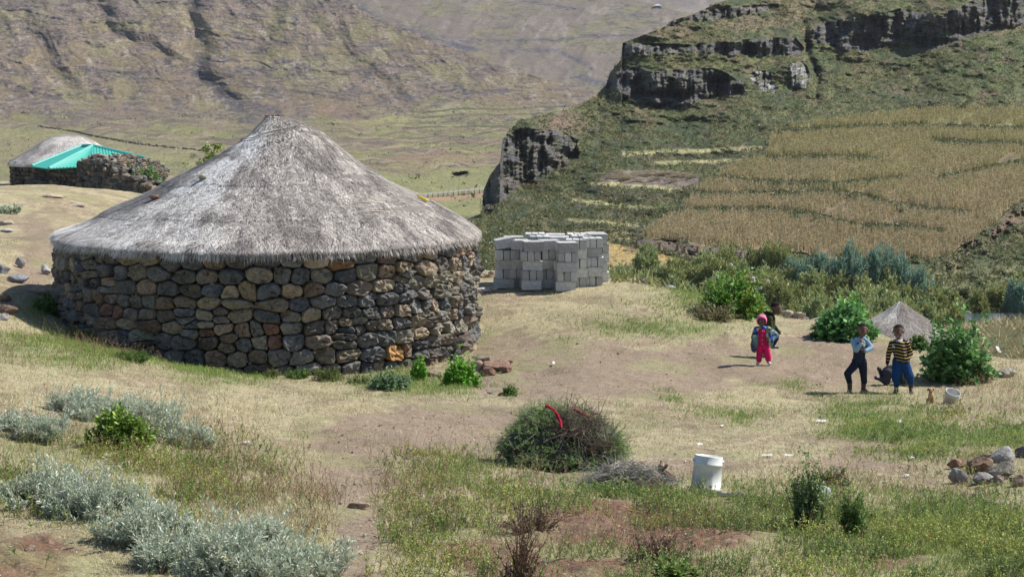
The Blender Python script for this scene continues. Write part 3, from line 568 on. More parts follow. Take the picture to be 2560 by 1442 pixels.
# thatch: profile read off both skylines, z above ground by radius
profL = [(0, 4.20), (.12, 4.19), (.27, 4.04), (.45, 3.84), (.84, 3.56), (1.27, 3.32), (1.66, 3.12), (2.2, 2.82), (2.68, 2.60), (3.3, 2.29), (3.70, 2.15), (3.80, 2.12)]
profR = [(0, 4.20), (.15, 4.19), (.32, 4.13), (.58, 4.05), (.9, 3.87), (1.25, 3.60), (1.62, 3.32), (2.07, 3.03), (2.73, 2.73), (3.11, 2.55), (3.5, 2.33), (3.72, 2.18), (3.80, 2.12)]
def roof_z(r, a):
    l = itp(r, profL); rr = itp(r, profR); w = .5+.5*np.cos(a); return l*(1-w)+rr*w
def roof_pt(r, a, off=0.):
    wob = .05*(fbm(np.cos(a)*3+9, np.sin(a)*3+r*.8, 3, 44)-.5)*sst(.3, 1, r)+.03*(fbm(np.cos(a)*r*2.4, np.sin(a)*r*2.4, 2, 45)-.5)
    lay = .02*sst(.55, .95, np.mod(r*.95+.25*fbm(a*1.5, a*0, 2, 47)+.1, 1.0))*sst(.5, .9, r)*sst(3.6, 3.0, r)
    return np.stack([np.cos(a)*r+.15*(1-r/3.8), np.sin(a)*r, roof_z(r, a)+wob+lay+off], -1)
rs = np.concatenate([np.linspace(.02, 3.74, 90)]); an = np.linspace(0, 2*np.pi, 241)
A_, R_ = np.meshgrid(an, rs); V = roof_pt(R_, A_); Vb = V[-1:].copy(); Vb[..., 2] -= .09; Vb[..., :2] *= .985; Vi = Vb.copy(); Vi[..., :2] *= .93; Vi[..., 2] += .02; Vt = roof_pt(np.array([[.02]]), A_[:1]); Vt[..., 2] -= .5
V = np.concatenate([V, Vb, Vi]); V = V.reshape(-1, 3)
def thatch_col(x, y, z, r, a, n, rng):
    """weathered thatch: bleached on the left front, brown on the right, dark streaks"""
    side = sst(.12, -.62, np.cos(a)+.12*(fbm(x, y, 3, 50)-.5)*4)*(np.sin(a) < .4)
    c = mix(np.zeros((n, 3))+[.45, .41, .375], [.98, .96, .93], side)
    c = mix(c, [.52, .47, .43], sst(.4, .65, fbm(x*1.1, y*1.1, 3, 51))*.6)
    c = mix(c, [.15, .13, .125], sst(.57, .70, fbm(x*2.5, y*2.5, 4, 52))*.55)
    c = mix(c, [.15, .13, .12], np.exp(-(((a+math.pi/2-.25)*r/.55+(fbm(x*3, y*3, 3, 57)-.5)*1.6)**2+((r-3.35)/.4+(fbm(x*3+5, y*3, 3, 58)-.5)*1.6)**2))*.75)
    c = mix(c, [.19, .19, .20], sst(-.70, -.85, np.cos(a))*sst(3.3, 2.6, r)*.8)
    c = mix(c, [.42, .38, .34], sst(.55, .35, r)*.7)
    c = mix(c, [.17, .15, .14], np.exp(-((r-.62)/.03)**2)*.6)
    c = mix(c, [.2, .17, .15], np.exp(-((r-1.05-.08*np.sin(a*3))/.09)**2)*sst(.4, .6, fbm(a*3, a*0, 2, 54))*.6)
    return c
n = len(V); rr = np.hypot(V[:, 0], V[:, 1]); aa = np.arctan2(V[:, 1], V[:, 0])
Cc = thatch_col(V[:, 0], V[:, 1], V[:, 2], rr, aa, n, None)*.42
S = Soup(); S.add(V, Cc, Q=grid_faces(92, 241))
rng = np.random.default_rng(31); n = 230000
r = np.sqrt(rng.uniform(.0, 1, n))*3.79; a = rng.uniform(-math.pi, math.pi, n); keep = (np.sin(a) < .45) | (rng.random(n) < .3); r, a = r[keep], a[keep]; n = len(r)
ln = rng.uniform(.045, .13, n)*(1+.7*(r > 3.5)); p0 = roof_pt(r, a, .006); r2 = np.minimum(r+ln*.85, 3.85); a2 = a+rng.normal(0, .05, n)/np.maximum(r, .3)+.12*(fbm(a*12, r*2.5, 2, 64)-.5)/np.maximum(r, .5)+(rng.random(n) < .06)*rng.normal(0, .12, n)/np.maximum(r, .6)
p1 = roof_pt(np.minimum(r2, 3.8), a2, 0); ex = np.maximum(r2-3.8, 0)[:, None]; p1 = p1+np.stack([np.cos(a2), np.sin(a2), a2*0-1.25], -1)*ex
p1[:, 2] += rng.uniform(-.01, .035, n)*(.35+ln*5)
w = np.stack([-np.sin(a), np.cos(a), a*0], -1)*rng.uniform(.004, .0085, n)[:, None]
col = thatch_col(p0[:, 0], p0[:, 1], p0[:, 2], r, a, n, rng)*np.clip(rng.normal(1, .5, n)*(.45+1.1*fbm(a*40, r*2.6, 3, 63)), .1, 1.8)[:, None]
S.tris(np.stack([p0-w, p0+w, p1], 1), col)
# fringe hanging over the wall head
n = 16000; a = rng.uniform(-math.pi, math.pi, n); jag = .07*fbm(a*26, a*0, 3, 61)+.10*(fbm(a*6, a*0, 2, 62)-.5); r = 3.72+rng.uniform(-.08, .07, n); p0 = roof_pt(np.minimum(r, 3.8), a, 0); p0[:, 2] -= rng.uniform(0, .08, n); L_ = rng.uniform(.06, .16, n)+jag*1.1
dd = np.stack([np.cos(a+rng.normal(0, .15, n)), np.sin(a+rng.normal(0, .15, n)), -rng.uniform(.8, 2.6, n)], -1); p1 = p0+nrm(dd)*L_[:, None]
w = np.stack([-np.sin(a), np.cos(a), a*0], -1)*rng.uniform(.004, .008, n)[:, None]
col = thatch_col(p0[:, 0], p0[:, 1], p0[:, 2], r, a, n, rng)*np.clip(rng.normal(.95, .3, n), .2, 1.5)[:, None]; S.tris(np.stack([p0-w, p0+w, p1], 1), col)
rf = obj('roof', S.mesh('roof'), M['thatch'], hut)
# knotted tip
rng = np.random.default_rng(33); n = 500; S = Soup(); a = rng.uniform(0, 2*np.pi, n); r = rng.uniform(0, .16, n); p0 = np.stack([.15+np.cos(a)*r, np.sin(a)*r, 4.17+rng.uniform(-.04, .03, n)], -1); p1 = p0+np.stack([np.cos(a), np.sin(a), rng.uniform(-.1, .45, n)], -1)*rng.uniform(.03, .11, (n, 1))
w = rdir(n, rng=rng)*.006; S.tris(np.stack([p0-w, p0+w, p1], 1), np.array([.2, .16, .14])*rng.uniform(.6, 1.6, (n, 1))); obj('tip_knot', S.mesh('tip_knot'), M['thatch'], rf)
a = np.linspace(0, 2*np.pi, 61); ring = []
for k, (dr, dz) in enumerate(((0, .007), (.007, 0), (0, -.007), (-.007, 0))): q = roof_pt(np.full(61, .60)+.02*np.sin(a*5), a, .03); q[:, 2] += dz; q[:, :2] *= (1+dr); ring.append(q)
V = np.stack(ring+[ring[0]]); obj('binding_rope', mkmesh('binding_rope', V.reshape(-1, 3), [grid_faces(5, 61)], np.full((305, 3), .2), True), M['wood'], rf)
# leaning pole at the right edge of the wall
def tube(pts, rad, nseg=8):
    pts = np.asarray(pts, float); n = len(pts); rad = np.broadcast_to(rad, n); t = nrm(np.gradient(pts, axis=0)); up = np.array([0, 0, 1.]) if abs(t[0][2]) < .9 else np.array([1., 0, 0])
    s = nrm(np.cross(t, up)); b = np.cross(t, s); a = np.linspace(0, 2*np.pi, nseg, endpoint=False)
    V = (pts[:, None]+(np.cos(a)[None, :, None]*s[:, None]+np.sin(a)[None, :, None]*b[:, None])*rad[:, None, None]).reshape(-1, 3)
    i = np.arange(n*nseg).reshape(n, nseg); j = np.roll(i, -1, 1); Q = np.stack([i[:-1], j[:-1], j[1:], i[1:]], -1).reshape(-1, 4)
    V = np.vstack([V, pts[0], pts[-1]]); c0, c1 = n*nseg, n*nseg+1; T = np.concatenate([np.stack([j[0], i[0], np.full(nseg, c0)], -1), np.stack([i[-1], j[-1], np.full(nseg, c1)], -1)]); return V, Q, T
q = at(1182, 41.2); V, Q, T = tube([(0, 0, -.1), (.01, 0, .7), (.0, .01, 1.4), (-.02, .02, 1.98)], [.035, .03, .032, .025]); S = Soup(); S.add(V, [.2, .17, .15], Q, T)
meta(obj('wooden_pole', S.mesh('wooden_pole', True), M['wood'], None, q), 'thin grey wooden pole leaning on the right end of the big hut wall', 'pole')

# things lying on the roof
def on_roof(px, py):
    lo, hi = 36., 41.4
    for D in np.linspace(37.3, 41.6, 400):
        p = P(px, py, D); dx, dy = p[0]-HX, p[1]-HY; r = math.hypot(dx, dy)
        if r < 3.85:
            a = math.atan2(dy, dx); z = float(roof_pt(np.array([r]), np.array([a]))[0, 2])
            if p[2] <= z: return np.array([p[0], p[1], z]), a
    return np.array([p[0], p[1], p[2]]), a
def rock(px, py, w, h, col, label, cat='stone', group=None, seed=None, D=None, dep=.8, rot=0., name='stone', sink=.2):
    q = hit(px, py) if D is None else at(px, D); s = F/q[1]; ww, hh = w/s, h/s
    me = rock_mesh(name, seed or int(px*7+py), (ww, ww*dep, hh), 3, rough=.34, cuts=11, col=col)
    o = obj(name, me, M['stone'], None, (q[0], q[1]+ww*dep*.3, q[2]+hh*(.5-sink))); o.rotation_euler = (0, rot, random.uniform(-.4, .4)); return meta(o, label, cat, group)
p, a = on_roof(385, 498); me = rock_mesh('stone', 71, (.16, .11, .09), col=(.2, .12, .09)); meta(obj('stone', me, M['stone'], None, p+[0, 0, .03]), 'small reddish brown stone lying on the pale left slope of the thatch', 'stone')
p, a = on_roof(507, 448); me = rock_mesh('stone', 72, (.14, .12, .1), col=(.3, .28, .2)); meta(obj('stone', me, M['stone'], None, p+[0, 0, .03]), 'grey and tan stone halfway up the left side of the thatched roof', 'stone')
# yellow shoe sole on the right skyline of the roof
aa_ = 0.0; r0 = 2.72; pr = roof_pt(np.array([r0, r0+.17]), np.array([-.18, -.17]), .03); c0 = pr.mean(0); t = nrm(pr[1]-pr[0]); nrm_ = nrm(np.cross(np.cross(t, [0, 0, 1]), t)); sd_ = np.cross(t, nrm_)
th = np.linspace(0, 2*np.pi, 25)[:-1]; ol = np.stack([np.cos(th)*.115, np.sin(th)*.042*(1+.25*np.cos(th))*(1-.18*np.exp(-((np.cos(th)+.1)/.3)**2))], -1)
lv = [(0, .85), (.008, 1), (.03, 1.02), (.038, .9)]; V = np.concatenate([c0+ol[:, :1]*s*t+ol[:, 1:]*s*sd_+nrm_*h for h, s in lv]+[[c0+nrm_*.036]]); k = np.arange(24); k2 = (k+1) % 24
S = Soup(); S.add(V-c0, [.75, .52, .03], Q=np.concatenate([np.stack([k+i*24, k2+i*24, k2+(i+1)*24, k+(i+1)*24], -1) for i in range(3)]), T=np.stack([k+72, k2+72, np.full(24, 96)], -1))
o = obj('shoe', S.mesh('shoe', True), M['plastic'], None, c0+np.array([HX, HY, 0])); meta(o, 'yellow rubber shoe sole lying high on the right slope of the thatch', 'shoe')
for (x0, y0, x1, y1), lb in (((893, 513, 954, 510), 'pale straight cane lying on the brown right side of the thatch, upper of two'), ((904, 535, 975, 535), 'pale bowed cane on the brown right side of the thatch, lower of two')):
    p0, _ = on_roof(x0, y0); p1, _ = on_roof(x1, y1); m_ = (p0+p1)/2+[0, 0, .05]; p0[2] += .03; p1[2] += .03; V, Q, T = tube([p0-m_, [0, 0, 0], p1-m_], [.009, .009, .007], 6); S = Soup(); S.add(V, [.55, .48, .38], Q, T); meta(obj('cane', S.mesh('cane', True), M['wood'], None, m_), lb, 'cane')

# ---- compound on the far side of the knoll ----------------------------------
DC = 120.; s_ = F/DC
def cp(px, py, D=DC): return P(px, py, D)
# round hut
c = cp(172, 455, DC+3); hx, hy = c[0], c[1]; gb = -2.5; Rf = 2.95; ze = cp(30, 414, DC)[2]
fh = empty('thatched_hut', (hx, hy, gb), 'distant round stone hut with a rounded thatched roof beside the green roof', 'hut')
def plc(u, z, o): a = u/Rf-math.pi/2; r = Rf+o; return np.stack([np.cos(a)*r, np.sin(a)*r, z-.1], -1)
hw = ze-gb+.1; DK = PAL*.8
wl2 = obj('wall', stone_wall_mesh('wall', stone_cells(2*math.pi*Rf, hw+.1, 12, sw=.34, sh=.22), plc, 13, gap=.02, pal=DK), M['stone'], fh)
a = np.linspace(0, 2*np.pi, 49); V = np.stack([np.stack([np.cos(a)*(Rf-.08), np.sin(a)*(Rf-.08), a*0+z], -1) for z in (-.3, hw)]); obj('mud_core', mkmesh('mud_core', V.reshape(-1, 3), [grid_faces(2, 49)], None, True), M['mud'], wl2)
pf = [(0, 2.05), (.4, 2.02), (.9, 1.86), (1.4, 1.5), (2.0, .98), (2.6, .48), (3.1, .08), (3.15, 0)]; top = cp(172, 337, DC+3)[2]-ze; rs = np.linspace(.01, 3.15, 40); A_, R_ = np.meshgrid(np.linspace(0, 2*np.pi, 81), rs)
def fr_pt(r, a): return np.stack([np.cos(a)*r, np.sin(a)*r, itp(r, pf)*top/2.05+ze-gb+.04*(fbm(np.cos(a)*r*2, np.sin(a)*r*2, 3, 91)-.5)], -1)
S = Soup(); V = fr_pt(R_, A_); lo_ = V[-1:].copy(); lo_[..., 2] -= .12; V = np.concatenate([V, lo_]).reshape(-1, 3)
def fcol(x, y): return mix(np.zeros(x.shape+(3,))+[.66, .62, .58], [.36, .32, .30], sst(.45, .65, fbm(x*1.2, y*1.2, 3, 92))*.8)
S.add(V, fcol(V[:, 0], V[:, 1])*.8, Q=grid_faces(41, 81)); rng = np.random.default_rng(35); n = 14000; r = np.sqrt(rng.random(n))*3.1; a = rng.uniform(-np.pi, np.pi, n); p0 = fr_pt(r, a); p1 = fr_pt(r+rng.uniform(.1, .25, n), a); p1[:, 2] += .03-(r > 3)*.12; w = np.stack([-np.sin(a), np.cos(a), a*0], -1)*.012
S.tris(np.stack([p0-w, p0+w, p1], 1), fcol(p0[:, 0], p0[:, 1])*rng.uniform(.5, 1.5, (n, 1))); obj('roof', S.mesh('roof'), M['thatch'], fh)
# green sheet-roofed house: gable end turned to us, long hipped slopes
def slab(S, pts, col, th=.05):
    p = np.array(pts, float); n_ = nrm(np.cross(p[1]-p[0], p[2]-p[0])); q = p-n_*th; V = np.vstack([p, q]); k = len(p)
    Q = [[i, (i+1) % k, (i+1) % k+k, i+k] for i in range(k)]
    if k == 4: S.add(V, col, Q=np.array(Q+[[0, 1, 2, 3], [7, 6, 5, 4]]))
    else: S.add(V, col, Q=np.array(Q), T=np.array([[0, 1, 2], [5, 4, 3]]))
gh = empty('green_roof_house', cp(180, 460, 118.), 'low stone house with a turquoise green corrugated metal roof', 'house')
o_ = np.array(gh.location)
A0 = cp(80, 416, 117.5); B0 = cp(122, 422, 116.2); C0 = cp(232, 416, 115.2); E0 = cp(370, 398, 119); T0 = cp(206, 366, 120.5); T1 = cp(232, 366, 119.5); G0 = cp(200, 400, 125)
GRN = (.045, .36, .30); S = Soup()
slab(S, [A0-o_, B0-o_, T1-o_, T0-o_], GRN)
slab(S, [B0-o_, C0-o_, T1-o_], GRN); slab(S, [C0-o_, E0-o_, T1-o_], GRN); slab(S, [T0-o_, T1-o_, E0-o_, G0-o_], GRN); slab(S, [A0-o_, T0-o_, G0-o_], GRN)
def ribs(S, a0, a1, b0, b1, n, h=.045, w=.035, mid=None):
    for k in range(n):
        t = (k+.5)/n; p = a0*(1-t)+a1*t; q = b0*(1-t)+b1*t; u = nrm(q-p); s = nrm(np.cross(u, [0, 0, 1])); up = np.cross(s, u); V = np.array([p-s*w, p+s*w, p+up*h, q-s*w, q+s*w, q+up*h]); S.add(V, np.array(GRN)*1.05, Q=np.array([[0, 3, 5, 2], [1, 2, 5, 4]]))
ribs(S, B0-o_, C0-o_, T1-o_+(B0-T1)*.02, T1-o_, 13); ribs(S, C0-o_, E0-o_, T1-o_, T1-o_+(E0-T1)*.9, 17)
rf2 = obj('roof', S.mesh('roof'), M['metal'], gh); S = Soup()
for a_, b_ in ((B0, T1), (T1, E0), (A0, T0), (T0, T1)):
    V, Q, T = tube([a_-o_+[0, 0, .04], b_-o_+[0, 0, .05]], .075, 6); S.add(V, (.10, .46, .40), Q, T)
obj('ridge_cap', S.mesh('ridge_cap'), M['metal'], rf2)
def straight_wall(name, a0, a1, zlo, topf, seed, thick=.45, parent=None, pal=DK, sw=.34, sh=.2, face=True):
    """dry-stone wall from a0 to a1 (xy), top by function of distance, stones on both faces and top"""
    a0, a1 = np.array(a0, float), np.array(a1, float); L = np.linalg.norm(a1-a0); u_ = (a1-a0)/L; nn = np.array([u_[1], -u_[0]]); S = Soup(); hm = max(topf(t) for t in np.linspace(0, L, 40))-zlo
    cells = stone_cells(L, hm, seed, sw=sw, sh=sh, wrap=False, big_base=False)
    cells = [c for c in cells if 0 <= c[0] <= L and c[1]+zlo < topf(c[0])]
    def pl(sgn):
        def f(u, z, o): return np.stack([a0[0]+u_[0]*u+nn[0]*sgn*(thick/2+o), a0[1]+u_[1]*u+nn[1]*sgn*(thick/2+o), zlo+z], -1)
        return f
    me1 = stone_wall_mesh(name, cells, pl(1), seed+1, gap=.015, pal=pal); me2 = stone_wall_mesh('b', cells, pl(-1), seed+2, gap=.015, pal=pal)
    rg = np.random.default_rng(seed); V = []; N_ = int(L/.15); tt = np.linspace(0, L, N_); tz = np.array([topf(t) for t in tt])-.04; bx_ = []
    for t, z in zip(tt, tz):
        c = a0+u_*t
        for s in (1, -1): bx_.append([c[0]+nn[0]*s*(thick/2-.03), c[1]+nn[1]*s*(thick/2-.03), zlo-.1]); bx_.append([c[0]+nn[0]*s*(thick/2-.03), c[1]+nn[1]*s*(thick/2-.03), z])
    bx_ = np.array(bx_).reshape(N_, 4, 3); g = bx_[:, [0, 1, 3, 2]]; Sx = Soup(); Sx.add(g.reshape(-1, 3), [.06, .05, .04], Q=grid_faces(N_, 4))
    for _ in range(int(L/.11)):       # loose cap stones
        t = rg.uniform(0, L); c = a0+u_*t+nn*rg.uniform(-.5, .5)*thick*.8; z = topf(t)+rg.uniform(-.02, .06); m_ = rock_mesh('r', int(rg.integers(1e6)), (rg.uniform(.15, .36), rg.uniform(.15, .3), rg.uniform(.07, .15)), 1); v = np.zeros(len(m_.vertices)*3, np.float32); m_.vertices.foreach_get('co', v); v = v.reshape(-1, 3)+[c[0], c[1], z]; f = np.array([p.vertices[:] for p in m_.polygons]); Sx.add(v, pal[rg.integers(len(pal))]*rg.uniform(1., 1.9), T=f); bpy.data.meshes.remove(m_)
    for m_ in (me1, me2):
        v = np.zeros(len(m_.vertices)*3, np.float32); m_.vertices.foreach_get('co', v); cc = np.zeros(len(m_.vertices)*4, np.float32); m_.attributes['Col'].data.foreach_get('color', cc)
        q4 = np.array([p.vertices[:] for p in m_.polygons if len(p.vertices) == 4]); q3 = np.array([p.vertices[:] for p in m_.polygons if len(p.vertices) == 3]); Sx.add(v.reshape(-1, 3), cc.reshape(-1, 4)[:, :3], Q=q4, T=q3); bpy.data.meshes.remove(m_)
    return Sx
def gx(p): return (p[0]-o_[0], p[1]-o_[1])
wz = A0[2]-.05
S = straight_wall('w', gx(A0+[.25, .1, 0]), gx(C0+[0, .25, 0]), -2.2, lambda t: wz-o_[2]-.0, 41); obj('wall', S.mesh('wall'), M['stone'], gh)
S = straight_wall('w', gx(A0+[.25, .3, 0]), gx(G0), -2.2, lambda t: wz-o_[2]-.0, 43); obj('wall', S.mesh('wall'), M['stone'], gh)
# ruined wall in front, its top stepping down to the right
r0 = cp(215, 440, 112.); r1 = cp(400, 470, 104.); rl = math.hypot(*(r1-r0)[:2])
topl = [(-.5, cp(218, 420, 112)[2]), (.12*rl, cp(232, 392, 111)[2]), (.3*rl, cp(270, 398, 110)[2]), (.42*rl, cp(295, 415, 108.5)[2]), (.62*rl, cp(330, 438, 107)[2]), (.8*rl, cp(352, 452, 105.5)[2]), (rl, cp(378, 462, 104)[2])]
rw = np.array([r0[0], r0[1], -3.2]); S = straight_wall('w', (0, 0), (r1-r0)[:2], -.6, lambda t: itp(t, topl)+3.2+.10*math.sin(t*5)+.07*math.sin(t*13), 47, thick=.6, pal=PAL*.95, sw=.4, sh=.26)
meta(obj('ruined_wall', S.mesh('ruined_wall'), M['stone'], None, rw), 'tumbledown dry stone wall stepping down in front of the green roof', 'wall')
r2 = cp(245, 395, 112.); r3 = cp(400, 408, 118.); rl2 = math.hypot(*(r3-r2)[:2]); rw = np.array([r2[0], r2[1], -3.2]); S = straight_wall('w', (0, 0), (r3-r2)[:2], 0, lambda t: itp(t, [(0, cp(245, 392, 112)[2]), (rl2*.5, cp(320, 392, 115)[2]), (rl2, cp(400, 412, 118)[2])])+3.2+.08*math.sin(t*6), 53, thick=.6, pal=PAL*1.2)
meta(obj('ruined_wall', S.mesh('ruined_wall'), M['stone'], None, rw), 'back stretch of broken brown stone wall behind the leafy bush', 'wall')
# ------------------------------------------------------------------ plants
def perp(d):
    a = np.where(np.abs(d[..., 2:3]) < .9, np.array([0, 0, 1.]), np.array([1., 0, 0])); s = nrm(np.cross(d, a)); return s, np.cross(d, s)
def stems(S, base, d, L, rng, bend=.3, rad=.003, col=(.12, .11, .06), nl=10, ll=.03, lw=.012, lcols=((.1, .16, .04),), t0=.15, t1=1., ang=.8, cvar=.25, gravity=0., tipcol=None, seg=3, flat=False, tint=None):
    n = len(base); base = np.asarray(base, float); d = nrm(np.asarray(d, float)); L = np.broadcast_to(L, n)[:, None]; bv = rdir(n, rng=rng)*bend; bv[:, 2] -= gravity
    def pt(t): return base[:, None]+d[:, None]*(L[:, None]*t[..., None])+bv[:, None]*(L[:, None]*(t**2)[..., None])
    ts = np.linspace(0, 1, seg+1); pp = pt(np.broadcast_to(ts, (n, seg+1))); s, b = perp(d)
    for k in range(seg):
        r0, r1 = rad*(1-.75*ts[k]), rad*(1-.75*ts[k+1])
        for q in ((s, b) if not flat else (s,)):
            S.quads(np.stack([pp[:, k]-q*r0, pp[:, k]+q*r0, pp[:, k+1]+q*r1, pp[:, k+1]-q*r1], 1), np.array(col)*rng.uniform(.7, 1.3, (n, 1)))
    if nl > 0:
        t = rng.uniform(t0, t1, (n, nl)); p = pt(t).reshape(-1, 3); dd = np.repeat(d, nl, 0)+2*np.repeat(bv, nl, 0)*t.reshape(-1, 1); dd = nrm(dd); ss, bb = perp(dd); m = len(p)
        az = rng.uniform(0, 2*np.pi, (m, 1)); side = ss*np.cos(az)+bb*np.sin(az); ld = nrm(dd*math.cos(ang)+side*math.sin(ang)+rng.normal(0, .18, (m, 3))); wd = nrm(np.cross(ld, rdir(m, rng=rng)*.6+np.array([0, 0, 1.])))
        l = ll*rng.uniform(.6, 1.3, (m, 1)); w = lw*rng.uniform(.7, 1.25, (m, 1))*.5; lc = np.array(lcols)[rng.integers(0, len(lcols), m)]*rng.uniform(1-cvar, 1+cvar, (m, 1))
        if tint is not None: lc = lc*np.repeat(tint, nl, 0)
        if tipcol is not None: lc = mix(lc, tipcol, sst(.6, 1, t.reshape(-1))*.8)
        nn = np.cross(ld, wd); mid = p+ld*l*.5-nn*l*.08
        S.quads(np.stack([p, mid+wd*w, p+ld*l, mid-wd*w], 1), lc)
    return pt
def dome(n, w, dp, h, rng, shell=.5):
    """targets in a bushy dome: rounded, uneven"""
    d = rdir(n, .0, 1, rng); r = rng.uniform(shell, 1, n)**.6; lump = .75+.5*fbm3(d*2.2+rng.uniform(0, 50), 2, 3); return d*(r*lump)[:, None]*np.array([w/2, dp/2, h])
GREEN = ((.13, .23, .05), (.19, .30, .075), (.09, .17, .04))
SILV = ((.52, .57, .43), (.38, .45, .31), (.66, .69, .56)); OLIVE = ((.34, .37, .13), (.44, .43, .17), (.26, .31, .12)); BLUEG = ((.25, .37, .27), (.34, .46, .34), (.18, .29, .21))
def bush_mesh(name, w, h, dp=None, n=120, nl=16, ll=.05, lw=.03, lcols=GREEN, stemcol=(.13, .10, .06), seed=1, bend=.15, ang=.9, upright=0., rad=.004, extra=None, t0=.25, spread=.35, shell=.45, sub=2):
    rng = np.random.default_rng(seed); dp = dp or w*.8; S = Soup(); tg = dome(n, w, dp, h, rng, shell); b0 = np.stack([tg[:, 0]*spread, tg[:, 1]*spread, tg[:, 0]*0-.02], -1)
    tg[:, :2] *= (1-upright*.3); v = tg-b0; L = np.linalg.norm(v, axis=1); v = nrm(v)+np.array([0, 0, upright])*.3; pt = stems(S, b0, v, L, rng, bend, rad, stemcol, nl, ll, lw, lcols, t0=t0, ang=ang)
    if sub:   # side shoots
        t = rng.uniform(.4, 1, (n, sub)); p = pt(t).reshape(-1, 3); d = nrm(np.repeat(nrm(v), sub, 0)+rdir(n*sub, -.3, 1, rng)*.9)
        stems(S, p, d, np.repeat(L, sub)*rng.uniform(.15, .35, n*sub), rng, .2, rad*.6, stemcol, max(3, nl//2), ll, lw, lcols, t0=.1, ang=ang)
    if extra: extra(S, rng, tg)
    return S.mesh(name)
def bush(px, py, w, h, label, cat='bush', name='bush', group=None, D=None, me=None, **k):
    q = hit(px, py) if D is None else at(px, D); s = F/q[1]
    me = me or bush_mesh(name, w/s, h/s, seed=int(px+py), **k); return meta(obj(name, me, M['leaf'], None, q), label, cat, group)
def flowers(cols, size, num, hfrac=.75):
    def f(S, rng, tg):
        top = tg[tg[:, 2] > np.quantile(tg[:, 2], hfrac)]; top = top[rng.integers(0, len(top), num)]+rng.normal(0, .02, (num, 3)); 
        for k in range(5):
            a = rdir(num, rng=rng)*size; b = rdir(num, rng=rng)*size; S.quads(np.stack([top-a*.5, top-b*.5, top+a*.5, top+b*.5], 1), np.array(cols)[rng.integers(0, len(cols), num)])
    return f
# yard-edge bushes
def rose_extra(S, rng, tg):
    m = len(tg); sel = tg[(tg[:, 0] > .1)]; k = 900; p = sel[rng.integers(0, len(sel), k)]*rng.uniform(.8, 1.02, (k, 1)); a = rdir(k, rng=rng)*.03; b = rdir(k, rng=rng)*.02; S.quads(np.stack([p-a, p-b, p+a, p+b], 1), np.array([(.5, .44, .10), (.42, .28, .09), (.3, .36, .08)])[rng.integers(0, 3, k)])
    sx = F/43.6
    for fx, fy in ((1824, 663), (1880, 697), (1881, 703), (1888, 727), (1899, 721), (1790, 692), (1917, 705)):
        c = np.array([(fx-1835)/sx, -.25, (797-fy)/sx])
        for _ in range(14): a = rdir(2, rng=rng)*.036; S.quads(np.array([[c-a[0], c-a[1], c+a[0], c+a[1]]]), np.array([[.85, .84, .8]]))
    p0 = np.array([[-.09, 0, 0]]); stems(S, p0, np.array([[0, -.02, 1.]]), np.array([1.0]), rng, .04, .005, (.15, .18, .07), 14, .05, .02, GREEN)
bush(1835, 797, 185, 118, 'large leafy bush with white roses and yellowing leaves on its right side', name='rose_bush', n=170, nl=18, ll=.075, lw=.045, extra=rose_extra, lcols=((.18, .36, .05), (.26, .44, .08), (.11, .24, .05)), D=43.6)
bush(2110, 866, 165, 88, 'broad leafy green bush between the rocks and the small thatched roof', n=170, nl=15, ll=.098, lw=.085, lcols=((.17, .36, .11), (.26, .48, .18), (.11, .26, .07)), D=41.3, shell=.6)
bush(2128, 850, 105, 92, 'upright leafy green bush rising above the boy in the pale blue sweater', n=90, nl=15, ll=.098, lw=.085, lcols=((.2, .41, .08), (.29, .54, .12), (.12, .27, .06)), D=41.9, shell=.5, upright=.4)
bush(2397, 952, 205, 168, 'tall leafy dark green bush on the right beside the puppy', n=230, nl=17, ll=.088, lw=.068, lcols=((.16, .33, .1), (.25, .44, .16), (.11, .23, .07)), D=37.6, shell=.15, bend=.25)
bush(2300, 892, 60, 34, 'low dark green shrub in the gap left of the tall leafy bush', n=70, nl=12, ll=.06, lw=.03, D=40.5)
bush(1782, 806, 130, 42, 'heap of cut stalks and wilting leaves at the foot of the rose bush', name='cuttings_heap', cat='plant', n=120, nl=6, ll=.06, lw=.03, lcols=((.26, .22, .11), (.15, .2, .06), (.2, .15, .08)), stemcol=(.42, .35, .22), rad=.008, D=42.6, bend=.5)
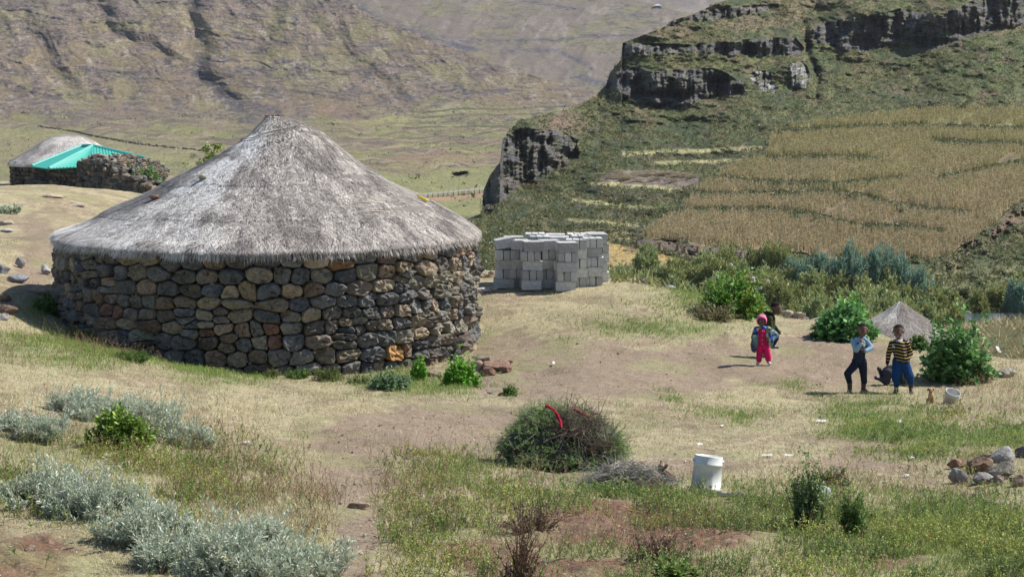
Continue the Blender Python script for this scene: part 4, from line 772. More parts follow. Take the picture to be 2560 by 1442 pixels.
# at the foot of the hut wall
HB_ = [(572, 922, 105, 66, 'grassy bright green clump against the big stones, left of the base of the wall', dict(n=130, nl=10, ll=.07, lw=.012, upright=1.2, lcols=((.22, .38, .10), (.30, .46, .13)), ang=.4)),
       (1150, 968, 100, 74, 'vivid green broadleaf weed at the right end of the hut wall', dict(n=170, nl=16, ll=.045, lw=.035, lcols=((.2, .46, .04), (.26, .55, .07), (.13, .32, .04)))),
       (1047, 948, 46, 56, 'narrow vivid green weed climbing the hut wall near an orange stone', dict(n=60, nl=16, ll=.045, lw=.03, lcols=((.17, .42, .04), (.24, .5, .07)))),
       (975, 972, 130, 44, 'low bluish green leafy weed in front of the wall below the orange stone', dict(n=140, nl=12, ll=.045, lw=.025, lcols=((.22, .33, .17), (.15, .25, .12)))),
       (820, 950, 95, 34, 'low yellowish green weed at the foot of the middle of the wall', dict(n=90, nl=10, ll=.04, lw=.014, lcols=((.19, .24, .07), (.13, .19, .05)))),
       (745, 945, 80, 24, 'small dark green weed patch under the darkest stones of the wall', dict(n=60, nl=10, ll=.04, lw=.016)),
       (895, 962, 70, 26, 'small fine leaved green weed between the yellowish and the bluish weed', dict(n=60, nl=10, ll=.035, lw=.012, lcols=((.15, .21, .07), (.1, .16, .05)))),
       (680, 945, 50, 30, 'pale yellow green feathery weed right of the grassy clump', dict(n=50, nl=12, ll=.03, lw=.01, lcols=((.26, .27, .11), (.2, .24, .08)), upright=.6)),
       (1272, 988, 50, 26, 'small green weed at the bottom of the crumbling earth bank', dict(n=50, nl=10, ll=.035, lw=.02)),
       (120, 778, 90, 40, 'leafy green weed under the long tan boulder left of the hut', dict(n=90, nl=12, ll=.05, lw=.03)),
       (330, 905, 150, 26, 'low dark grass strip in the shade of the left wall', dict(n=120, nl=10, ll=.06, lw=.012, upright=1, ang=.4)),
       (200, 850, 130, 26, 'dark green grassy patch at the shaded left foot of the hut', dict(n=120, nl=10, ll=.06, lw=.012, upright=1, ang=.4))]
for x, y, w, h, lb, kw in HB_: bush(x, y, w, h, lb, cat='weed', name='weed', **kw)
# silver shrubs
def drift_mesh(name, w, dp, h, n, seed, lcols=SILV, ll=.034, lw=.010, stemcol=(.42, .43, .37), nl=18, gaps=.42, ang=.75, fl=None):
    """straggling low shrub: many upright sprigs over an uneven footprint with gaps"""
    rng = np.random.default_rng(seed); S = Soup(); a = rng.uniform(0, 2*np.pi, n*3); r = np.sqrt(rng.random(n*3)); x = np.cos(a)*r*w/2; y = np.sin(a)*r*dp/2; k = (fbm(x/w*5+seed, y/dp*4, 3, seed) > gaps)&(r < .75+.25*vn(np.cos(a)*2+seed, np.sin(a)*2, seed)); x, y, r = x[k][:n], y[k][:n], r[k][:n]; m = len(x)
    H = h*1.08*(.3+.85*fbm(x/w*4+9, y/dp*3, 2, seed+3))*(1-.45*r**2)*rng.uniform(.6, 1.15, m); H = H*np.where(rng.random(m) < .08, rng.uniform(1.2, 1.8, m), 1); d = np.stack([x/w*.9+rng.normal(0, .28, m), y/dp*.5+rng.normal(0, .28, m), np.ones(m)], -1); b = np.stack([x, y, x*0-.03], -1)
    pt = stems(S, b, d, H, rng, .25, .0028, stemcol, nl, ll, lw, lcols, t0=.15, ang=ang); t = rng.uniform(.2, .8, (m, 2)); p = pt(t).reshape(-1, 3); stems(S, p, nrm(np.repeat(nrm(d), 2, 0)+rdir(m*2, -.1, .8, rng)*.9), np.repeat(H, 2)*.35, rng, .2, .002, stemcol, nl//2, ll, lw, lcols, t0=.1, ang=ang)
    if fl: fl(S, rng, b+nrm(d)*H[:, None])
    return S.mesh(name)
SB = [(70, 1090, 190, 90, 'pale silvery shrub at the left edge of the photo, upper group', 320), (205, 1040, 250, 85, 'silvery shrub behind the bright green bush, left half', 420), (365, 1062, 230, 85, 'silvery shrub behind the bright green bush, right half', 400), (455, 1110, 150, 80, 'silvery shrub at the right end of the upper silver group', 220),
      (110, 1265, 260, 100, 'silvery shrub at the left edge of the lower silver group', 460), (240, 1300, 250, 120, 'silvery shrub with one tall grey spike in the lower group', 460), (365, 1345, 270, 115, 'silvery shrub in the middle of the lower slope', 480), (480, 1420, 270, 130, 'large pale silver shrub at the bottom edge, first from the left', 560),
      (610, 1465, 280, 165, 'tall pale silver shrub at the bottom edge, between two others', 620), (750, 1450, 230, 165, 'silver shrub at the bottom edge beside the earth path', 480), (650, 1350, 130, 80, 'small silver shrub standing above the bottom row', 160), (18, 534, 60, 28, 'tiny grey green shrub far up the slope left of the hut', 60)]
for k, (x, y, w, h, lb, nn) in enumerate(SB):
    q = hit(x, y); s = F/q[1]; far_ = y < 900; me = drift_mesh('silver_shrub', w/s, w/s*.8, h/s, int(nn*.66), 200+k, ll=.044 if not far_ else .08, lw=.012 if not far_ else .03, gaps=.46 if not far_ else .2, fl=flowers([(.7, .48, .05)], .013, 16, .5) if not far_ else None)
    meta(obj('silver_shrub', me, M['leaf'], None, q), lb, 'shrub', 'silvery shrubs on the left slope')
bush(300, 1122, 210, 110, 'bright yellow green leafy bush in the middle of the upper silver shrubs', n=170, nl=18, ll=.05, lw=.03, lcols=((.20, .33, .055), (.30, .42, .07), (.12, .2, .04)), upright=.4)
bush(2020, 1330, 170, 190, 'dark green small leaved bush growing in front of the pale grey green canister', n=190, nl=22, ll=.026, lw=.017, lcols=((.11, .2, .06), (.2, .32, .1), (.3, .36, .18)), upright=.9, shell=.25)
bush(2130, 1345, 120, 130, 'spiky green weed right of the dark small leaved bush', n=90, nl=16, ll=.035, lw=.012, upright=1.2, cat='weed', name='weed')
bush(2080, 1215, 100, 50, 'low weed with yellow flowers behind the pale canister', cat='weed', name='flowering_weed', n=60, nl=14, ll=.03, lw=.012, extra=flowers([(.8, .7, .03)], .03, 7, .5), lcols=((.12, .15, .07), (.18, .2, .1)))
bush(1300, 1450, 150, 190, 'dead brown branching weed on the red soil at the bottom centre', cat='weed', name='dead_weed', n=60, nl=7, ll=.03, lw=.012, lcols=((.16, .09, .06), (.12, .07, .05)), stemcol=(.2, .13, .09), rad=.005, bend=.4, upright=.8)
bush(1640, 1400, 170, 80, 'dead reddish brown weed lying low on the soil, right of centre', cat='weed', name='dead_weed', n=90, nl=7, ll=.03, lw=.012, lcols=((.19, .11, .07), (.12, .07, .05)), stemcol=(.2, .12, .09), rad=.004, bend=.5)
bush(1330, 1330, 170, 90, 'dead brown twiggy weed on the soil below the brushwood bundle', cat='weed', name='dead_weed', n=80, nl=7, ll=.03, lw=.012, lcols=((.17, .1, .07), (.13, .09, .05)), stemcol=(.22, .15, .11), rad=.004, bend=.5)
bush(1690, 1455, 120, 60, 'pale lime green broadleaf plant at the bottom edge', cat='weed', name='weed', n=50, nl=12, ll=.06, lw=.045, lcols=((.3, .36, .12), (.2, .3, .08)))
# plants at the far compound and a tree behind the thatch
bush(372, 452, 100, 105, 'leafy green bush growing inside the broken stone walls', n=220, nl=18, ll=.17, lw=.12, lcols=((.16, .28, .1), (.24, .36, .13), (.1, .18, .06)), D=108., rad=.01)
bush(342, 446, 40, 112, 'narrow yellow green plant beside the turquoise roof', cat='plant', name='plant', n=60, nl=14, ll=.16, lw=.07, lcols=((.2, .26, .07), (.15, .22, .05)), D=107., upright=1, rad=.01)
bush(248, 458, 60, 22, 'dark green weeds at the foot of the ruined wall', cat='weed', name='weed', n=70, nl=10, ll=.15, lw=.05, D=104.)
def tree(px, py, w, h, D, label, cols, trunk=.35, seed=3, n=130, name='tree', loc=None, ll=.3):
    q = at(px, D) if loc is None else np.array(loc); s = F/q[1]; W, Hh_ = w/s, h/s; t = empty(name, q, label, 'tree'); S = Soup(); rng = np.random.default_rng(seed)
    V, Q, T = tube([(0, 0, -.2), (.02*W, 0, Hh_*.3), (-.02*W, .02*W, Hh_*.55)], [W*.045, W*.03, W*.02], 8); S.add(V, [.14, .11, .08], Q, T)
    for k in range(7):
        a = k*.9; b = np.array([math.cos(a)*W*.3, math.sin(a)*W*.3, Hh_*(.6+.25*rng.random())]); V, Q, T = tube([(0, 0, Hh_*(.15+.05*k)), b*.5+[0, 0, Hh_*.08], b], [W*.02, W*.014, W*.006], 6); S.add(V, [.14, .11, .08], Q, T)
    obj('trunk', S.mesh('trunk', True), M['wood'], t); S = Soup(); tg = dome(n, W, W*.9, Hh_*.7, rng, .3); tg[:, 2] += Hh_*.28; k = 60
    cc = np.repeat(tg, k, 0)+rng.normal(0, W*.055, (n*k, 3)); a = rdir(n*k, rng=rng)*ll*.5; b = rdir(n*k, rng=rng)*ll*.35; S.quads(np.stack([cc-a, cc-b, cc+a, cc+b], 1), np.array(cols)[rng.integers(0, len(cols), n*k)]*rng.uniform(.7, 1.3, (n*k, 1)))
    obj('crown', S.mesh('crown'), M['leaf'], t); return t
tree(536, 412, 100, 77+(CZ-float(gz(P(536, 400, 92.)[0], 92.)))*F/92.-330, 92., 'small yellow green tree rising behind the left slope of the big thatched roof', ((.34, .4, .12), (.26, .33, .1), (.18, .23, .07)), ll=.14)
# riverside thicket
def hillpos(px, py):
    j = int(np.argmin(np.abs(hpx-px))); i = int(np.argmin(np.abs(hPY[:, j]-py))); return hillV[i, j]
rng = np.random.default_rng(77)
def thick(name, cols, up, seed, n=190, ll=.5, lw=.17):
    return bush_mesh(name, 6.2, 3.6, 4.5, n=n, nl=16, ll=ll, lw=lw, lcols=cols, stemcol=(.16, .14, .09), seed=seed, upright=up, rad=.025, shell=.35, spread=.6, ang=.5, sub=3)
TO = [thick('olive_bush', OLIVE, .6, k) for k in (1, 2, 3)]; TB = [thick('willow_bush', BLUEG, 1.3, k, ll=.6, lw=.13) for k in (4, 5)]; TG = [thick('olive_bush', ((.28, .36, .15), (.36, .44, .19), (.46, .43, .18)), .8, k) for k in (7, 8)]
topl_ = [(1480, 690), (1560, 690), (1600, 678), (1700, 668), (1850, 655), (1950, 660), (2000, 668), (2340, 725), (2400, 745), (2480, 735), (2560, 720), (2900, 700)]
nb_ = 0
for row, off in enumerate((34, 62, 92, 124, 158)):
    x = 1500+row*22
    while x < 2760:
        y = itp(x, topl_)+off+rng.uniform(-8, 8)
        if y < 865 and not (x > 2395 and y > 795) and not (2140 < x+row and x < 2330 and off > 200):
            p = hillpos(x, y)+[0, 0, -.2]; mlist = TG if rng.random() < .4 else TO; o = obj('olive_bush', mlist[nb_ % len(mlist)], M['leaf'], None, p); sc = rng.uniform(.8, 1.4); o.scale = (sc, sc, sc*rng.uniform(.8, 1.2)); o.rotation_euler = (0, 0, rng.uniform(0, 6)); nb_ += 1
            meta(o, 'olive green bush in the thick belt of riverside bushes below the maize fields', 'bush', 'olive bushes along the river')
        x += rng.uniform(42, 74)
for x, y, sc, hs in ((1975, 712, .8, 1.0), (2010, 730, .95, 1.1), (2050, 722, .9, 1.2), (2090, 740, 1, 1.25), (2122, 728, .7, 2.0), (2150, 745, 1, 1.3), (2190, 735, .95, 1.4), (2222, 730, .65, 2.25), (2250, 750, 1, 1.3), (2290, 760, 1, 1.15), (2325, 775, .8, 1.0), (2310, 748, .7, 1.1), (2060, 700, .6, 1.0), (2545, 790, .9, 1.2), (2580, 760, .9, 1.3), (2170, 700, .6, 1.3)):
    o = obj('willow_bush', TB[nb_ % 2], M['leaf'], None, hillpos(x, y)); o.scale = (sc*1.15, sc*1.15, sc*hs*1.25); o.rotation_euler = (0, 0, rng.uniform(0, 6)); nb_ += 1
    lb = {2122: 'tall blue green willow peak, first of two standing above the thicket', 2222: 'tallest blue green willow peak, right of the other above the thicket'}.get(x, 'blue green willow bush in the dense willow clump by the river')
    meta(o, lb, 'willow', None if x in (2122, 2222) else 'blue green willows by the river')

# ---- weeds of the foreground (uncountable) ------------------------------------
rng = np.random.default_rng(91)
def scatter(n, L, lo=560, yr=(960, 1500)):
    """ground points whose photo position falls in soft blobs"""
    out = []; 
    while sum(map(len, out)) < n:
        x, D = blades(n*3, rng, 14.5, 46, (-420, 2980)); z = gz(x, D); bx, by = proj(np.stack([x, D, z], -1)); j = fbm(x*1.2, D, 3, 401)-.5; w = blobs(bx+j*160, by+j*80, L)*sst(.40, .56, fbm(x*2.1, D*1.7, 3, 402)+.04); k = rng.random(n*3) < w*(1-1.3*np.clip(blobs(bx+j*40, by, [(895, 1330, 60, 150), (870, 1180, 70, 60), (1420, 1325, 210, 38), (1700, 1372, 150, 28), (1500, 1425, 120, 20), (1800, 1180, 260, 22)]), 0, .77)); out.append(np.stack([x, D, z], -1)[k])
    return np.concatenate(out)[:n]
weedL = [(2900, 1330, 330, 110, .9), (-250, 1200, 200, 160, .6), (1900, 1290, 720, 45, 1), (1150, 1165, 150, 25, .5), (2380, 1370, 330, 110, 1), (1500, 1245, 330, 26, .9), (1750, 1250, 160, 20, 1), (1080, 1330, 140, 110, .7), (1600, 1440, 700, 40, .5), (2240, 1090, 140, 40, .7), (2480, 1090, 150, 60, .5), (300, 1180, 260, 70, .7), (480, 1200, 150, 90, .7), (60, 1190, 140, 90, .6), (1700, 770, 120, 25, .5), (2300, 1040, 180, 30, .5)]
b = scatter(8600, weedL); n = len(b); S = Soup(); d = rdir(n, .75, 1, rng)
tn_ = fbm(b[:, 0]*1.7, b[:, 1]*1.3, 3, 421); tn2 = fbm(b[:, 0]*1.1+7, b[:, 1], 3, 423); tint = mix(mix(np.ones((n, 3)), [.55, .62, .6], sst(.42, .6, tn_)), [1.5, 1.2, 1.1], sst(.5, .66, tn2)); tint = tint*rng.uniform(.7, 1.3, (n, 1))
stems(S, b, d, rng.uniform(.05, .19, n)*np.where(b[:, 1] < 22, 1, .7)*(.5+1.1*fbm(b[:, 0]*2+3, b[:, 1]*1.6, 2, 425)), rng, .25, .0022, (.17, .19, .08), 15, .030, .0095, ((.23, .35, .09), (.31, .40, .11), (.17, .26, .07), (.44, .42, .20), (.22, .31, .1)), t0=.1, ang=.75, tint=tint)
b2 = scatter(1700, [(1900, 1290, 720, 50, .8), (1080, 1330, 150, 110, 1), (2350, 1370, 330, 110, 1), (420, 1210, 260, 90, .7)]); n = len(b2)
stems(S, b2, rdir(n, .8, 1, rng), rng.uniform(.10, .25, n), rng, .2, .002, (.2, .2, .08), 12, .022, .010, ((.42, .47, .12), (.32, .40, .09)), t0=.45, ang=.9)
meta(obj('weeds', S.mesh('weeds'), M['leaf']), 'knee high green weeds and herbs covering the foreground', 'weeds', kind='stuff')
b = scatter(5200, [(900, 1290, 420, 120, .8), (560, 1230, 160, 90, 1), (1500, 1340, 420, 80, .8), (2100, 1230, 450, 50, .5), (300, 1150, 330, 100, .6), (150, 880, 220, 40, .6), (2480, 960, 140, 60, .6)]); n = len(b); S = Soup()
stems(S, b, rdir(n, .8, 1, rng), rng.uniform(.08, .30, n), rng, .2, .0016, (.36, .26, .15), 6, .022, .006, ((.42, .27, .15), (.54, .43, .25), (.28, .17, .1)), t0=.45, ang=.5)
meta(obj('dry_weeds', S.mesh('dry_weeds'), M['grass']), 'thin reddish brown dry stalks and seed heads among the weeds', 'dry grass', kind='stuff')
# grassy tufts on the yard
b = scatter(15000, [(2240, 1085, 150, 42, 1), (2200, 1035, 130, 30, .7), (1640, 825, 170, 24, .8), (1780, 745, 120, 30, 1), (1945, 957, 60, 10, 1), (2030, 985, 50, 8, 1), (1690, 1003, 30, 8, 1), (1830, 1040, 90, 20, .6), (2560, 1100, 150, 60, .6), (1060, 960, 160, 16, .8), (270, 870, 240, 34, .9), (560, 925, 130, 24, .9), (1600, 1235, 500, 30, .8), (2350, 1350, 300, 80, .7)]); n = len(b); S = Soup()
stems(S, b, rdir(n, .4, 1, rng), rng.uniform(.03, .085, n), rng, .35, .002, (.2, .29, .08), 6, .04, .006, ((.28, .42, .10), (.38, .48, .14), (.19, .29, .07)), t0=0, ang=.35, seg=1)
meta(obj('green_tufts', S.mesh('green_tufts'), M['grass']), 'fresh green grass tufts growing in patches on the trodden yard', 'grass', kind='stuff')
# ------------------------------------------------------------------ small thatched hut below the yard edge
q = P(2250, 760, 46.5); gbz = float(gz(q[0], 46.5)); sh = empty('small_thatched_hut', (q[0], 46.5, gbz), 'small hut sunk below the yard edge, its worn thatched cone roof showing', 'hut'); SR = 1.45; zt = CZ-(752-HOR)*46.5/F-gbz
pfS = [(0, zt), (.05, zt-.02), (.25, zt-.19), (.6, zt-.40), (.95, zt-.60), (1.2, zt-.76), (1.5, zt-.97), (1.66, zt-1.10)]
def sp_(r, a): return np.stack([np.cos(a)*r, np.sin(a)*r, itp(r, pfS)+.04*(fbm(np.cos(a)*r*3, np.sin(a)*r*3, 3, 93)-.5)], -1)
A_, R_ = np.meshgrid(np.linspace(0, 2*np.pi, 91), np.linspace(.01, 1.66, 40)); V = sp_(R_, A_); lo_ = V[-1:].copy(); lo_[..., 2] -= .1; V = np.concatenate([V, lo_]).reshape(-1, 3)
def scol(x, y):
    r = np.hypot(x, y); a = np.arctan2(y, x); c = mix(np.zeros(x.shape+(3,))+[.30, .265, .24], [.40, .36, .33], sst(.4, .6, fbm(x*2, y*2, 3, 94))); c = mix(c, [.62, .58, .52], sst(.75, .4, r)*sst(-.1, -.5, np.cos(a))); return mix(c, [.55, .53, .5], sst(.4, .65, fbm(x*5, y*5, 2, 95))*sst(-.2, -.6, np.cos(a)))
S = Soup(); S.add(V, scol(V[:, 0], V[:, 1])*.7, Q=grid_faces(41, 91)); rng = np.random.default_rng(36); n = 26000; r = np.sqrt(rng.random(n))*1.66; a = rng.uniform(-np.pi, np.pi, n); p0 = sp_(r, a); p1 = sp_(np.minimum(r+rng.uniform(.06, .14, n), 1.75), a+rng.normal(0, .02, n)); p1[:, 2] += .015; w = np.stack([-np.sin(a), np.cos(a), a*0], -1)*.0055
S.tris(np.stack([p0-w, p0+w, p1], 1), scol(p0[:, 0], p0[:, 1])*np.clip(rng.normal(1, .3, (n, 1)), .3, 1.6)); obj('roof', S.mesh('roof'), M['thatch'], sh)
hh_ = zt-1.05
def pls(u, z, o): a = u/SR-math.pi/2; r = SR+o; return np.stack([np.cos(a)*r, np.sin(a)*r, z-.3], -1)
wls = obj('wall', stone_wall_mesh('wall', stone_cells(2*math.pi*SR, max(.5, hh_+.35), 17, sw=.3, sh=.2), pls, 18), M['stone'], sh)
a = np.linspace(0, 2*np.pi, 49); V = np.stack([np.stack([np.cos(a)*(SR-.08), np.sin(a)*(SR-.08), a*0+z], -1) for z in (-.3, hh_+.05)]); obj('mud_core', mkmesh('mud_core', V.reshape(-1, 3), [grid_faces(2, 49)], None, True), M['mud'], wls)

# ------------------------------------------------------------------ concrete block stack
BL, BH, BT = .39, .188, .125
def block_mesh(seed):
    bm = bmesh.new(); bmesh.ops.create_cube(bm, size=1); bmesh.ops.scale(bm, vec=(BL, BT, BH), verts=bm.verts); bmesh.ops.bevel(bm, geom=bm.edges[:], offset=.006, segments=2, affect='EDGES'); bmesh.ops.subdivide_edges(bm, edges=[e for e in bm.edges if e.calc_length() > .1], cuts=6, use_grid_fill=True)
    rg = np.random.default_rng(seed); V = np.array([v.co[:] for v in bm.verts]); dn = (fbm3(V*22+seed, 3, seed)-.5)*.009; e = (np.abs(V)/np.array([BL, BT, BH])*2 > .93).sum(1) >= 2; chip = e*np.maximum(0, fbm3(V*13+seed*3, 2, seed+1)-.6)*.11
    V = V+nrm(V)*(dn-chip)[:, None]
    for v, c in zip(bm.verts, V): v.co = c
    me = bpy.data.meshes.new('concrete_block'); bm.to_mesh(me); bm.free(); me.materials.append(mat('concrete', rough=.95, attr=False, base=tuple(np.array([.50, .49, .465])*(.76+.09*seed)), var=.32, vscale=18, bump=.5, bscale=60, detail=9)); return me
BM = [block_mesh(k) for k in range(6)]; bi = 0; rgb = random.Random(4)
pill = [(1262, 46.1, .14, 'tilted left', 0), (1328, 45.65, .10, 'second', 0), (1416, 45.35, .14, 'front', 0), (1482, 45.95, .02, 'right end', 0), (1372, 45.85, .16, 'recessed', 0), (1440, 45.85, .05, 'mid right', 0), (1302, 46.12, .03, 'mid left', 0), (1350, 46.3, .05, 'mid back', 0), (1398, 46.3, 0, 'back middle', 0), (1452, 46.3, .02, 'back right', 0), (1495, 46.42, 0, 'rear right', 0), (1288, 46.6, .04, 'far left', 0), (1338, 46.75, 0, 'far middle', 0), (1388, 46.75, .03, 'far centre', 0), (1440, 46.78, .03, 'far right', 0), (1488, 46.85, .01, 'far end', 0)]
crs = ['bottom', 'second', 'third', 'fourth', 'topmost']
base_z = {}
for k, (ppx, D, rot, pn, tilt) in enumerate(pill):
    x = float(P(ppx, 650, D)[0]); z0 = float(gz(x, D))+.0; rot0 = rot
    for c in range(5):
        head = c % 2 == (0 if k in (3, 5, 7, 9, 12, 14) else 1); jx, jy, jr = rgb.uniform(-.028, .028), rgb.uniform(-.03, .03), rgb.uniform(-.06, .06)
        for m_ in range(3):
            o = bpy.data.objects.new('concrete_block', BM[bi % 6]); COL.objects.link(o); bi += 1; off = (m_-1)*(BT+rgb.uniform(.004, .016))
            a = rot0+jr; ca, sa = math.cos(a), math.sin(a)
            if head: lx, ly, ra = off, rgb.uniform(-.012, .012), a+math.pi/2
            else: lx, ly, ra = rgb.uniform(-.012, .012), off, a
            z = z0+BH/2+c*(BH+.002); sc_x = -.17 if k == 0 else 0
            o.location = (x+jx+lx*ca-ly*sa, D+jy+lx*sa+ly*ca, z+(.04+lx*.18 if k == 0 and c == 4 else 0)); o.rotation_euler = (0, (-.18 if (k == 0 and c == 4 and not head) else 0), ra)
            pos = ('left', 'middle', 'right')[m_] if head else ('front', 'middle', 'rear')[m_]
            o.data = BM[rgb.randrange(6)]; meta(o, f'concrete block, {pos} of three in {crs[c]} layer of the {pn} column', 'block', 'concrete blocks stacked in the yard')

# ------------------------------------------------------------------ stones and rocks
G1 = (.30, .28, .26); BR = (.26, .19, .14); TN = (.42, .34, .25); WH = (.55, .52, .48); DK_ = (.16, .15, .155)
for a_ in [(2395, 1205, 48, 46, G1, 'round pale grey stone at the left end of the stone pile', .0), (2470, 1205, 70, 38, G1, 'smooth wide grey stone lying lowest in the stone pile'), (2390, 1168, 46, 34, (.26, .15, .10), 'reddish brown stone on top of the round pale one'),
           (2443, 1178, 72, 58, (.24, .16, .11), 'large brown stone with a pale top at the middle of the stone pile'), (2518, 1158, 70, 48, (.36, .34, .33), 'largest speckled grey boulder at the top of the stone pile'), (2505, 1192, 72, 46, (.2, .185, .15), 'slanting dark greenish grey slab in the stone pile'),
           (2497, 1208, 30, 34, (.24, .19, .17), 'small pinkish grey stone between slab and wide stone'), (2465, 1145, 34, 18, BR, 'small stone half hidden behind the brown and the speckled boulders'), (2556, 1140, 40, 40, DK_, 'dark stone cut off by the right edge above the slab'), (2548, 1212, 36, 34, BR, 'brown stone half hidden in weeds at the right edge')]:
    rock(a_[0], a_[1]+4, a_[2], a_[3], a_[4], a_[5], group='stones of the pile on the right', seed=int(a_[0]), rot=random.uniform(-.3, .3))
for a_ in [(1588, 703, 34, 12, TN, 'pale stone at the start of the yard edge row behind the block stack'), (1612, 706, 26, 14, G1, 'low grey stone, second in the yard edge row'), (1648, 714, 18, 8, DK_, 'small dark flat stone in the yard edge row'), (1672, 719, 30, 12, G1, 'grey stone in the middle of the yard edge row'),
           (1693, 727, 20, 9, G1, 'small grey stone before the last two of the yard edge row'), (1712, 731, 22, 9, TN, 'tan stone next to last of the yard edge row'), (1724, 735, 14, 7, G1, 'last tiny stone of the yard edge row before the rose bush')]:
    rock(a_[0], a_[1], a_[2], a_[3], a_[4], a_[5], group='stones edging the yard behind the blocks', D=46.6)
for a_ in [(1970, 786, 36, 24, TN, 'tan boulder just behind the olive hooded boy'), (2000, 794, 34, 28, TN, 'pointed tan boulder right of the olive hooded boy'), (2017, 797, 22, 13, DK_, 'dark round stone between the pointed and the long boulder'), (2048, 803, 52, 20, (.38, .33, .29), 'long flat pale boulder on the yard edge'), (2084, 806, 30, 22, G1, 'grey boulder touching the leafy bush'), (2517, 952, 56, 28, (.34, .31, .27), 'grey boulder right of the tall leafy bush')]:
    rock(a_[0], a_[1], a_[2], a_[3], a_[4], a_[5], cat='boulder', name='boulder', group='boulders along the yard edge', D=43.9 if a_[0] < 2300 else 37.8)
for a_ in [(12, 563, 44, 13, TN, 'pale tan rock high at the left edge of the slope'), (12, 580, 36, 12, WH, 'whitish low rock just under the pale tan one'), (48, 668, 24, 32, G1, 'upright grey rock on the left bank'), (6, 683, 34, 28, (.22, .225, .25), 'blue grey rock at the left edge beside the slab'), (42, 706, 50, 22, (.24, .245, .27), 'slanting blue grey slab on the left bank'),
           (112, 684, 26, 26, (.4, .38, .36), 'pointed rock half white half dark near the hut'), (104, 736, 88, 26, (.38, .28, .19), 'long tan and rust boulder beside the hut wall'), (8, 752, 40, 26, BR, 'tan rock low at the left edge'), (16, 785, 46, 34, (.2, .13, .10), 'dark brown boulder low on the left bank'), (6, 800, 34, 20, G1, 'grey rock at the very bottom of the left bank'),
           (134, 494, 60, 10, TN, 'flat pale outcrop in the straw slope, upper one'), (190, 515, 56, 12, TN, 'flat pale outcrop in the straw slope, lower one'), (222, 866, 16, 10, TN, 'small tan stone at the shaded foot of the hut'),
           (1212, 618, 46, 20, (.5, .40, .28), 'tan rock between the hut eave and the block stack'), (1228, 632, 30, 22, (.42, .33, .24), 'smaller tan rock touching the leftmost blocks'), (1212, 694, 56, 16, WH, 'low whitish boulder left of the block stack'), (1228, 672, 40, 16, TN, 'tan stone above the low whitish boulder'),
           (1150, 945, 46, 28, (.34, .25, .18), 'tan foundation stone near the vivid weed'), (765, 930, 90, 26, (.34, .28, .22), 'long pale foundation stone under the wall'), (1085, 940, 50, 22, (.3, .22, .16), 'brown foundation stone right of the narrow weed'),
           (1235, 925, 74, 34, (.27, .17, .12), 'crumbling reddish rock ledge at the right corner of the hut'), (1255, 915, 50, 22, (.3, .2, .14), 'flat reddish brown slab on top of the crumbling ledge'), (1218, 938, 36, 30, (.24, .14, .1), 'red earthy block under the ledge beside the hut wall'), (1195, 925, 34, 34, (.36, .27, .2), 'pale earthy block right against the corner of the hut'), (1205, 905, 50, 22, (.3, .23, .18), 'pale upper part of the ledge at the hut corner'), (1262, 930, 44, 28, (.24, .15, .11), 'dark red lump at the right end of the ledge'),
           (900, 1268, 56, 16, (.36, .26, .2), 'flat tan stone in the earth path'), (2490, 1258, 70, 14, (.36, .31, .27), 'flat pale stone in the grass below the stone pile'), (1225, 985, 18, 9, G1, 'small grey stone on the soil below the ledge')]:
    rock(a_[0], a_[1], a_[2], a_[3], a_[4], a_[5], cat='rock', name='rock', rot=random.uniform(-.15, .15), D=(47.5 if a_[1] < 640 else 45.5) if 1190 < a_[0] < 1240 and a_[1] < 700 else None)

# loose pebbles and clods, uncountable
rng = np.random.default_rng(44); n = 15000; x, D = blades(n, rng, 14.5, 46, (-120, 2680)); z = gz(x, D); bx, by = proj(np.stack([x, D, z], -1)); dm_, sm_, gm_, _, _ = ground_masks(bx, by, x, D); k = rng.random(n) < .16+.8*np.maximum(dm_, sm_); x, D, z = x[k], D[k], z[k]; n = len(x); sz = rng.lognormal(-5.0, .5, n)
oc = np.array([[1, 0, 0], [0, 1, 0], [-1, 0, 0], [0, -1, 0], [0, 0, .7], [0, 0, -.7]], float); V = np.stack([x, D, z], -1)[:, None]+oc[None]*sz[:, None, None]*rng.uniform(.6, 1.3, (n, 6, 1)); T = np.array([[0, 1, 4], [1, 2, 4], [2, 3, 4], [3, 0, 4], [1, 0, 5], [2, 1, 5], [3, 2, 5], [0, 3, 5]]); S = Soup()
S.add(V.reshape(-1, 3), np.repeat(np.array([(.38, .31, .25), (.2, .13, .09), (.55, .5, .44), (.3, .22, .16)])[rng.integers(0, 4, n)], 6, 0), T=(T[None]+np.arange(n)[:, None, None]*6).reshape(-1, 3)); meta(obj('pebbles', S.mesh('pebbles'), M['stone']), 'loose pebbles and clods on the bare trodden earth', 'pebbles', kind='stuff')

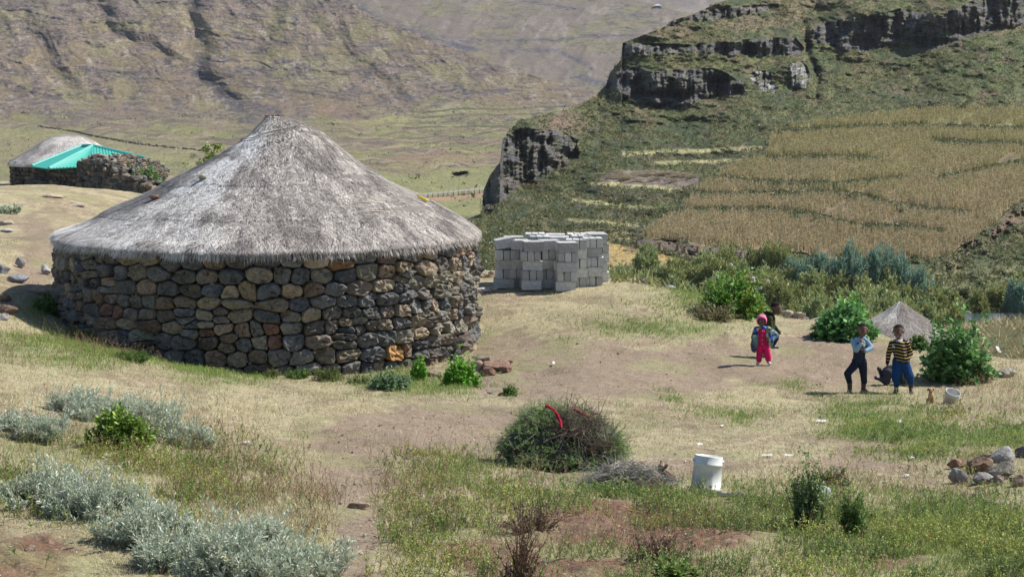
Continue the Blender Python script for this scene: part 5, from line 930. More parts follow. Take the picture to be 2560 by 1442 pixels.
# ------------------------------------------------------------------ brushwood
q = hit(1400, 1168); bs = F/q[1]; bun = empty('brushwood_bundle', q, 'big round bundle of green and brown brushwood tied with red cloth strips', 'bundle')
def bl(px, py, y=0.): return np.array([(px-1400)/bs, y, (1168-py)/bs])
blobsB = [(bl(1400, 1085, .1), (.42, .42, .26)), (bl(1335, 1110, 0), (.36, .38, .22)), (bl(1470, 1100, 0), (.36, .38, .24)), (bl(1400, 1130, -.15), (.42, .34, .17)), (bl(1300, 1130, .05), (.22, .3, .14)), (bl(1500, 1130, .0), (.24, .3, .16)), (bl(1385, 1048, .15), (.30, .3, .14)), (bl(1345, 1065, .1), (.26, .3, .16)), (bl(1525, 1125, -.05), (.16, .24, .16)), (bl(1350, 1145, -.3), (.2, .2, .11)), (bl(1440, 1148, -.35), (.2, .2, .10))]
rng = np.random.default_rng(55)
def blob_pts(n, L, lo=.75):
    i = rng.integers(0, len(L), n); d = rdir(n, -.35, 1, rng); c = np.array([b[0] for b in L])[i]; r = np.array([b[1] for b in L])[i]; return c+d*r*rng.uniform(lo, 1.02, (n, 1)), nrm(d/r)
S = Soup(); n = 2300; p, nr_ = blob_pts(n, blobsB, .7); pxl = 1400+p[:, 0]*bs; pyl = 1168-p[:, 2]*bs; br = np.exp(-(((pxl-1465)/62)**2+((pyl-1095)/38)**2))*(p[:, 1] < .1)
gk = rng.random(n) > br*1.1; tang = nrm(np.cross(nr_, rdir(n, rng=rng))); d = nrm(nr_*.55+tang*.75+np.stack([np.sign(p[:, 0])*.35, p[:, 0]*0-.1, p[:, 0]*0-.15], -1))
stems(S, p[gk]-d[gk]*.06, d[gk], rng.uniform(.12, .24, gk.sum()), rng, .3, .002, (.14, .12, .08), 26, .034, .0042, ((.22, .36, .11), (.30, .46, .15), (.15, .25, .08), (.40, .52, .2)), t0=.15, ang=.55, tipcol=(.34, .42, .17))
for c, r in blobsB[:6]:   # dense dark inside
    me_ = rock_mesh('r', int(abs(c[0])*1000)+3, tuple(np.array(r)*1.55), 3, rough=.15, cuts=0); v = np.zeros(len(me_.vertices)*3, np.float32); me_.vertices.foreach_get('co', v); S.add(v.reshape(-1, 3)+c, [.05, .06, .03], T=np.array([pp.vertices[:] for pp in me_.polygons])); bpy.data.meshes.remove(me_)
obj('foliage', S.mesh('foliage'), M['leaf'], bun)
S = Soup(); n = 750; p, nr_ = blob_pts(n, [(bl(1460, 1090, -.12), (.30, .28, .22)), (bl(1440, 1060, .0), (.26, .3, .2)), (bl(1480, 1125, -.1), (.2, .26, .14))], .85); tang = nrm(np.cross(nr_, rdir(n, rng=rng)))
stems(S, p, nrm(tang+nr_*.25), rng.uniform(.08, .28, n), rng, .45, .0045, (.27, .2, .15), 0)
n = 500; p, nr_ = blob_pts(n, blobsB, .98); stems(S, p, nrm(np.cross(nr_, rdir(n, rng=rng))+nr_*.2), rng.uniform(.1, .25, n), rng, .4, .0035, (.42, .38, .33), 0); obj('twigs', S.mesh('twigs'), M['wood'], bun)
def ribbon(parent, pts, w, col, name='red_strip'):
    pts = np.array(pts); t = nrm(np.gradient(pts, axis=0)); s = nrm(np.cross(t, [0, -1, .4])); S = Soup(); m = len(pts); ww = w*(1+.3*np.sin(np.arange(m)*2.1))[:, None]; V = np.stack([pts-s*ww, pts+[0, -.012, .01], pts+s*ww, pts-[0, -.004, .012]], 1); Q = []
    i = np.arange(m*4).reshape(m, 4); j = np.roll(i, -1, 1); S.add(V.reshape(-1, 3), col, Q=np.stack([i[:-1], j[:-1], j[1:], i[1:]], -1).reshape(-1, 4)); return obj(name, S.mesh(name), M['cloth'], parent)
def surf(px, py):  # front skin of the bundle at a photo position
    best = None
    for y in np.linspace(-.75, .5, 120):
        pnt = bl(px, py)+np.array([0, y, -y*.19])
        if any((((pnt-c)/np.array(r))**2).sum() < 1.0 for c, r in blobsB): return pnt+[0, -.05, .03]
    return bl(px, py)+[0, .1, .02]
ribbon(bun, [surf(x, y) for x, y in ((1362, 1014), (1372, 1018), (1384, 1026), (1393, 1040), (1399, 1056), (1401, 1072))], .017, (.38, .02, .05)); ribbon(bun, [surf(x, y) for x, y in ((1435, 1022), (1446, 1029), (1458, 1035), (1474, 1046))], .016, (.42, .03, .05))
q = hit(1565, 1218); hs_ = F/q[1]; S = Soup(); n = 1500; a = rng.uniform(0, 2*np.pi, n); r = np.sqrt(rng.random(n)); p = np.stack([np.cos(a)*r*.44, np.sin(a)*r*.36, .27*(1-r**2)*rng.uniform(.1, 1, n)], -1); d = rdir(n, -.15, .35, rng); d[:, 0] += .5*np.sign(rng.random(n)-.4)
stems(S, p, d, rng.uniform(.08, .26, n), rng, .4, .0034, (.48, .45, .40), 0); g = rng.random(n) < .5; stems(S, p[g], d[g], rng.uniform(.06, .16, g.sum()), rng, .4, .002, (.2, .18, .15), 14, .024, .004, ((.27, .29, .19), (.36, .35, .28), (.2, .21, .14)), ang=.6)
me_ = rock_mesh('r', 9, (.78, .6, .26), 3, rough=.2, cuts=0); v = np.zeros(len(me_.vertices)*3, np.float32); me_.vertices.foreach_get('co', v); S.add(v.reshape(-1, 3), [.05, .04, .03], T=np.array([pp.vertices[:] for pp in me_.polygons]))
meta(obj('brushwood_heap', S.mesh('brushwood_heap'), M['wood'], None, q), 'low heap of dead grey brushwood between the bundle and the white bucket', 'brushwood')
q = hit(1662, 1205); S = Soup()
for k, (a0, a1, r) in enumerate((((-.08, 0, .16), (.10, -.05, .02), .035), ((-.06, 0, .14), (-.03, 0, .22), .03), ((.0, 0, .1), (.12, .02, .0), .03), ((-.05, 0, .12), (.02, -.03, .19), .02), ((.02, 0, .08), (.06, -.06, -.02), .02))):
    a0, a1 = np.array(a0), np.array(a1); V, Q, T = tube([a0, (a0+a1)/2+rng.normal(0, .015, 3), a1], [r, r*.9, r*.5], 7); S.add(V+rng.normal(0, .004, V.shape), (.13, .09, .065) if k != 1 else (.33, .24, .16), Q, T)
meta(obj('root_stump', S.mesh('root_stump'), M['wood'], None, q), 'gnarled dark root chunk with a pale end at the tip of the dead heap', 'root')

# ------------------------------------------------------------------ buckets and litter
def lathe(prof, n=48, col=None):
    a = np.linspace(0, 2*np.pi, n, endpoint=False); V = np.array([[r*math.cos(t), r*math.sin(t), z] for r, z in prof for t in a]); m = len(prof); i = np.arange(m*n).reshape(m, n); j = np.roll(i, -1, 1); return V, np.stack([i[:-1], j[:-1], j[1:], i[1:]], -1).reshape(-1, 4)
def bucket(px, py, D, R0, R1, H, tilt, label, col, invert=False, dirty=None, name='bucket'):
    q = hit(px, py) if D is None else at(px, D); t = empty(name, q, label, 'bucket'); t.rotation_euler = tilt; S = Soup()
    if invert: pr = [(.001, H-.012), (R1*.93, H-.012), (R1*.95, H-.002), (R1*.985, H), (R1, H-.006), (R1+.001, H*.80), (R1+.006, H*.79), (R1+.006, H*.76), (R1+.002, H*.75), (R0, H*.16), (R0+.008, H*.15), (R0+.008, H*.12), (R0+.002, H*.11), (R0+.002, .01), (R0+.006, 0), (R0-.004, 0), (R0-.006, H*.5), (R1-.006, H-.02)]
    else: pr = [(.001, .012), (R1-.01, .012), (R0-.004, H*.9), (R0-.003, H), (R0+.006, H), (R0+.006, H-.02), (R0+.001, H-.025), (R0-.002, H*.82), (R0+.006, H*.81), (R0+.006, H*.77), (R0-.004, H*.76), (R1+.002, .01), (R1-.005, 0), (.001, 0)]
    V, Q = lathe(pr); c = np.broadcast_to(np.array(col, float), V.shape).copy(); sm_ = fbm3(V*9, 4, 5)
    c = mix(c, [.22, .215, .2], sst(.5, .68, sm_)*(.35 if dirty is None else .35)); 
    if dirty: c = mix(c, [.2, .2, .19], sst(H*.48, H*.2, V[:, 2]+(sm_-.5)*.2)*sst(H*.08, H*.16, V[:, 2])*sst(.35, .5, sm_+.12)*(V[:, 0] < .05)*.9)
    S.add(V, c, Q); b = obj('body', S.mesh('body', True), M['plastic'], t)
    for sgn in (-1, 1):
        S = Soup(); V, Q = lathe([(.001, .012), (.016, .012), (.018, .0), (.018, -.01)], 16); V = V[:, [2, 1, 0]]*[sgn, 1, 1]; S.add(V+[sgn*((R0 if not invert else R1)+.003), 0, H*.86], np.array(col)*.95, Q); obj('handle_lug', S.mesh('handle_lug', True), M['plastic'], t)
    return t
bk = bucket(1763, 1232, None, .147, .138, .37, (-.10, .10, .0), 'white plastic bucket standing upside down and leaning, its side smudged grey', (.66, .665, .62), True, True)
bk2 = bucket(2372, 1010, None, .110, .096, .22, (.42, .12, .3), 'chipped white bucket tipped towards us in the grass beside the puppy', (.58, .57, .54))
q = hit(2042, 1250); t = empty('canister', q, 'pale grey green plastic canister lying half hidden behind the dark bush', 'canister'); t.rotation_euler = (.05, .12, .4); S = Soup(); V, Q = lathe([(.001, .0), (.10, .0), (.112, .012), (.115, .03), (.115, .10), (.108, .122), (.09, .132), (.06, .126), (.05, .118), (.001, .118)]); V[:, 0] *= 1.05; S.add(V, [.42, .50, .46], Q); obj('body', S.mesh('body', True), M['plastic'], t)
S = Soup(); V, Q = lathe([(.012, .0), (.024, .0), (.026, .03), (.020, .034), (.015, .03), (.012, .01)], 24); S.add(V+[-.075, -.02, .118], [.5, .56, .52], Q); obj('neck', S.mesh('neck', True), M['plastic'], t)
q = hit(1822, 1240); S = Soup(); g = np.meshgrid(np.linspace(-.13, .13, 24), np.linspace(-.05, .09, 12)); X_, Y_ = g; Zs = .03*fbm(X_*22, Y_*22, 3, 8)+.004; V = np.stack([X_+.02*fbm(X_*9, Y_*9, 2, 3), Y_, Zs], -1).reshape(-1, 3); V2 = V-[0, 0, .003]; S.add(V, [.028, .029, .034], Q=grid_faces(12, 24)); S.add(V2, [.028, .029, .034], Q=grid_faces(12, 24)); meta(obj('plastic_sheet', S.mesh('plastic_sheet', True), M['rubber'], None, q), 'crumpled black plastic scrap on the ground right of the white bucket', 'plastic')
for x, y, w, h, lb in ((1750, 1115, 13, 7, 'small white oval scrap on the straw above the white bucket'), (1917, 1142, 28, 5, 'long white paper sliver on the grass, left one of two level slivers'), (1973, 1142, 24, 5, 'curved white sliver on the grass, right one of two level slivers'), (2053, 1056, 26, 5, 'slanting white scrap lying in the middle of the right yard'),
                      (2208, 1053, 10, 5, 'tiny white scrap left of the crumpled one in the green patch'), (2250, 1059, 17, 9, 'crumpled white scrap at the top of the green patch'), (2282, 1148, 10, 5, 'white speck of litter on the soil left of the stone pile'), (2266, 1193, 15, 7, 'white scrap on bare soil below the green patch'),
                      (1384, 911, 6, 8, 'white chip lying alone on the bare yard'), (614, 1109, 20, 4, 'white paper sliver on the straw in front of the hut'), (1806, 1068, 9, 5, 'tiny pale scrap on the grass up the yard'), (2496, 881, 8, 20, 'white scrap caught on the dry grass right of the tall bush')):
    q = hit(x, y); s = F/q[1]; X_, Y_ = np.meshgrid(np.linspace(-.5, .5, 9), np.linspace(-.5, .5, 5)); wv = w/s; hv = max(h/s*2.2, wv*.2); Zs = .018*fbm(X_*3+x, Y_*3, 2, 6)+.012+h/s*.5*(Y_+.5); V = np.stack([X_*wv, Y_*hv*(1-.6*X_**2)+.02*X_, Zs], -1).reshape(-1, 3); S = Soup(); S.add(V, [.62, .6, .56], Q=grid_faces(5, 9)); S.add(V-[0, 0, .002], [.62, .6, .56], Q=grid_faces(5, 9))
    meta(obj('litter_scrap', S.mesh('litter_scrap', True), M['plastic'], None, q), lb, 'litter')

# ------------------------------------------------------------------ far details
def mpos(px, py): j = int(np.argmin(np.abs(mPX[0]-px))); i = int(np.argmin(np.abs(mPY[:, j]-py))); return mountV[i, j]
pts = [mpos(x, y) for x, y in ((95, 317), (130, 322), (160, 327), (195, 333), (215, 337), (240, 343), (275, 349), (310, 356), (345, 362), (380, 366), (420, 370), (470, 375), (520, 381))]
p0 = pts[0]; rel = np.array(pts)-p0; S = Soup(); rng = np.random.default_rng(61)
for a_, b_ in zip(rel[:-1], rel[1:]):
    L_ = np.linalg.norm(b_-a_)
    for _ in range(int(L_/.55)):
        t = rng.random(); c = a_*(1-t)+b_*t; r = rng.uniform(.2, .42, 3)*[1.4, 1, 1]; V = oc*r*rng.uniform(.7, 1.2, (6, 1))+c+[0, rng.uniform(-.4, .4), rng.uniform(.0, .7)]; S.add(V, np.array([.09, .08, .085])*rng.uniform(.7, 1.4), T=T if False else np.array([[0, 1, 4], [1, 2, 4], [2, 3, 4], [3, 0, 4], [1, 0, 5], [2, 1, 5], [3, 2, 5], [0, 3, 5]]))
meta(obj('field_wall', S.mesh('field_wall'), M['stone'], None, p0), 'long dark dry stone wall running across the far fields behind the huts', 'wall')
# guard rail along the road
g0, g1 = mpos(1030, 499), mpos(1290, 474); t = empty('guard_rail', g0, 'pale metal guard rail on posts along the reddish valley road', 'guard rail'); d = g1-g0; S = Soup(); pts_ = [np.array([0, 0, 1.2])+d*k/20+[0, 0, 0] for k in range(21)]; pts_ = [mpos(1030+13*k, 499-1.25*k)-g0+[0, 0, 1.3] for k in range(21)]
zfit = np.polyfit(range(21), [p[2] for p in pts_], 1); yfit = np.polyfit(range(21), [p[1] for p in pts_], 1); pts_ = [np.array([p[0], np.polyval(yfit, k), np.polyval(zfit, k)]) for k, p in enumerate(pts_)]
V = np.stack([np.array(pts_)+[0, o1, o2] for o1, o2 in ((0, .3), (-.15, .16), (0, 0), (-.15, -.16), (0, -.3), (.06, 0), (0, .3))], 1); S.add(V.reshape(-1, 3), [.33, .33, .32], Q=grid_faces(21, 7)); obj('rail', S.mesh('rail'), M['metal'], t)
for k in range(0, 21, 1):
    S = Soup(); V, Q, T = tube([pts_[k]-[0, -.15, 2.2], pts_[k]+[0, .15, .35]], .13, 4); S.add(V, [.12, .11, .1], Q, T); obj('post', S.mesh('post'), M['wood'], t)
# far house and two grazing cattle
def f2(px, py, V3, PXa=None): d = np.array(proj(V3)); k = np.argmin((d[0]-px)**2+(d[1]-py)**2); return V3.reshape(-1, 3)[k]
q = f2(1645, 19, far2V); s = F/q[1]; W = 19/s; Hq = 4.2/s; t = empty('farm_house', q, 'tiny white walled farmhouse with a pale roof high on the far mountain', 'house')
def boxm(S, c, d, col): V = np.array([[sx*d[0]/2, sy*d[1]/2, sz*d[2]/2] for sx in (-1, 1) for sy in (-1, 1) for sz in (-1, 1)])+c; S.add(V, col, Q=np.array([[0, 1, 3, 2], [4, 6, 7, 5], [0, 4, 5, 1], [2, 3, 7, 6], [0, 2, 6, 4], [1, 5, 7, 3]]))
S = Soup(); boxm(S, [0, 0, Hq*.4], [W, W*.5, Hq], [.16, .15, .18]); boxm(S, [W*.42, -W*.02, Hq*.4], [W*.2, W*.52, Hq*1.01], [.6, .56, .5]); obj('wall', S.mesh('wall'), M['metal'], t); S = Soup(); V = np.array([[-W*.55, -W*.3, Hq*.9], [W*.55, -W*.3, Hq*.9], [W*.55, W*.3, Hq*.9], [-W*.55, W*.3, Hq*.9], [-W*.15, 0, Hq*1.9], [W*.1, 0, Hq*1.9]]); S.add(V, [.5, .5, .55], Q=np.array([[0, 1, 5, 4], [2, 3, 4, 5], [3, 2, 1, 0]]), T=np.array([[1, 2, 5], [3, 0, 4]])); obj('roof', S.mesh('roof'), M['metal'], t)
for x, y, lb in ((1418, 28, 'tiny dark cow on the far slope, left of the pair'), (1438, 25, 'tiny dark cow on the far slope, right of the pair')):
    q = f2(x, y, far2V); s = F/q[1]; L_ = 4.2/s*1.0; S = Soup()
    for a0, a1, r in (((-.5, 0, .75), (.4, 0, .78), .22), ((.4, 0, .8), (.68, 0, .55), .1), ((.62, 0, .55), (.78, 0, .38), .09), ((-.45, .1, .7), (-.47, .1, 0), .06), ((-.45, -.1, .7), (-.47, -.1, 0), .06), ((.35, .1, .7), (.36, .1, 0), .06), ((.35, -.1, .7), (.36, -.1, 0), .06), ((-.6, 0, .85), (-.68, 0, .35), .025)):
        V, Q, T = tube([np.array(a0)*L_, (np.array(a0)+a1)/2*L_, np.array(a1)*L_], [r*L_, r*L_*1.05, r*L_*.85], 8); S.add(V, [.05, .035, .035], Q, T)
    meta(obj('cow', S.mesh('cow', True), M['skin'], None, q), lb, 'cow')
# stooks and sheaves
def stook_mesh(h, w, seed):
    S = Soup(); rg = np.random.default_rng(seed); n = 240; a = rg.uniform(0, 2*np.pi, n); b = np.stack([np.cos(a)*w*.5, np.sin(a)*w*.5, a*0], -1); tp = np.stack([np.cos(a)*w*.08, np.sin(a)*w*.08, a*0+h*.8], -1)*rg.uniform(.85, 1.1, (n, 1)); fl = tp+np.stack([np.cos(a)*w*.25, np.sin(a)*w*.25, a*0+h*.25], -1)*rg.uniform(.3, 1, (n, 1)); s = np.stack([-np.sin(a), np.cos(a), a*0], -1)*w*.06; c = np.array([.36, .27, .15])*rg.uniform(.6, 1.4, (n, 1)); S.tris(np.stack([b-s, b+s, tp], 1), c); S.tris(np.stack([tp-s*.5, tp+s*.5, fl], 1), c*1.1); return S.mesh('maize_stook')
SM = [stook_mesh(1.5, 1.1, 1), stook_mesh(1.4, 1.2, 2)]
for k, (x, y) in enumerate(((1593, 617), (1650, 626), (1695, 629), (1711, 634), (1744, 637), (1775, 640), (1853, 650))):
    o = obj('maize_stook', SM[k % 2], M['grass'], None, hillpos(x, y)); meta(o, ['first', 'second', 'third', 'fourth', 'fifth', 'sixth', 'last'][k]+' maize stook from the left on the dark ploughed strip', 'stook', 'maize stooks on the ploughed strip')
rg = np.random.default_rng(4); S = Soup(); n = 70; b = np.stack([rg.uniform(-.25, .25, n), rg.uniform(-.9, .9, n), rg.uniform(0, .35, n)], -1); s = np.array([[.09, 0, .02]]); S.tris(np.stack([b-s, b+s, b+[[.1, 1.0, .0]]*rg.choice([-1, 1], (n, 1))], 1), np.array([.62, .56, .42])*rg.uniform(.8, 1.2, (n, 1))); SHM = S.mesh('straw_sheaf')
for k, (x, y) in enumerate(((1508, 441), (1523, 447), (1544, 434), (1552, 443), (1561, 450), (1570, 447), (1588, 439), (1596, 456), (1612, 442), (1624, 436), (1640, 452), (1636, 440), (1655, 441), (1662, 436), (1676, 439), (1690, 447), (1697, 441), (1712, 442), (1725, 447), (1681, 456))):
    o = obj('straw_sheaf', SHM, M['grass'], None, hillpos(x, y)); o.rotation_euler = (0, 0, -.9+rg.uniform(-.3, .3)); o.scale = (1.7, 1.7, 2.2); meta(o, 'pale straw sheaf lying on the small bare field under the cliff', 'sheaf', 'straw sheaves on the bare field')
# river
a_ = hillpos(2430, 812); S = Soup(); xs = np.linspace(2330, 3200, 60); V = np.array([[P(x, 822+4*math.sin(x*.02), 288), P(x, 806, 304)] for x in xs]); V[..., 2] = a_[2]+1.3; S.add(V.reshape(-1, 3), [.04, .05, .06], Q=grid_faces(60, 2)); mw = bpy.data.materials.new('river_water'); mw.use_nodes = True; b_ = mw.node_tree.nodes['Principled BSDF']; b_.inputs['Base Color'].default_value = (.03, .045, .06, 1); b_.inputs['Roughness'].default_value = .12
nn_ = mw.node_tree.nodes.new('ShaderNodeTexNoise'); nn_.inputs['Scale'].default_value = 1.2; bp_ = mw.node_tree.nodes.new('ShaderNodeBump'); bp_.inputs['Strength'].default_value = .4; mw.node_tree.links.new(nn_.outputs[0], bp_.inputs['Height']); mw.node_tree.links.new(bp_.outputs[0], b_.inputs['Normal']); meta(obj('river', S.mesh('river'), mw), kind='structure')
# ------------------------------------------------------------------ people and puppy
def cap_geo(p0, p1, r0, r1, seg=14, rings=5):
    p0, p1 = np.array(p0, float), np.array(p1, float); t = nrm(p1-p0); s, b = perp(t[None]); s, b = s[0], b[0]; L = []; 
    for k in range(rings+1): f = -math.pi/2+math.pi/2*k/rings; L.append((p0+t*r0*math.sin(f), r0*math.cos(f)))
    for k in range(rings+1): f = math.pi/2*k/rings; L.append((p1+t*r1*math.sin(f), r1*math.cos(f)))
    a = np.linspace(0, 2*np.pi, seg, endpoint=False); V = np.concatenate([c+max(r, 1e-4)*(np.cos(a)[:, None]*s+np.sin(a)[:, None]*b) for c, r in L]); m = len(L); i = np.arange(m*seg).reshape(m, seg); j = np.roll(i, -1, 1)
    Q = np.stack([i[:-1], i[1:], j[1:], j[:-1]], -1).reshape(-1, 4); return V, Q
def ell_geo(c, r, rot=None, seg=20, rings=14):
    th = np.linspace(-math.pi/2, math.pi/2, rings+1); a = np.linspace(0, 2*np.pi, seg, endpoint=False); V = np.array([[max(math.cos(t), 1e-4)*math.cos(x), max(math.cos(t), 1e-4)*math.sin(x), math.sin(t)] for t in th for x in a])*np.array(r)
    if rot is not None: V = V@np.array(Euler(rot).to_matrix()).T
    i = np.arange((rings+1)*seg).reshape(rings+1, seg); j = np.roll(i, -1, 1); return V+np.array(c), np.stack([i[:-1], j[:-1], j[1:], i[1:]], -1).reshape(-1, 4)
def fuse(name, geo, vox, colf, matl, parent, smooth=4, noise=0., nsc=14, loc=None):
    V = []; Fq = []; n = 0
    for v, q in geo: V.append(v); Fq.append(q+n); n += len(v)
    me = mkmesh('tmp', np.concatenate(V), [np.concatenate(Fq)]); o = bpy.data.objects.new('tmp', me); COL.objects.link(o)
    m = o.modifiers.new('r', 'REMESH'); m.mode = 'VOXEL'; m.voxel_size = vox; s = o.modifiers.new('s', 'SMOOTH'); s.factor = .5; s.iterations = smooth
    dg = bpy.context.evaluated_depsgraph_get(); ev = o.evaluated_get(dg).to_mesh(); v = np.zeros(len(ev.vertices)*3, np.float32); ev.vertices.foreach_get('co', v); v = v.reshape(-1, 3).astype(float); nv = np.zeros(len(ev.vertices)*3, np.float32); ev.vertices.foreach_get('normal', nv); nv = nv.reshape(-1, 3)
    f = np.zeros(len(ev.loops), np.int32); ev.loops.foreach_get('vertex_index', f); tot = [len(p.vertices) for p in ev.polygons]
    assert all(k == 4 for k in tot); f = f.reshape(-1, 4); o.evaluated_get(dg).to_mesh_clear(); bpy.data.objects.remove(o)
    if noise: v = v+nv*((fbm3(v*[nsc, nsc, nsc*.6], 3, 12)-.5)*2*noise)[:, None]
    c = colf(v, nv) if callable(colf) else np.broadcast_to(np.array(colf, float), v.shape)
    return obj(name, mkmesh(name, v, [f], c, True), matl, parent)
def hand(wrist, d, palm_n, size=1., curl=.35, flip=1):
    """palm, four unequal bent fingers and a side thumb"""
    d = nrm(np.array(d, float)); pn = nrm(np.array(palm_n, float)-np.dot(palm_n, d)*d); sd = np.cross(d, pn)*flip; w = np.array(wrist, float); G = [cap_geo(w, w+d*.02*size, .014*size, .015*size), ell_geo(w+d*.028*size, (.018*size, .018*size, .018*size))]
    for k, (o, l) in enumerate(((-.017, .026), (-.006, .031), (.005, .029), (.016, .022))):
        b = w+d*.036*size+sd*o*size; a1 = b+(d*math.cos(curl)+pn*math.sin(curl)+sd*o*6)*l*.55*size; a2 = a1+(d*math.cos(curl*2.2)+pn*math.sin(curl*2.2))*l*.5*size; G += [cap_geo(w+d*.02*size+sd*o*.8*size, b, .0075*size, .0062*size, 8, 3), cap_geo(b, a1, .0058*size, .0052*size, 8, 3), cap_geo(a1, a2, .0052*size, .0042*size, 8, 3)]
    b = w+d*.012*size-sd*.016*size; a1 = b+(d*.6-sd*.7+pn*.2)*.022*size; G += [cap_geo(b, a1, .0072*size, .006*size, 8, 3), cap_geo(a1, a1+(d*.9-sd*.15+pn*.3)*.016*size, .006*size, .0048*size, 8, 3)]; return G
SK = np.array([.135, .066, .042])
def head_geo(c, fd, sc=1., tilt=0.):
    """skull with brow, nose, lips, chin, cheeks, ears; fd = unit facing direction"""
    c = np.array(c, float); fd = nrm(np.array(fd, float)); sd = nrm(np.cross(fd, [0, 0, 1.])); up = np.cross(sd, fd); Rm = np.stack([sd, fd, up], 1)
    def P3(x, y, z): return c+Rm@(np.array([x, y, z])*sc)
    def E(x, y, z, rx, ry, rz): v, q = ell_geo((0, 0, 0), (rx*sc, ry*sc, rz*sc)); return v@Rm.T+P3(x, y, z), q
    G = [E(0, -.012, .022, .076, .092, .082), E(0, .012, -.03, .058, .068, .062), E(0, .048, -.078, .026, .024, .018), E(.034, .042, -.03, .026, .028, .03), E(-.034, .042, -.03, .026, .028, .03), E(0, .070, .012, .048, .014, .014), E(0, .082, -.022, .012, .016, .018), E(.010, .080, -.030, .009, .010, .008), E(-.010, .080, -.030, .009, .010, .008), E(0, .074, -.050, .022, .011, .007), E(0, .070, -.061, .019, .011, .007), E(.078, -.008, -.008, .009, .018, .024), E(-.078, -.008, -.008, .009, .018, .024)]
    return G, Rm, P3
def eyes(parent, Rm, P3, sc=1., closed=False):
    for s in (-1, 1):
        v, q = ell_geo((0, 0, 0), (.0125*sc, .009*sc, .0065*sc), seg=12, rings=8); vv = v@Rm.T+P3(s*.029, .070, .0); S = Soup(); fwd = (vv-P3(s*.029, .070, 0))@Rm[:, 1]; lat = np.linalg.norm((vv-P3(s*.029, .070, 0))-np.outer(fwd, Rm[:, 1]), axis=1); S.add(vv, np.where((lat < .0058*sc)[:, None], [.012, .008, .006], [.5, .47, .43]), q); obj('eye', S.mesh('eye', True), M['skin'], parent)
def hair_cap(parent, Rm, c, sc=1., P3=None):
    def cf(v, n_): return np.array([.018, .015, .014])*(.8+.5*fbm3(v*120, 2, 3))[:, None]
    v, q = ell_geo((0, 0, 0), (.0795*sc, .0955*sc, .086*sc), seg=28, rings=22); keep = (v[:, 2] > .012*sc-v[:, 1]*.35*0+np.where(v[:, 1] > 0, v[:, 1]*.62, v[:, 1]*.55)); S = Soup(); vv = v@Rm.T+P3(0, -.012, .022); qk = q[keep[q].all(1)]; S.add(vv, cf(vv, None), qk); return obj('hair', S.mesh('hair', True), M['cloth'], parent)
def skin_col(v, n_): return SK*(.85+.3*fbm3(v*18, 2, 4))[:, None]
def boots_geo(ank, toe, top, r=.038):
    ank, toe, top = map(lambda a: np.array(a, float), (ank, toe, top)); heel = ank+(ank-toe)*.25; heel[2] = toe[2]; return [cap_geo(top, ank, r*1.12, r, 14, 2), cap_geo(ank, heel+[0, 0, .0], r, r*.85), cap_geo(heel, toe, r*.85, r*.78), ell_geo((heel+toe)/2+[0, 0, .008], (r*.95, r*1.2, r*.9))]

# --- boy in the pale blue and navy sweater
q = hit(2145, 981); s1 = F/q[1]
def L1(px, py, y=0.): return np.array([(px-2145)/s1, y, (981-py)/s1])
b1 = empty('person', q, 'child in pale blue and navy sweater with a hand at the mouth, in brown boots', 'person')
hc = L1(2153.5, 822, -.02); HG, Rm, P3 = head_geo(hc, (-.12, -1, -.12), 1.02)
sh_l, el_l, wr_l = L1(2131, 850, 0), L1(2136, 870, -.10), L1(2148, 853, -.15); sh_r, el_r, wr_r = L1(2165, 851, 0), L1(2176, 866, -.03), L1(2160, 872, -.13)
hp_l, kn_l, an_l, to_l = L1(2138, 908, 0), L1(2116, 930, -.09), L1(2124, 970, .0), L1(2119, 978, -.09); hp_r, kn_r, an_r, to_r = L1(2155, 908, 0), L1(2158, 940, -.03), L1(2159, 969, .02), L1(2166, 978, -.07)
body = HG+[cap_geo(L1(2152, 838, 0), L1(2149, 850, 0), .034, .04), cap_geo(L1(2148, 862, 0), L1(2146, 900, 0), .07, .065), cap_geo(sh_l, el_l, .03, .024), cap_geo(el_l, wr_l, .024, .016), cap_geo(sh_r, el_r, .03, .024), cap_geo(el_r, wr_r, .024, .016), cap_geo(sh_l, sh_r, .035, .035), cap_geo(hp_l, kn_l, .045, .033), cap_geo(kn_l, an_l, .033, .022), cap_geo(hp_r, kn_r, .045, .033), cap_geo(kn_r, an_r, .033, .022), cap_geo(an_l, to_l, .024, .018), cap_geo(an_r, to_r, .024, .018)]+hand(wr_l, L1(2150, 838, -.13)-wr_l, (0, 1, 0), 1.15)+hand(wr_r, (-1, .2, -.1), (0, 1, 0), 1.1)
bd = fuse('body', body, .0042, skin_col, M['skin'], b1, 2); eyes(b1, Rm, P3, 1.02); hair_cap(b1, Rm, hc, 1.02, P3)
sh_l1, el_l1, wr_l1, sh_r1, el_r1, wr_r1 = sh_l, el_l, wr_l, sh_r, el_r, wr_r
def seg3(v, a, b): t = np.clip(((v-a)@(b-a))/((b-a)@(b-a)), 0, 1); return np.linalg.norm(v-a-t[:, None]*(b-a), axis=1)
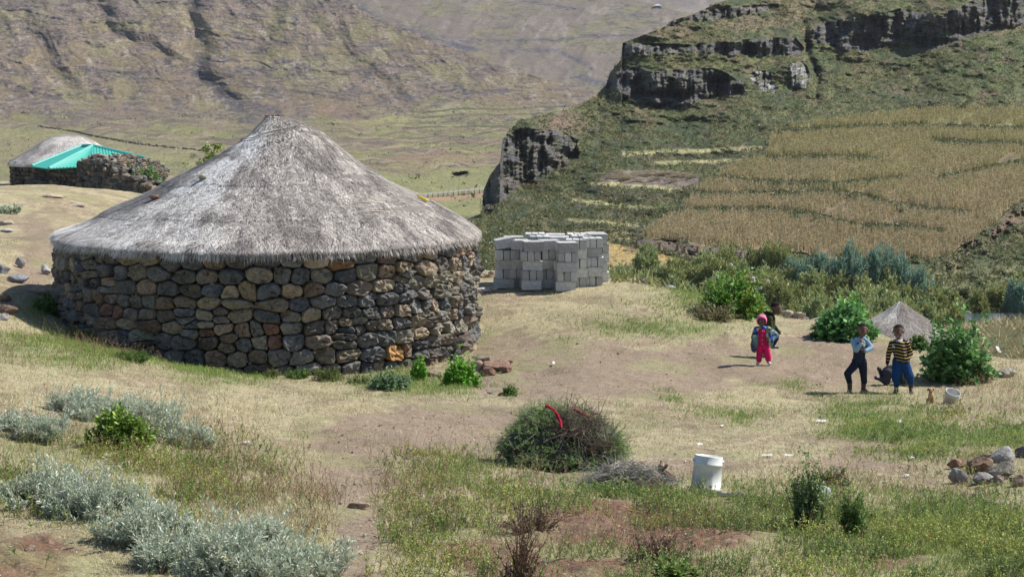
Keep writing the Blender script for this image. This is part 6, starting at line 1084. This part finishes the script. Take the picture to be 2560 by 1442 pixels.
def col1(v, n_):
    c = np.broadcast_to(np.array([.028, .034, .06]), v.shape).copy(); yoke = sst(.705, .725, v[:, 2]-.15*np.abs(v[:, 0]-.02)); sleeve = np.minimum(np.minimum(seg3(v, sh_l1, el_l1), seg3(v, el_l1, wr_l1)), np.minimum(seg3(v, sh_r1, el_r1), seg3(v, el_r1, wr_r1))) < .052; blue = np.maximum(sst(.0, .02, v[:, 2]-.79+.0*v[:, 0]), sleeve*(v[:, 2] > .60)); c = mix(c, [.24, .36, .46], blue); c = mix(c, [.62, .62, .60], np.exp(-(np.linalg.norm(v-wr_l, axis=1)/.03)**2)+np.exp(-(np.linalg.norm(v-L1(2158, 858, -.09), axis=1)/.03)**2)+.9*(np.linalg.norm((v-L1(2152, 869, -.08))*[1, .5, 1.6], axis=1) < .022)); return c*(.9+.2*fbm3(v*60, 2, 4))[:, None]
sw = [cap_geo(L1(2148, 858, 0), L1(2146, 896, 0), .098, .092), ell_geo(L1(2148, 868, 0), (.115, .088, .12)), cap_geo(sh_l, el_l, .047, .045), cap_geo(el_l, wr_l, .045, .028), cap_geo(sh_r, el_r, .047, .042), cap_geo(el_r, wr_r, .042, .028), cap_geo(L1(2140, 846, 0), L1(2158, 846, 0), .045, .045)]
swo = fuse('sweater', sw, .0055, col1, M['cloth'], b1, 3, .007, 13)
fuse('trousers', [cap_geo(L1(2140, 902, 0), L1(2154, 902, 0), .075, .075), cap_geo(hp_l, kn_l, .072, .055), cap_geo(kn_l, L1(2122, 953, -.02), .055, .042), cap_geo(hp_r, kn_r, .072, .055), cap_geo(kn_r, L1(2160, 953, 0), .055, .046)], .0055, (.022, .024, .042), M['cloth'], b1, 3, .008, 12)
for a_, t_, tp in ((an_l, to_l, L1(2123, 951, -.02)), (an_r, to_r, L1(2159, 951, 0))): fuse('boot', boots_geo(a_, t_, tp), .005, lambda v, n_: mix(np.broadcast_to(np.array([.085, .05, .042]), v.shape), [.3, .26, .23], sst(.06, .02, v[:, 2])*.6), M['rubber'], b1, 3)
# --- boy in the striped shirt
q = hit(2250, 984); s1 = F/q[1]
def L2(px, py, y=0.): return np.array([(px-2250)/s1, y, (984-py)/s1])
b2 = empty('person', q, 'smiling child in navy shirt with yellow stripes, blue trousers and dark boots', 'person')
hc = L2(2242, 825, -.03); HG, Rm, P3 = head_geo(hc, (-.30, -1, -.10), 1.04)
sh_l, el_l, wr_l = L2(2227, 855, 0), L2(2220, 882, .01), L2(2216, 905, -.03); sh_r, el_r, wr_r = L2(2264, 856, 0), L2(2275, 882, .03), L2(2262, 899, -.08); hp_l, kn_l, an_l, to_l = L2(2242, 910, 0), L2(2238, 942, -.03), L2(2240, 972, .0), L2(2232, 981, -.09); hp_r, kn_r, an_r, to_r = L2(2260, 910, 0), L2(2272, 938, -.04), L2(2278, 968, .01), L2(2279, 979, -.06)
body = HG+[cap_geo(L2(2244, 842, 0), L2(2246, 854, 0), .034, .04), cap_geo(L2(2246, 864, 0), L2(2250, 902, 0), .07, .068), cap_geo(sh_l, el_l, .03, .024), cap_geo(el_l, wr_l, .024, .016), cap_geo(sh_r, el_r, .03, .024), cap_geo(el_r, wr_r, .024, .016), cap_geo(sh_l, sh_r, .035, .035), cap_geo(hp_l, kn_l, .045, .033), cap_geo(kn_l, an_l, .033, .022), cap_geo(hp_r, kn_r, .045, .033), cap_geo(kn_r, an_r, .033, .022), cap_geo(an_l, to_l, .024, .018), cap_geo(an_r, to_r, .024, .018)]+hand(wr_l, (.02, -.1, -1), (.6, 0, 0), 1.15)+hand(wr_r, (-1, -.1, 0), (0, 1, 0), 1.15)
fuse('body', body, .0042, skin_col, M['skin'], b2, 2); eyes(b2, Rm, P3, 1.04); hair_cap(b2, Rm, hc, 1.04, P3)
S = Soup(); v, q_ = ell_geo((0, 0, 0), (.016, .005, .0045), seg=12, rings=6); S.add(v@Rm.T+P3(0, .0815, -.0555), [.6, .58, .54], q_); obj('teeth', S.mesh('teeth', True), M['skin'], b2)
six = [(.0, .05), (-.018, .05), (-.03, .038), (-.033, .018), (-.033, -.01), (-.028, -.028), (-.012, -.036), (.006, -.032), (.014, -.016), (.010, -.002), (-.006, .006), (-.024, .0)]; c6 = L2(2231.5, 862, 0)
def col2(v, n_):
    zz = v[:, 2]-.10*np.abs(v[:, 0]-L2(2248, 0)[0])**1.2+.012*np.sin(v[:, 0]*22); ph = np.mod(zz-.575, .049); st_ = (ph < .0115)*(zz > .53)*(zz < .80); c = mix(np.broadcast_to(np.array([.014, .015, .032]), v.shape), [.60, .42, .09], st_*1.0); st2 = (ph < .0115)*(zz >= .80); c = mix(c, [.6, .45, .12], st2*1.0)
    d6 = dline(v[:, 0]-c6[0], v[:, 2]-c6[2], [(a*.62, b*.62) for a, b in six]); return mix(c, [.62, .62, .6], ((d6 < .0062)&(n_[:, 1] < -.2)&(v[:, 1] < 0))*1.0)
fuse('shirt', [cap_geo(L2(2246, 862, 0), L2(2250, 893, 0), .102, .104), ell_geo(L2(2247, 870, 0), (.125, .092, .12)), cap_geo(sh_l, el_l, .046, .042), cap_geo(el_l, wr_l+[0, 0, .01], .042, .03), cap_geo(sh_r, el_r, .05, .046), cap_geo(el_r, wr_r, .046, .036), cap_geo(L2(2236, 852, 0), L2(2256, 852, 0), .045, .045)], .0045, col2, M['cloth'], b2, 3, .006, 12)
a = np.linspace(0, 2*np.pi, 33); cpos = L2(2245, 848, -.005); S = Soup(); V = np.stack([np.stack([np.cos(a)*r, np.sin(a)*r*.95, a*0+z-.012*(np.sin(a) < -.3)], -1) for r, z in ((.040, .02), (.052, .03), (.066, -.005), (.062, -.008))])+cpos; S.add(V.reshape(-1, 3), [.5, .5, .48], Q=grid_faces(4, 33)); obj('collar', S.mesh('collar', True), M['cloth'], b2)
def colb(v, n_): return mix(np.broadcast_to(np.array([.014, .05, .15]), v.shape), [.02, .02, .03], (v[:, 2] < L2(0, 962)[2])*1.)*(.75+.5*fbm3(v*16, 2, 8))[:, None]
fuse('trousers', [cap_geo(L2(2242, 902, 0), L2(2260, 902, 0), .082, .085), cap_geo(hp_l, kn_l, .085, .072), cap_geo(kn_l, L2(2241, 958, -.01), .07, .05), cap_geo(hp_r, kn_r, .088, .072), cap_geo(kn_r, L2(2276, 952, 0), .072, .055)], .0055, colb, M['cloth'], b2, 3, .011, 12)
for a_, t_, tp in ((an_l, to_l, L2(2241, 956, 0)), (an_r, to_r, L2(2276, 951, 0))): fuse('boot', boots_geo(a_, t_, tp, .037), .005, lambda v, n_, q=a_: mix(mix(np.broadcast_to(np.array([.018, .018, .025]), v.shape), [.28, .29, .31], sst(.07, .02, v[:, 2])*(q[0] > .1)), [.42, .38, .28], (np.abs(v[:, 2]-.085) < .018)*(q[0] < .1)*1.), M['rubber'], b2, 3)
# --- small girl in pink
q = hit(1907, 911); s3 = F/q[1]
def L3(px, py, y=0.): return np.array([(px-1907)/s3, y, (911-py)/s3])
b3 = empty('person', q, 'toddler in pink hood and trousers under an oversized blue and yellow plaid coat', 'person')
hc = L3(1902.5, 799, -.02); HG, Rm, P3 = head_geo(hc, (-.05, -1, -.05), .92); sh_l, el_l, wr_l = L3(1890, 822, 0), L3(1884, 842, 0), L3(1884, 860, -.01); sh_r, el_r, wr_r = L3(1920, 822, 0), L3(1936, 835, -.04), L3(1926, 846, -.11); hp_l, kn_l, an_l, to_l = L3(1899, 868, 0), L3(1897, 888, -.01), L3(1896, 904, .0), L3(1893, 908, -.06); hp_r, kn_r, an_r, to_r = L3(1915, 868, 0), L3(1919, 888, -.01), L3(1921, 903, 0), L3(1923, 908, -.06)
body = HG+[cap_geo(L3(1903, 812, 0), L3(1904, 822, 0), .028, .034), cap_geo(L3(1905, 828, 0), L3(1906, 862, 0), .06, .06), cap_geo(sh_l, el_l, .024, .02), cap_geo(el_l, wr_l, .02, .014), cap_geo(sh_r, el_r, .024, .02), cap_geo(el_r, wr_r, .02, .014), cap_geo(sh_l, sh_r, .03, .03), cap_geo(hp_l, kn_l, .036, .028), cap_geo(kn_l, an_l, .028, .02), cap_geo(hp_r, kn_r, .036, .028), cap_geo(kn_r, an_r, .028, .02), cap_geo(an_l, to_l, .02, .015), cap_geo(an_r, to_r, .02, .015)]+hand(wr_l, (0, 0, -1), (0, 1, 0), .9)+hand(wr_r, (-.8, -.3, -.3), (0, 1, 0), .9)
fuse('body', body, .0042, skin_col, M['skin'], b3, 2); eyes(b3, Rm, P3, .92)
def hoodcut(v): w = (v-hc)@Rm; return w
v, q_ = ell_geo((0, 0, 0), (.088, .100, .098), seg=48, rings=36); w = v.copy(); face = (w[:, 1] > .035)&(((w[:, 0]/.066)**2+((w[:, 2]+.018)/.074)**2) < 1); qk = q_[~face[q_].any(1)]; S = Soup(); vo = v@Rm.T+P3(0, -.008, .008)
S.add(vo, mix(np.broadcast_to(np.array([.72, .18, .32]), v.shape), [.55, .03, .12], sst(.80, .98, 1-np.abs(((w[:, 0]/.066)**2+((w[:, 2]+.018)/.074)**2)-1.1))*(w[:, 1] > .02)), qk); S.add((v*.95)@Rm.T+P3(0, -.008, .008), [.5, .05, .14], qk); obj('hood', S.mesh('hood', True), M['cloth'], b3)
PK = (.62, .02, .115)
fuse('shirt', [cap_geo(L3(1903, 828, -.01), L3(1905, 856, -.01), .07, .078), cap_geo(L3(1896, 822, 0), L3(1912, 822, 0), .035, .035)], .0055, lambda v, n_: mix(np.broadcast_to(np.array([.5, .018, .085]), v.shape), [.8, .7, .7], ((np.abs(v[:, 0]+.02) < .006)&(np.mod(v[:, 2], .07) < .011)&(n_[:, 1] < -.5))*1.), M['cloth'], b3, 3, .004)
def plaid(v, n_):
    a1 = np.sin((v[:, 0]*1.0+v[:, 2]*.35)*62), np.sin((v[:, 2]-v[:, 0]*.3)*58); c = np.broadcast_to(np.array([.045, .13, .42]), v.shape); c = mix(c, [.62, .58, .34], sst(.1, .6, fbm3(v*[20, 20, 14]+3, 2, 31)*2-.75)*(a1[0] > -.3)); c = mix(c, [.025, .035, .09], (a1[1] > .35)*sst(.4, .55, fbm3(v*14, 2, 33))); c = mix(c, [.16, .28, .2], sst(.5, .65, fbm3(v*18+9, 2, 35))); return mix(c, [.05, .04, .07], sst(-.09, -.16, v[:, 0])*sst(.42, .3, v[:, 2])*.8)
cl = [cap_geo(L3(1891, 826, .01), L3(1887, 862, .02), .055, .075), cap_geo(L3(1887, 862, .02), L3(1886, 873, .03), .07, .055), cap_geo(L3(1888, 866, .05), L3(1889, 876, .05), .05, .03), cap_geo(L3(1917, 826, .01), L3(1919, 856, .03), .055, .055), cap_geo(L3(1894, 826, .04), L3(1916, 826, .04), .055, .055), cap_geo(L3(1895, 845, .06), L3(1915, 845, .06), .06, .06), cap_geo(sh_r, el_r, .055, .058), cap_geo(el_r, wr_r, .058, .045), ell_geo(L3(1931, 838, -.06), (.07, .055, .05)), cap_geo(sh_l, el_l, .05, .05), cap_geo(L3(1930, 845, 0), L3(1928, 862, .02), .045, .025), cap_geo(L3(1893, 818, .0), L3(1899, 816, -.03), .032, .026), cap_geo(L3(1914, 818, 0), L3(1908, 817, -.03), .032, .026)]
fuse('coat', cl, .005, plaid, M['cloth'], b3, 3, .010, 14)
fuse('trousers', [cap_geo(L3(1900, 864, 0), L3(1913, 864, 0), .065, .065), cap_geo(hp_l, L3(1897, 899, 0), .062, .046), cap_geo(hp_r, L3(1921, 898, 0), .062, .046)], .005, lambda v, n_: np.array(PK)*(.8+.4*fbm3(v*18, 2, 5))[:, None], M['cloth'], b3, 3, .008, 14)
for a_, t_ in ((an_l, to_l), (an_r, to_r)): fuse('shoe', [cap_geo(a_+[0, .02, -.01], t_, .03, .028), cap_geo(a_+[0, .01, 0], a_+[0, 0, .02], .028, .026)], .005, (.52, .43, .37), M['rubber'], b3, 2)
# --- boy in the olive hood, stepping to the right
q = hit(1922, 892); s4 = F/q[1]
def L4(px, py, y=0.): return np.array([(px-1922)/s4, y, (892-py)/s4])
b4 = empty('person', q, 'child in olive hooded top leaning forward to the right behind the toddler', 'person')
hc = L4(1939.5, 769, 0); HG, Rm, P3 = head_geo(hc, (1, -.28, -.22), 1.03); sh_l, el_l, wr_l = L4(1921, 793, -.09), L4(1924, 817, -.12), L4(1938, 832, -.10); sh_r, el_r, wr_r = L4(1926, 792, .09), L4(1934, 814, .10), L4(1945, 828, .08); hp_l, kn_l, an_l, to_l = L4(1922, 840, -.05), L4(1914, 862, -.05), L4(1908, 884, -.05), L4(1919, 889, -.05); hp_r, kn_r, an_r, to_r = L4(1926, 838, .05), L4(1940, 846, .06), L4(1933, 866, .04), L4(1944, 868, .03)
body = HG+[cap_geo(L4(1932, 782, 0), L4(1926, 792, 0), .034, .04), cap_geo(L4(1923, 800, 0), L4(1922, 838, 0), .07, .068), cap_geo(sh_l, el_l, .03, .024), cap_geo(el_l, wr_l, .024, .016), cap_geo(sh_r, el_r, .03, .024), cap_geo(el_r, wr_r, .024, .016), cap_geo(sh_l, sh_r, .035, .035), cap_geo(hp_l, kn_l, .045, .033), cap_geo(kn_l, an_l, .033, .022), cap_geo(hp_r, kn_r, .045, .033), cap_geo(kn_r, an_r, .033, .022), cap_geo(an_l, to_l, .024, .018), cap_geo(an_r, to_r, .024, .018)]+hand(wr_l, (.6, 0, -.6), (0, 1, 0), 1.1)+hand(wr_r, (.6, 0, -.6), (0, -1, 0), 1.1)
fuse('body', body, .0042, skin_col, M['skin'], b4, 2); eyes(b4, Rm, P3, 1.03); hair_cap(b4, Rm, hc, 1.03, P3)
fuse('hooded_top', [cap_geo(L4(1924, 796, 0), L4(1922, 834, 0), .095, .09), cap_geo(sh_l, sh_r, .055, .055), cap_geo(sh_l, el_l, .046, .04), cap_geo(el_l, wr_l, .04, .03), cap_geo(sh_r, el_r, .046, .04), cap_geo(el_r, wr_r, .04, .03)], .0055, lambda v, n_: mix(np.broadcast_to(np.array([.045, .05, .022]), v.shape), [.075, .075, .03], sst(.4, .6, fbm3(v*12, 2, 3))), M['cloth'], b4, 3, .009, 12)
fuse('hood', [ell_geo(L4(1915, 781, 0), (.055, .075, .035), (0, .3, 0)), cap_geo(L4(1918, 779, -.05), L4(1928, 784, -.05), .028, .022), cap_geo(L4(1918, 779, .05), L4(1928, 784, .05), .028, .022)], .005, (.022, .026, .034), M['cloth'], b4, 3)
fuse('trousers', [cap_geo(hp_l, hp_r, .075, .075), cap_geo(hp_l, kn_l, .07, .055), cap_geo(kn_l, L4(1909, 877, -.05), .052, .042), cap_geo(hp_r, kn_r, .07, .055), cap_geo(kn_r, L4(1934, 860, .04), .052, .042)], .0055, (.03, .035, .06), M['cloth'], b4, 3, .007)
for a_, t_, tp in ((an_l, to_l, L4(1909, 875, -.05)), (an_r, to_r, L4(1935, 857, .045))): fuse('boot', boots_geo(a_, t_, tp, .034), .005, (.13, .15, .18), M['rubber'], b4, 3)
# --- child kneeling behind the striped boy
q = hit(2228, 962); s5 = F/q[1]
def L5(px, py, y=0.): return np.array([(px-2228)/s5, y, (962-py)/s5])
b5 = empty('person', q, 'child in dark clothes crouching on all fours behind the striped shirt child', 'person')
hc = L5(2266, 938, .10); HG, Rm, P3 = head_geo(hc, (.75, -.1, -.65), 1.0); sh_l, el_l, wr_l = L5(2249, 930, -.08), L5(2251, 944, -.10), L5(2253, 957, -.09); sh_r, el_r, wr_r = L5(2249, 929, .10), L5(2256, 944, .12), L5(2262, 957, .12); hp_l, kn_l, an_l, to_l = L5(2219, 930, -.06), L5(2214, 952, -.07), L5(2197, 944, -.08), L5(2187, 941, -.10); hp_r, kn_r, an_r, to_r = L5(2220, 929, .08), L5(2212, 948, .07), L5(2203, 930, .06), L5(2197, 921, .04)
body = HG+[cap_geo(L5(2258, 933, .05), L5(2250, 930, .02), .034, .04), cap_geo(L5(2245, 928, .01), L5(2221, 928, .01), .07, .075), cap_geo(sh_l, el_l, .03, .024), cap_geo(el_l, wr_l, .024, .016), cap_geo(sh_r, el_r, .03, .024), cap_geo(el_r, wr_r, .024, .016), cap_geo(sh_l, sh_r, .035, .035), cap_geo(hp_l, kn_l, .045, .033), cap_geo(kn_l, an_l, .033, .022), cap_geo(hp_r, kn_r, .045, .033), cap_geo(kn_r, an_r, .033, .022), cap_geo(an_l, to_l, .024, .018), cap_geo(an_r, to_r, .024, .018)]+hand(wr_l, (.8, 0, -.3), (0, 0, -1), 1.1)+hand(wr_r, (.8, 0, -.3), (0, 0, -1), 1.1)
fuse('body', body, .0042, skin_col, M['skin'], b5, 2); eyes(b5, Rm, P3); hair_cap(b5, Rm, hc, 1.0, P3)
fuse('jacket', [cap_geo(L5(2247, 926, .01), L5(2224, 926, .01), .095, .095), cap_geo(sh_l, sh_r, .055, .055), cap_geo(sh_l, el_l, .046, .04), cap_geo(el_l, wr_l, .04, .03), cap_geo(sh_r, el_r, .046, .04), cap_geo(el_r, wr_r, .04, .03)], .0055, (.018, .035, .04), M['cloth'], b5, 3, .008)
fuse('trousers', [cap_geo(hp_l, hp_r, .085, .085), cap_geo(hp_l, kn_l, .072, .06), cap_geo(kn_l, an_l, .055, .04), cap_geo(hp_r, kn_r, .072, .06), cap_geo(kn_r, an_r, .055, .04)], .0055, (.05, .05, .065), M['cloth'], b5, 3, .008)
for a_, t_, tp in ((an_l, to_l, kn_l*.45+an_l*.55), (an_r, to_r, kn_r*.45+an_r*.55)): fuse('boot', [cap_geo(tp, a_, .042, .038), cap_geo(a_, t_, .036, .034)], .005, (.028, .027, .033), M['rubber'], b5, 3)
# --- puppy sitting in the grass
q = hit(2327, 1009); k = (1009-968)*q[1]/F/.26
pup = empty('puppy', q, 'small tan puppy with dark brown ears and muzzle sitting beside the tipped bucket', 'puppy')
def L6(x, y, z): return np.array([x, y, z])*k
pg = [cap_geo(L6(.01, .05, .06), L6(.0, .0, .15), .055*k, .042*k), ell_geo(L6(.0, -.01, .13), (.042*k, .045*k, .055*k)), cap_geo(L6(0, 0, .16), L6(-.008, -.02, .205), .032*k, .028*k), ell_geo(L6(-.01, -.03, .225), (.036*k, .038*k, .033*k)), cap_geo(L6(-.018, -.05, .215), L6(-.034, -.082, .205), .020*k, .013*k), ell_geo(L6(-.036, -.09, .208), (.008*k, .007*k, .006*k))]
for sgn in (-1, 1): pg += [cap_geo(L6(sgn*.026, -.02, .13), L6(sgn*.028, -.035, .06), .018*k, .013*k), cap_geo(L6(sgn*.028, -.035, .06), L6(sgn*.028, -.035, .012), .012*k, .011*k), cap_geo(L6(sgn*.028, -.035, .01), L6(sgn*.028, -.058, .008), .012*k, .010*k), ell_geo(L6(sgn*.04, .045, .045), (.03*k, .045*k, .04*k)), cap_geo(L6(sgn*.045, .07, .02), L6(sgn*.05, .01, .01), .014*k, .012*k), cap_geo(L6(-.01+sgn*.030, -.022, .25), L6(-.012+sgn*.052, -.03, .228), .012*k, .009*k)]
pg += [cap_geo(L6(.0, .09, .03), L6(.05, .13, .02), .011*k, .006*k)]
def pcol(v, n_):
    w = v/k; c = mix(np.broadcast_to(np.array([.42, .27, .13]), v.shape), [.5, .36, .2], sst(.4, .6, fbm3(w*40, 2, 3))); ear = (w[:, 2] > .205)&(np.abs(w[:, 0]+.011) > .028)&(w[:, 2] > .21); mz = sst(.028, .016, np.linalg.norm((w-[-.034, -.08, .208])*[1, .7, 1], axis=1)); c = mix(c, [.06, .03, .018], np.clip(ear*1.+mz, 0, 1)*.9); return c
fuse('body', pg, .0035, pcol, M['cloth'], pup, 3, .0015, 90)
for sgn in (-1, 1): v, q_ = ell_geo(L6(-.018+sgn*.015, -.062, .232), np.array((.004, .0035, .004))*k, seg=10, rings=6); S = Soup(); S.add(v, [.01, .008, .006], q_); obj('eye', S.mesh('eye', True), M['rubber'], pup)
# ------------------------------------------------------------------ air
S = Soup(); V = np.array([[x, y, z] for x in (-2600, 3400) for y in (-60, 5600) for z in (-140, 620)], float); S.add(V, [1, 1, 1], Q=np.array([[0, 1, 3, 2], [4, 6, 7, 5], [0, 4, 5, 1], [2, 3, 7, 6], [0, 2, 6, 4], [1, 5, 7, 3]]))
mh = bpy.data.materials.new('air_haze'); mh.use_nodes = True; nt = mh.node_tree; nt.nodes.clear(); om = nt.nodes.new('ShaderNodeOutputMaterial'); vp = nt.nodes.new('ShaderNodeVolumePrincipled'); vp.inputs['Color'].default_value = (.80, .84, .95, 1); vp.inputs['Density'].default_value = .000035; vp.inputs['Anisotropy'].default_value = .2; nt.links.new(vp.outputs[0], om.inputs['Volume'])
meta(obj('haze', S.mesh('haze'), mh), 'thin pale blue air haze over the whole valley', 'haze', kind='stuff')
# ------------------------------------------------------------------ light
SUN_EL, SUN_AZ = 49., 18.     # azimuth measured from +x towards +y
wd = bpy.data.worlds.new('World'); scene.world = wd; wd.use_nodes = True; nt = wd.node_tree
sky = nt.nodes.new('ShaderNodeTexSky'); sky.sky_type = 'NISHITA'; sky.sun_disc = False; sky.sun_elevation = R(SUN_EL); sky.sun_rotation = R(90-SUN_AZ); sky.altitude = 1800
bg = nt.nodes['Background']; bg.inputs['Strength'].default_value = .085; nt.links.new(sky.outputs[0], bg.inputs['Color'])
sl = bpy.data.lights.new('sun', 'SUN'); sl.energy = 4.2; sl.angle = R(.53); sl.color = (1, .96, .89); so = bpy.data.objects.new('sun', sl); COL.objects.link(so)
sd = Vector((math.cos(R(SUN_AZ))*math.cos(R(SUN_EL)), math.sin(R(SUN_AZ))*math.cos(R(SUN_EL)), math.sin(R(SUN_EL)))); so.rotation_euler = sd.to_track_quat('Z', 'Y').to_euler(); so.location = (20, 10, 40)
scene.view_settings.view_transform = 'Standard'; scene.view_settings.look = 'None'; scene.view_settings.gamma = 1; scene.view_settings.exposure = 0.69
scene.render.engine = 'CYCLES'; scene.cycles.max_bounces = 5; scene.cycles.diffuse_bounces = 2; scene.cycles.transparent_max_bounces = 4
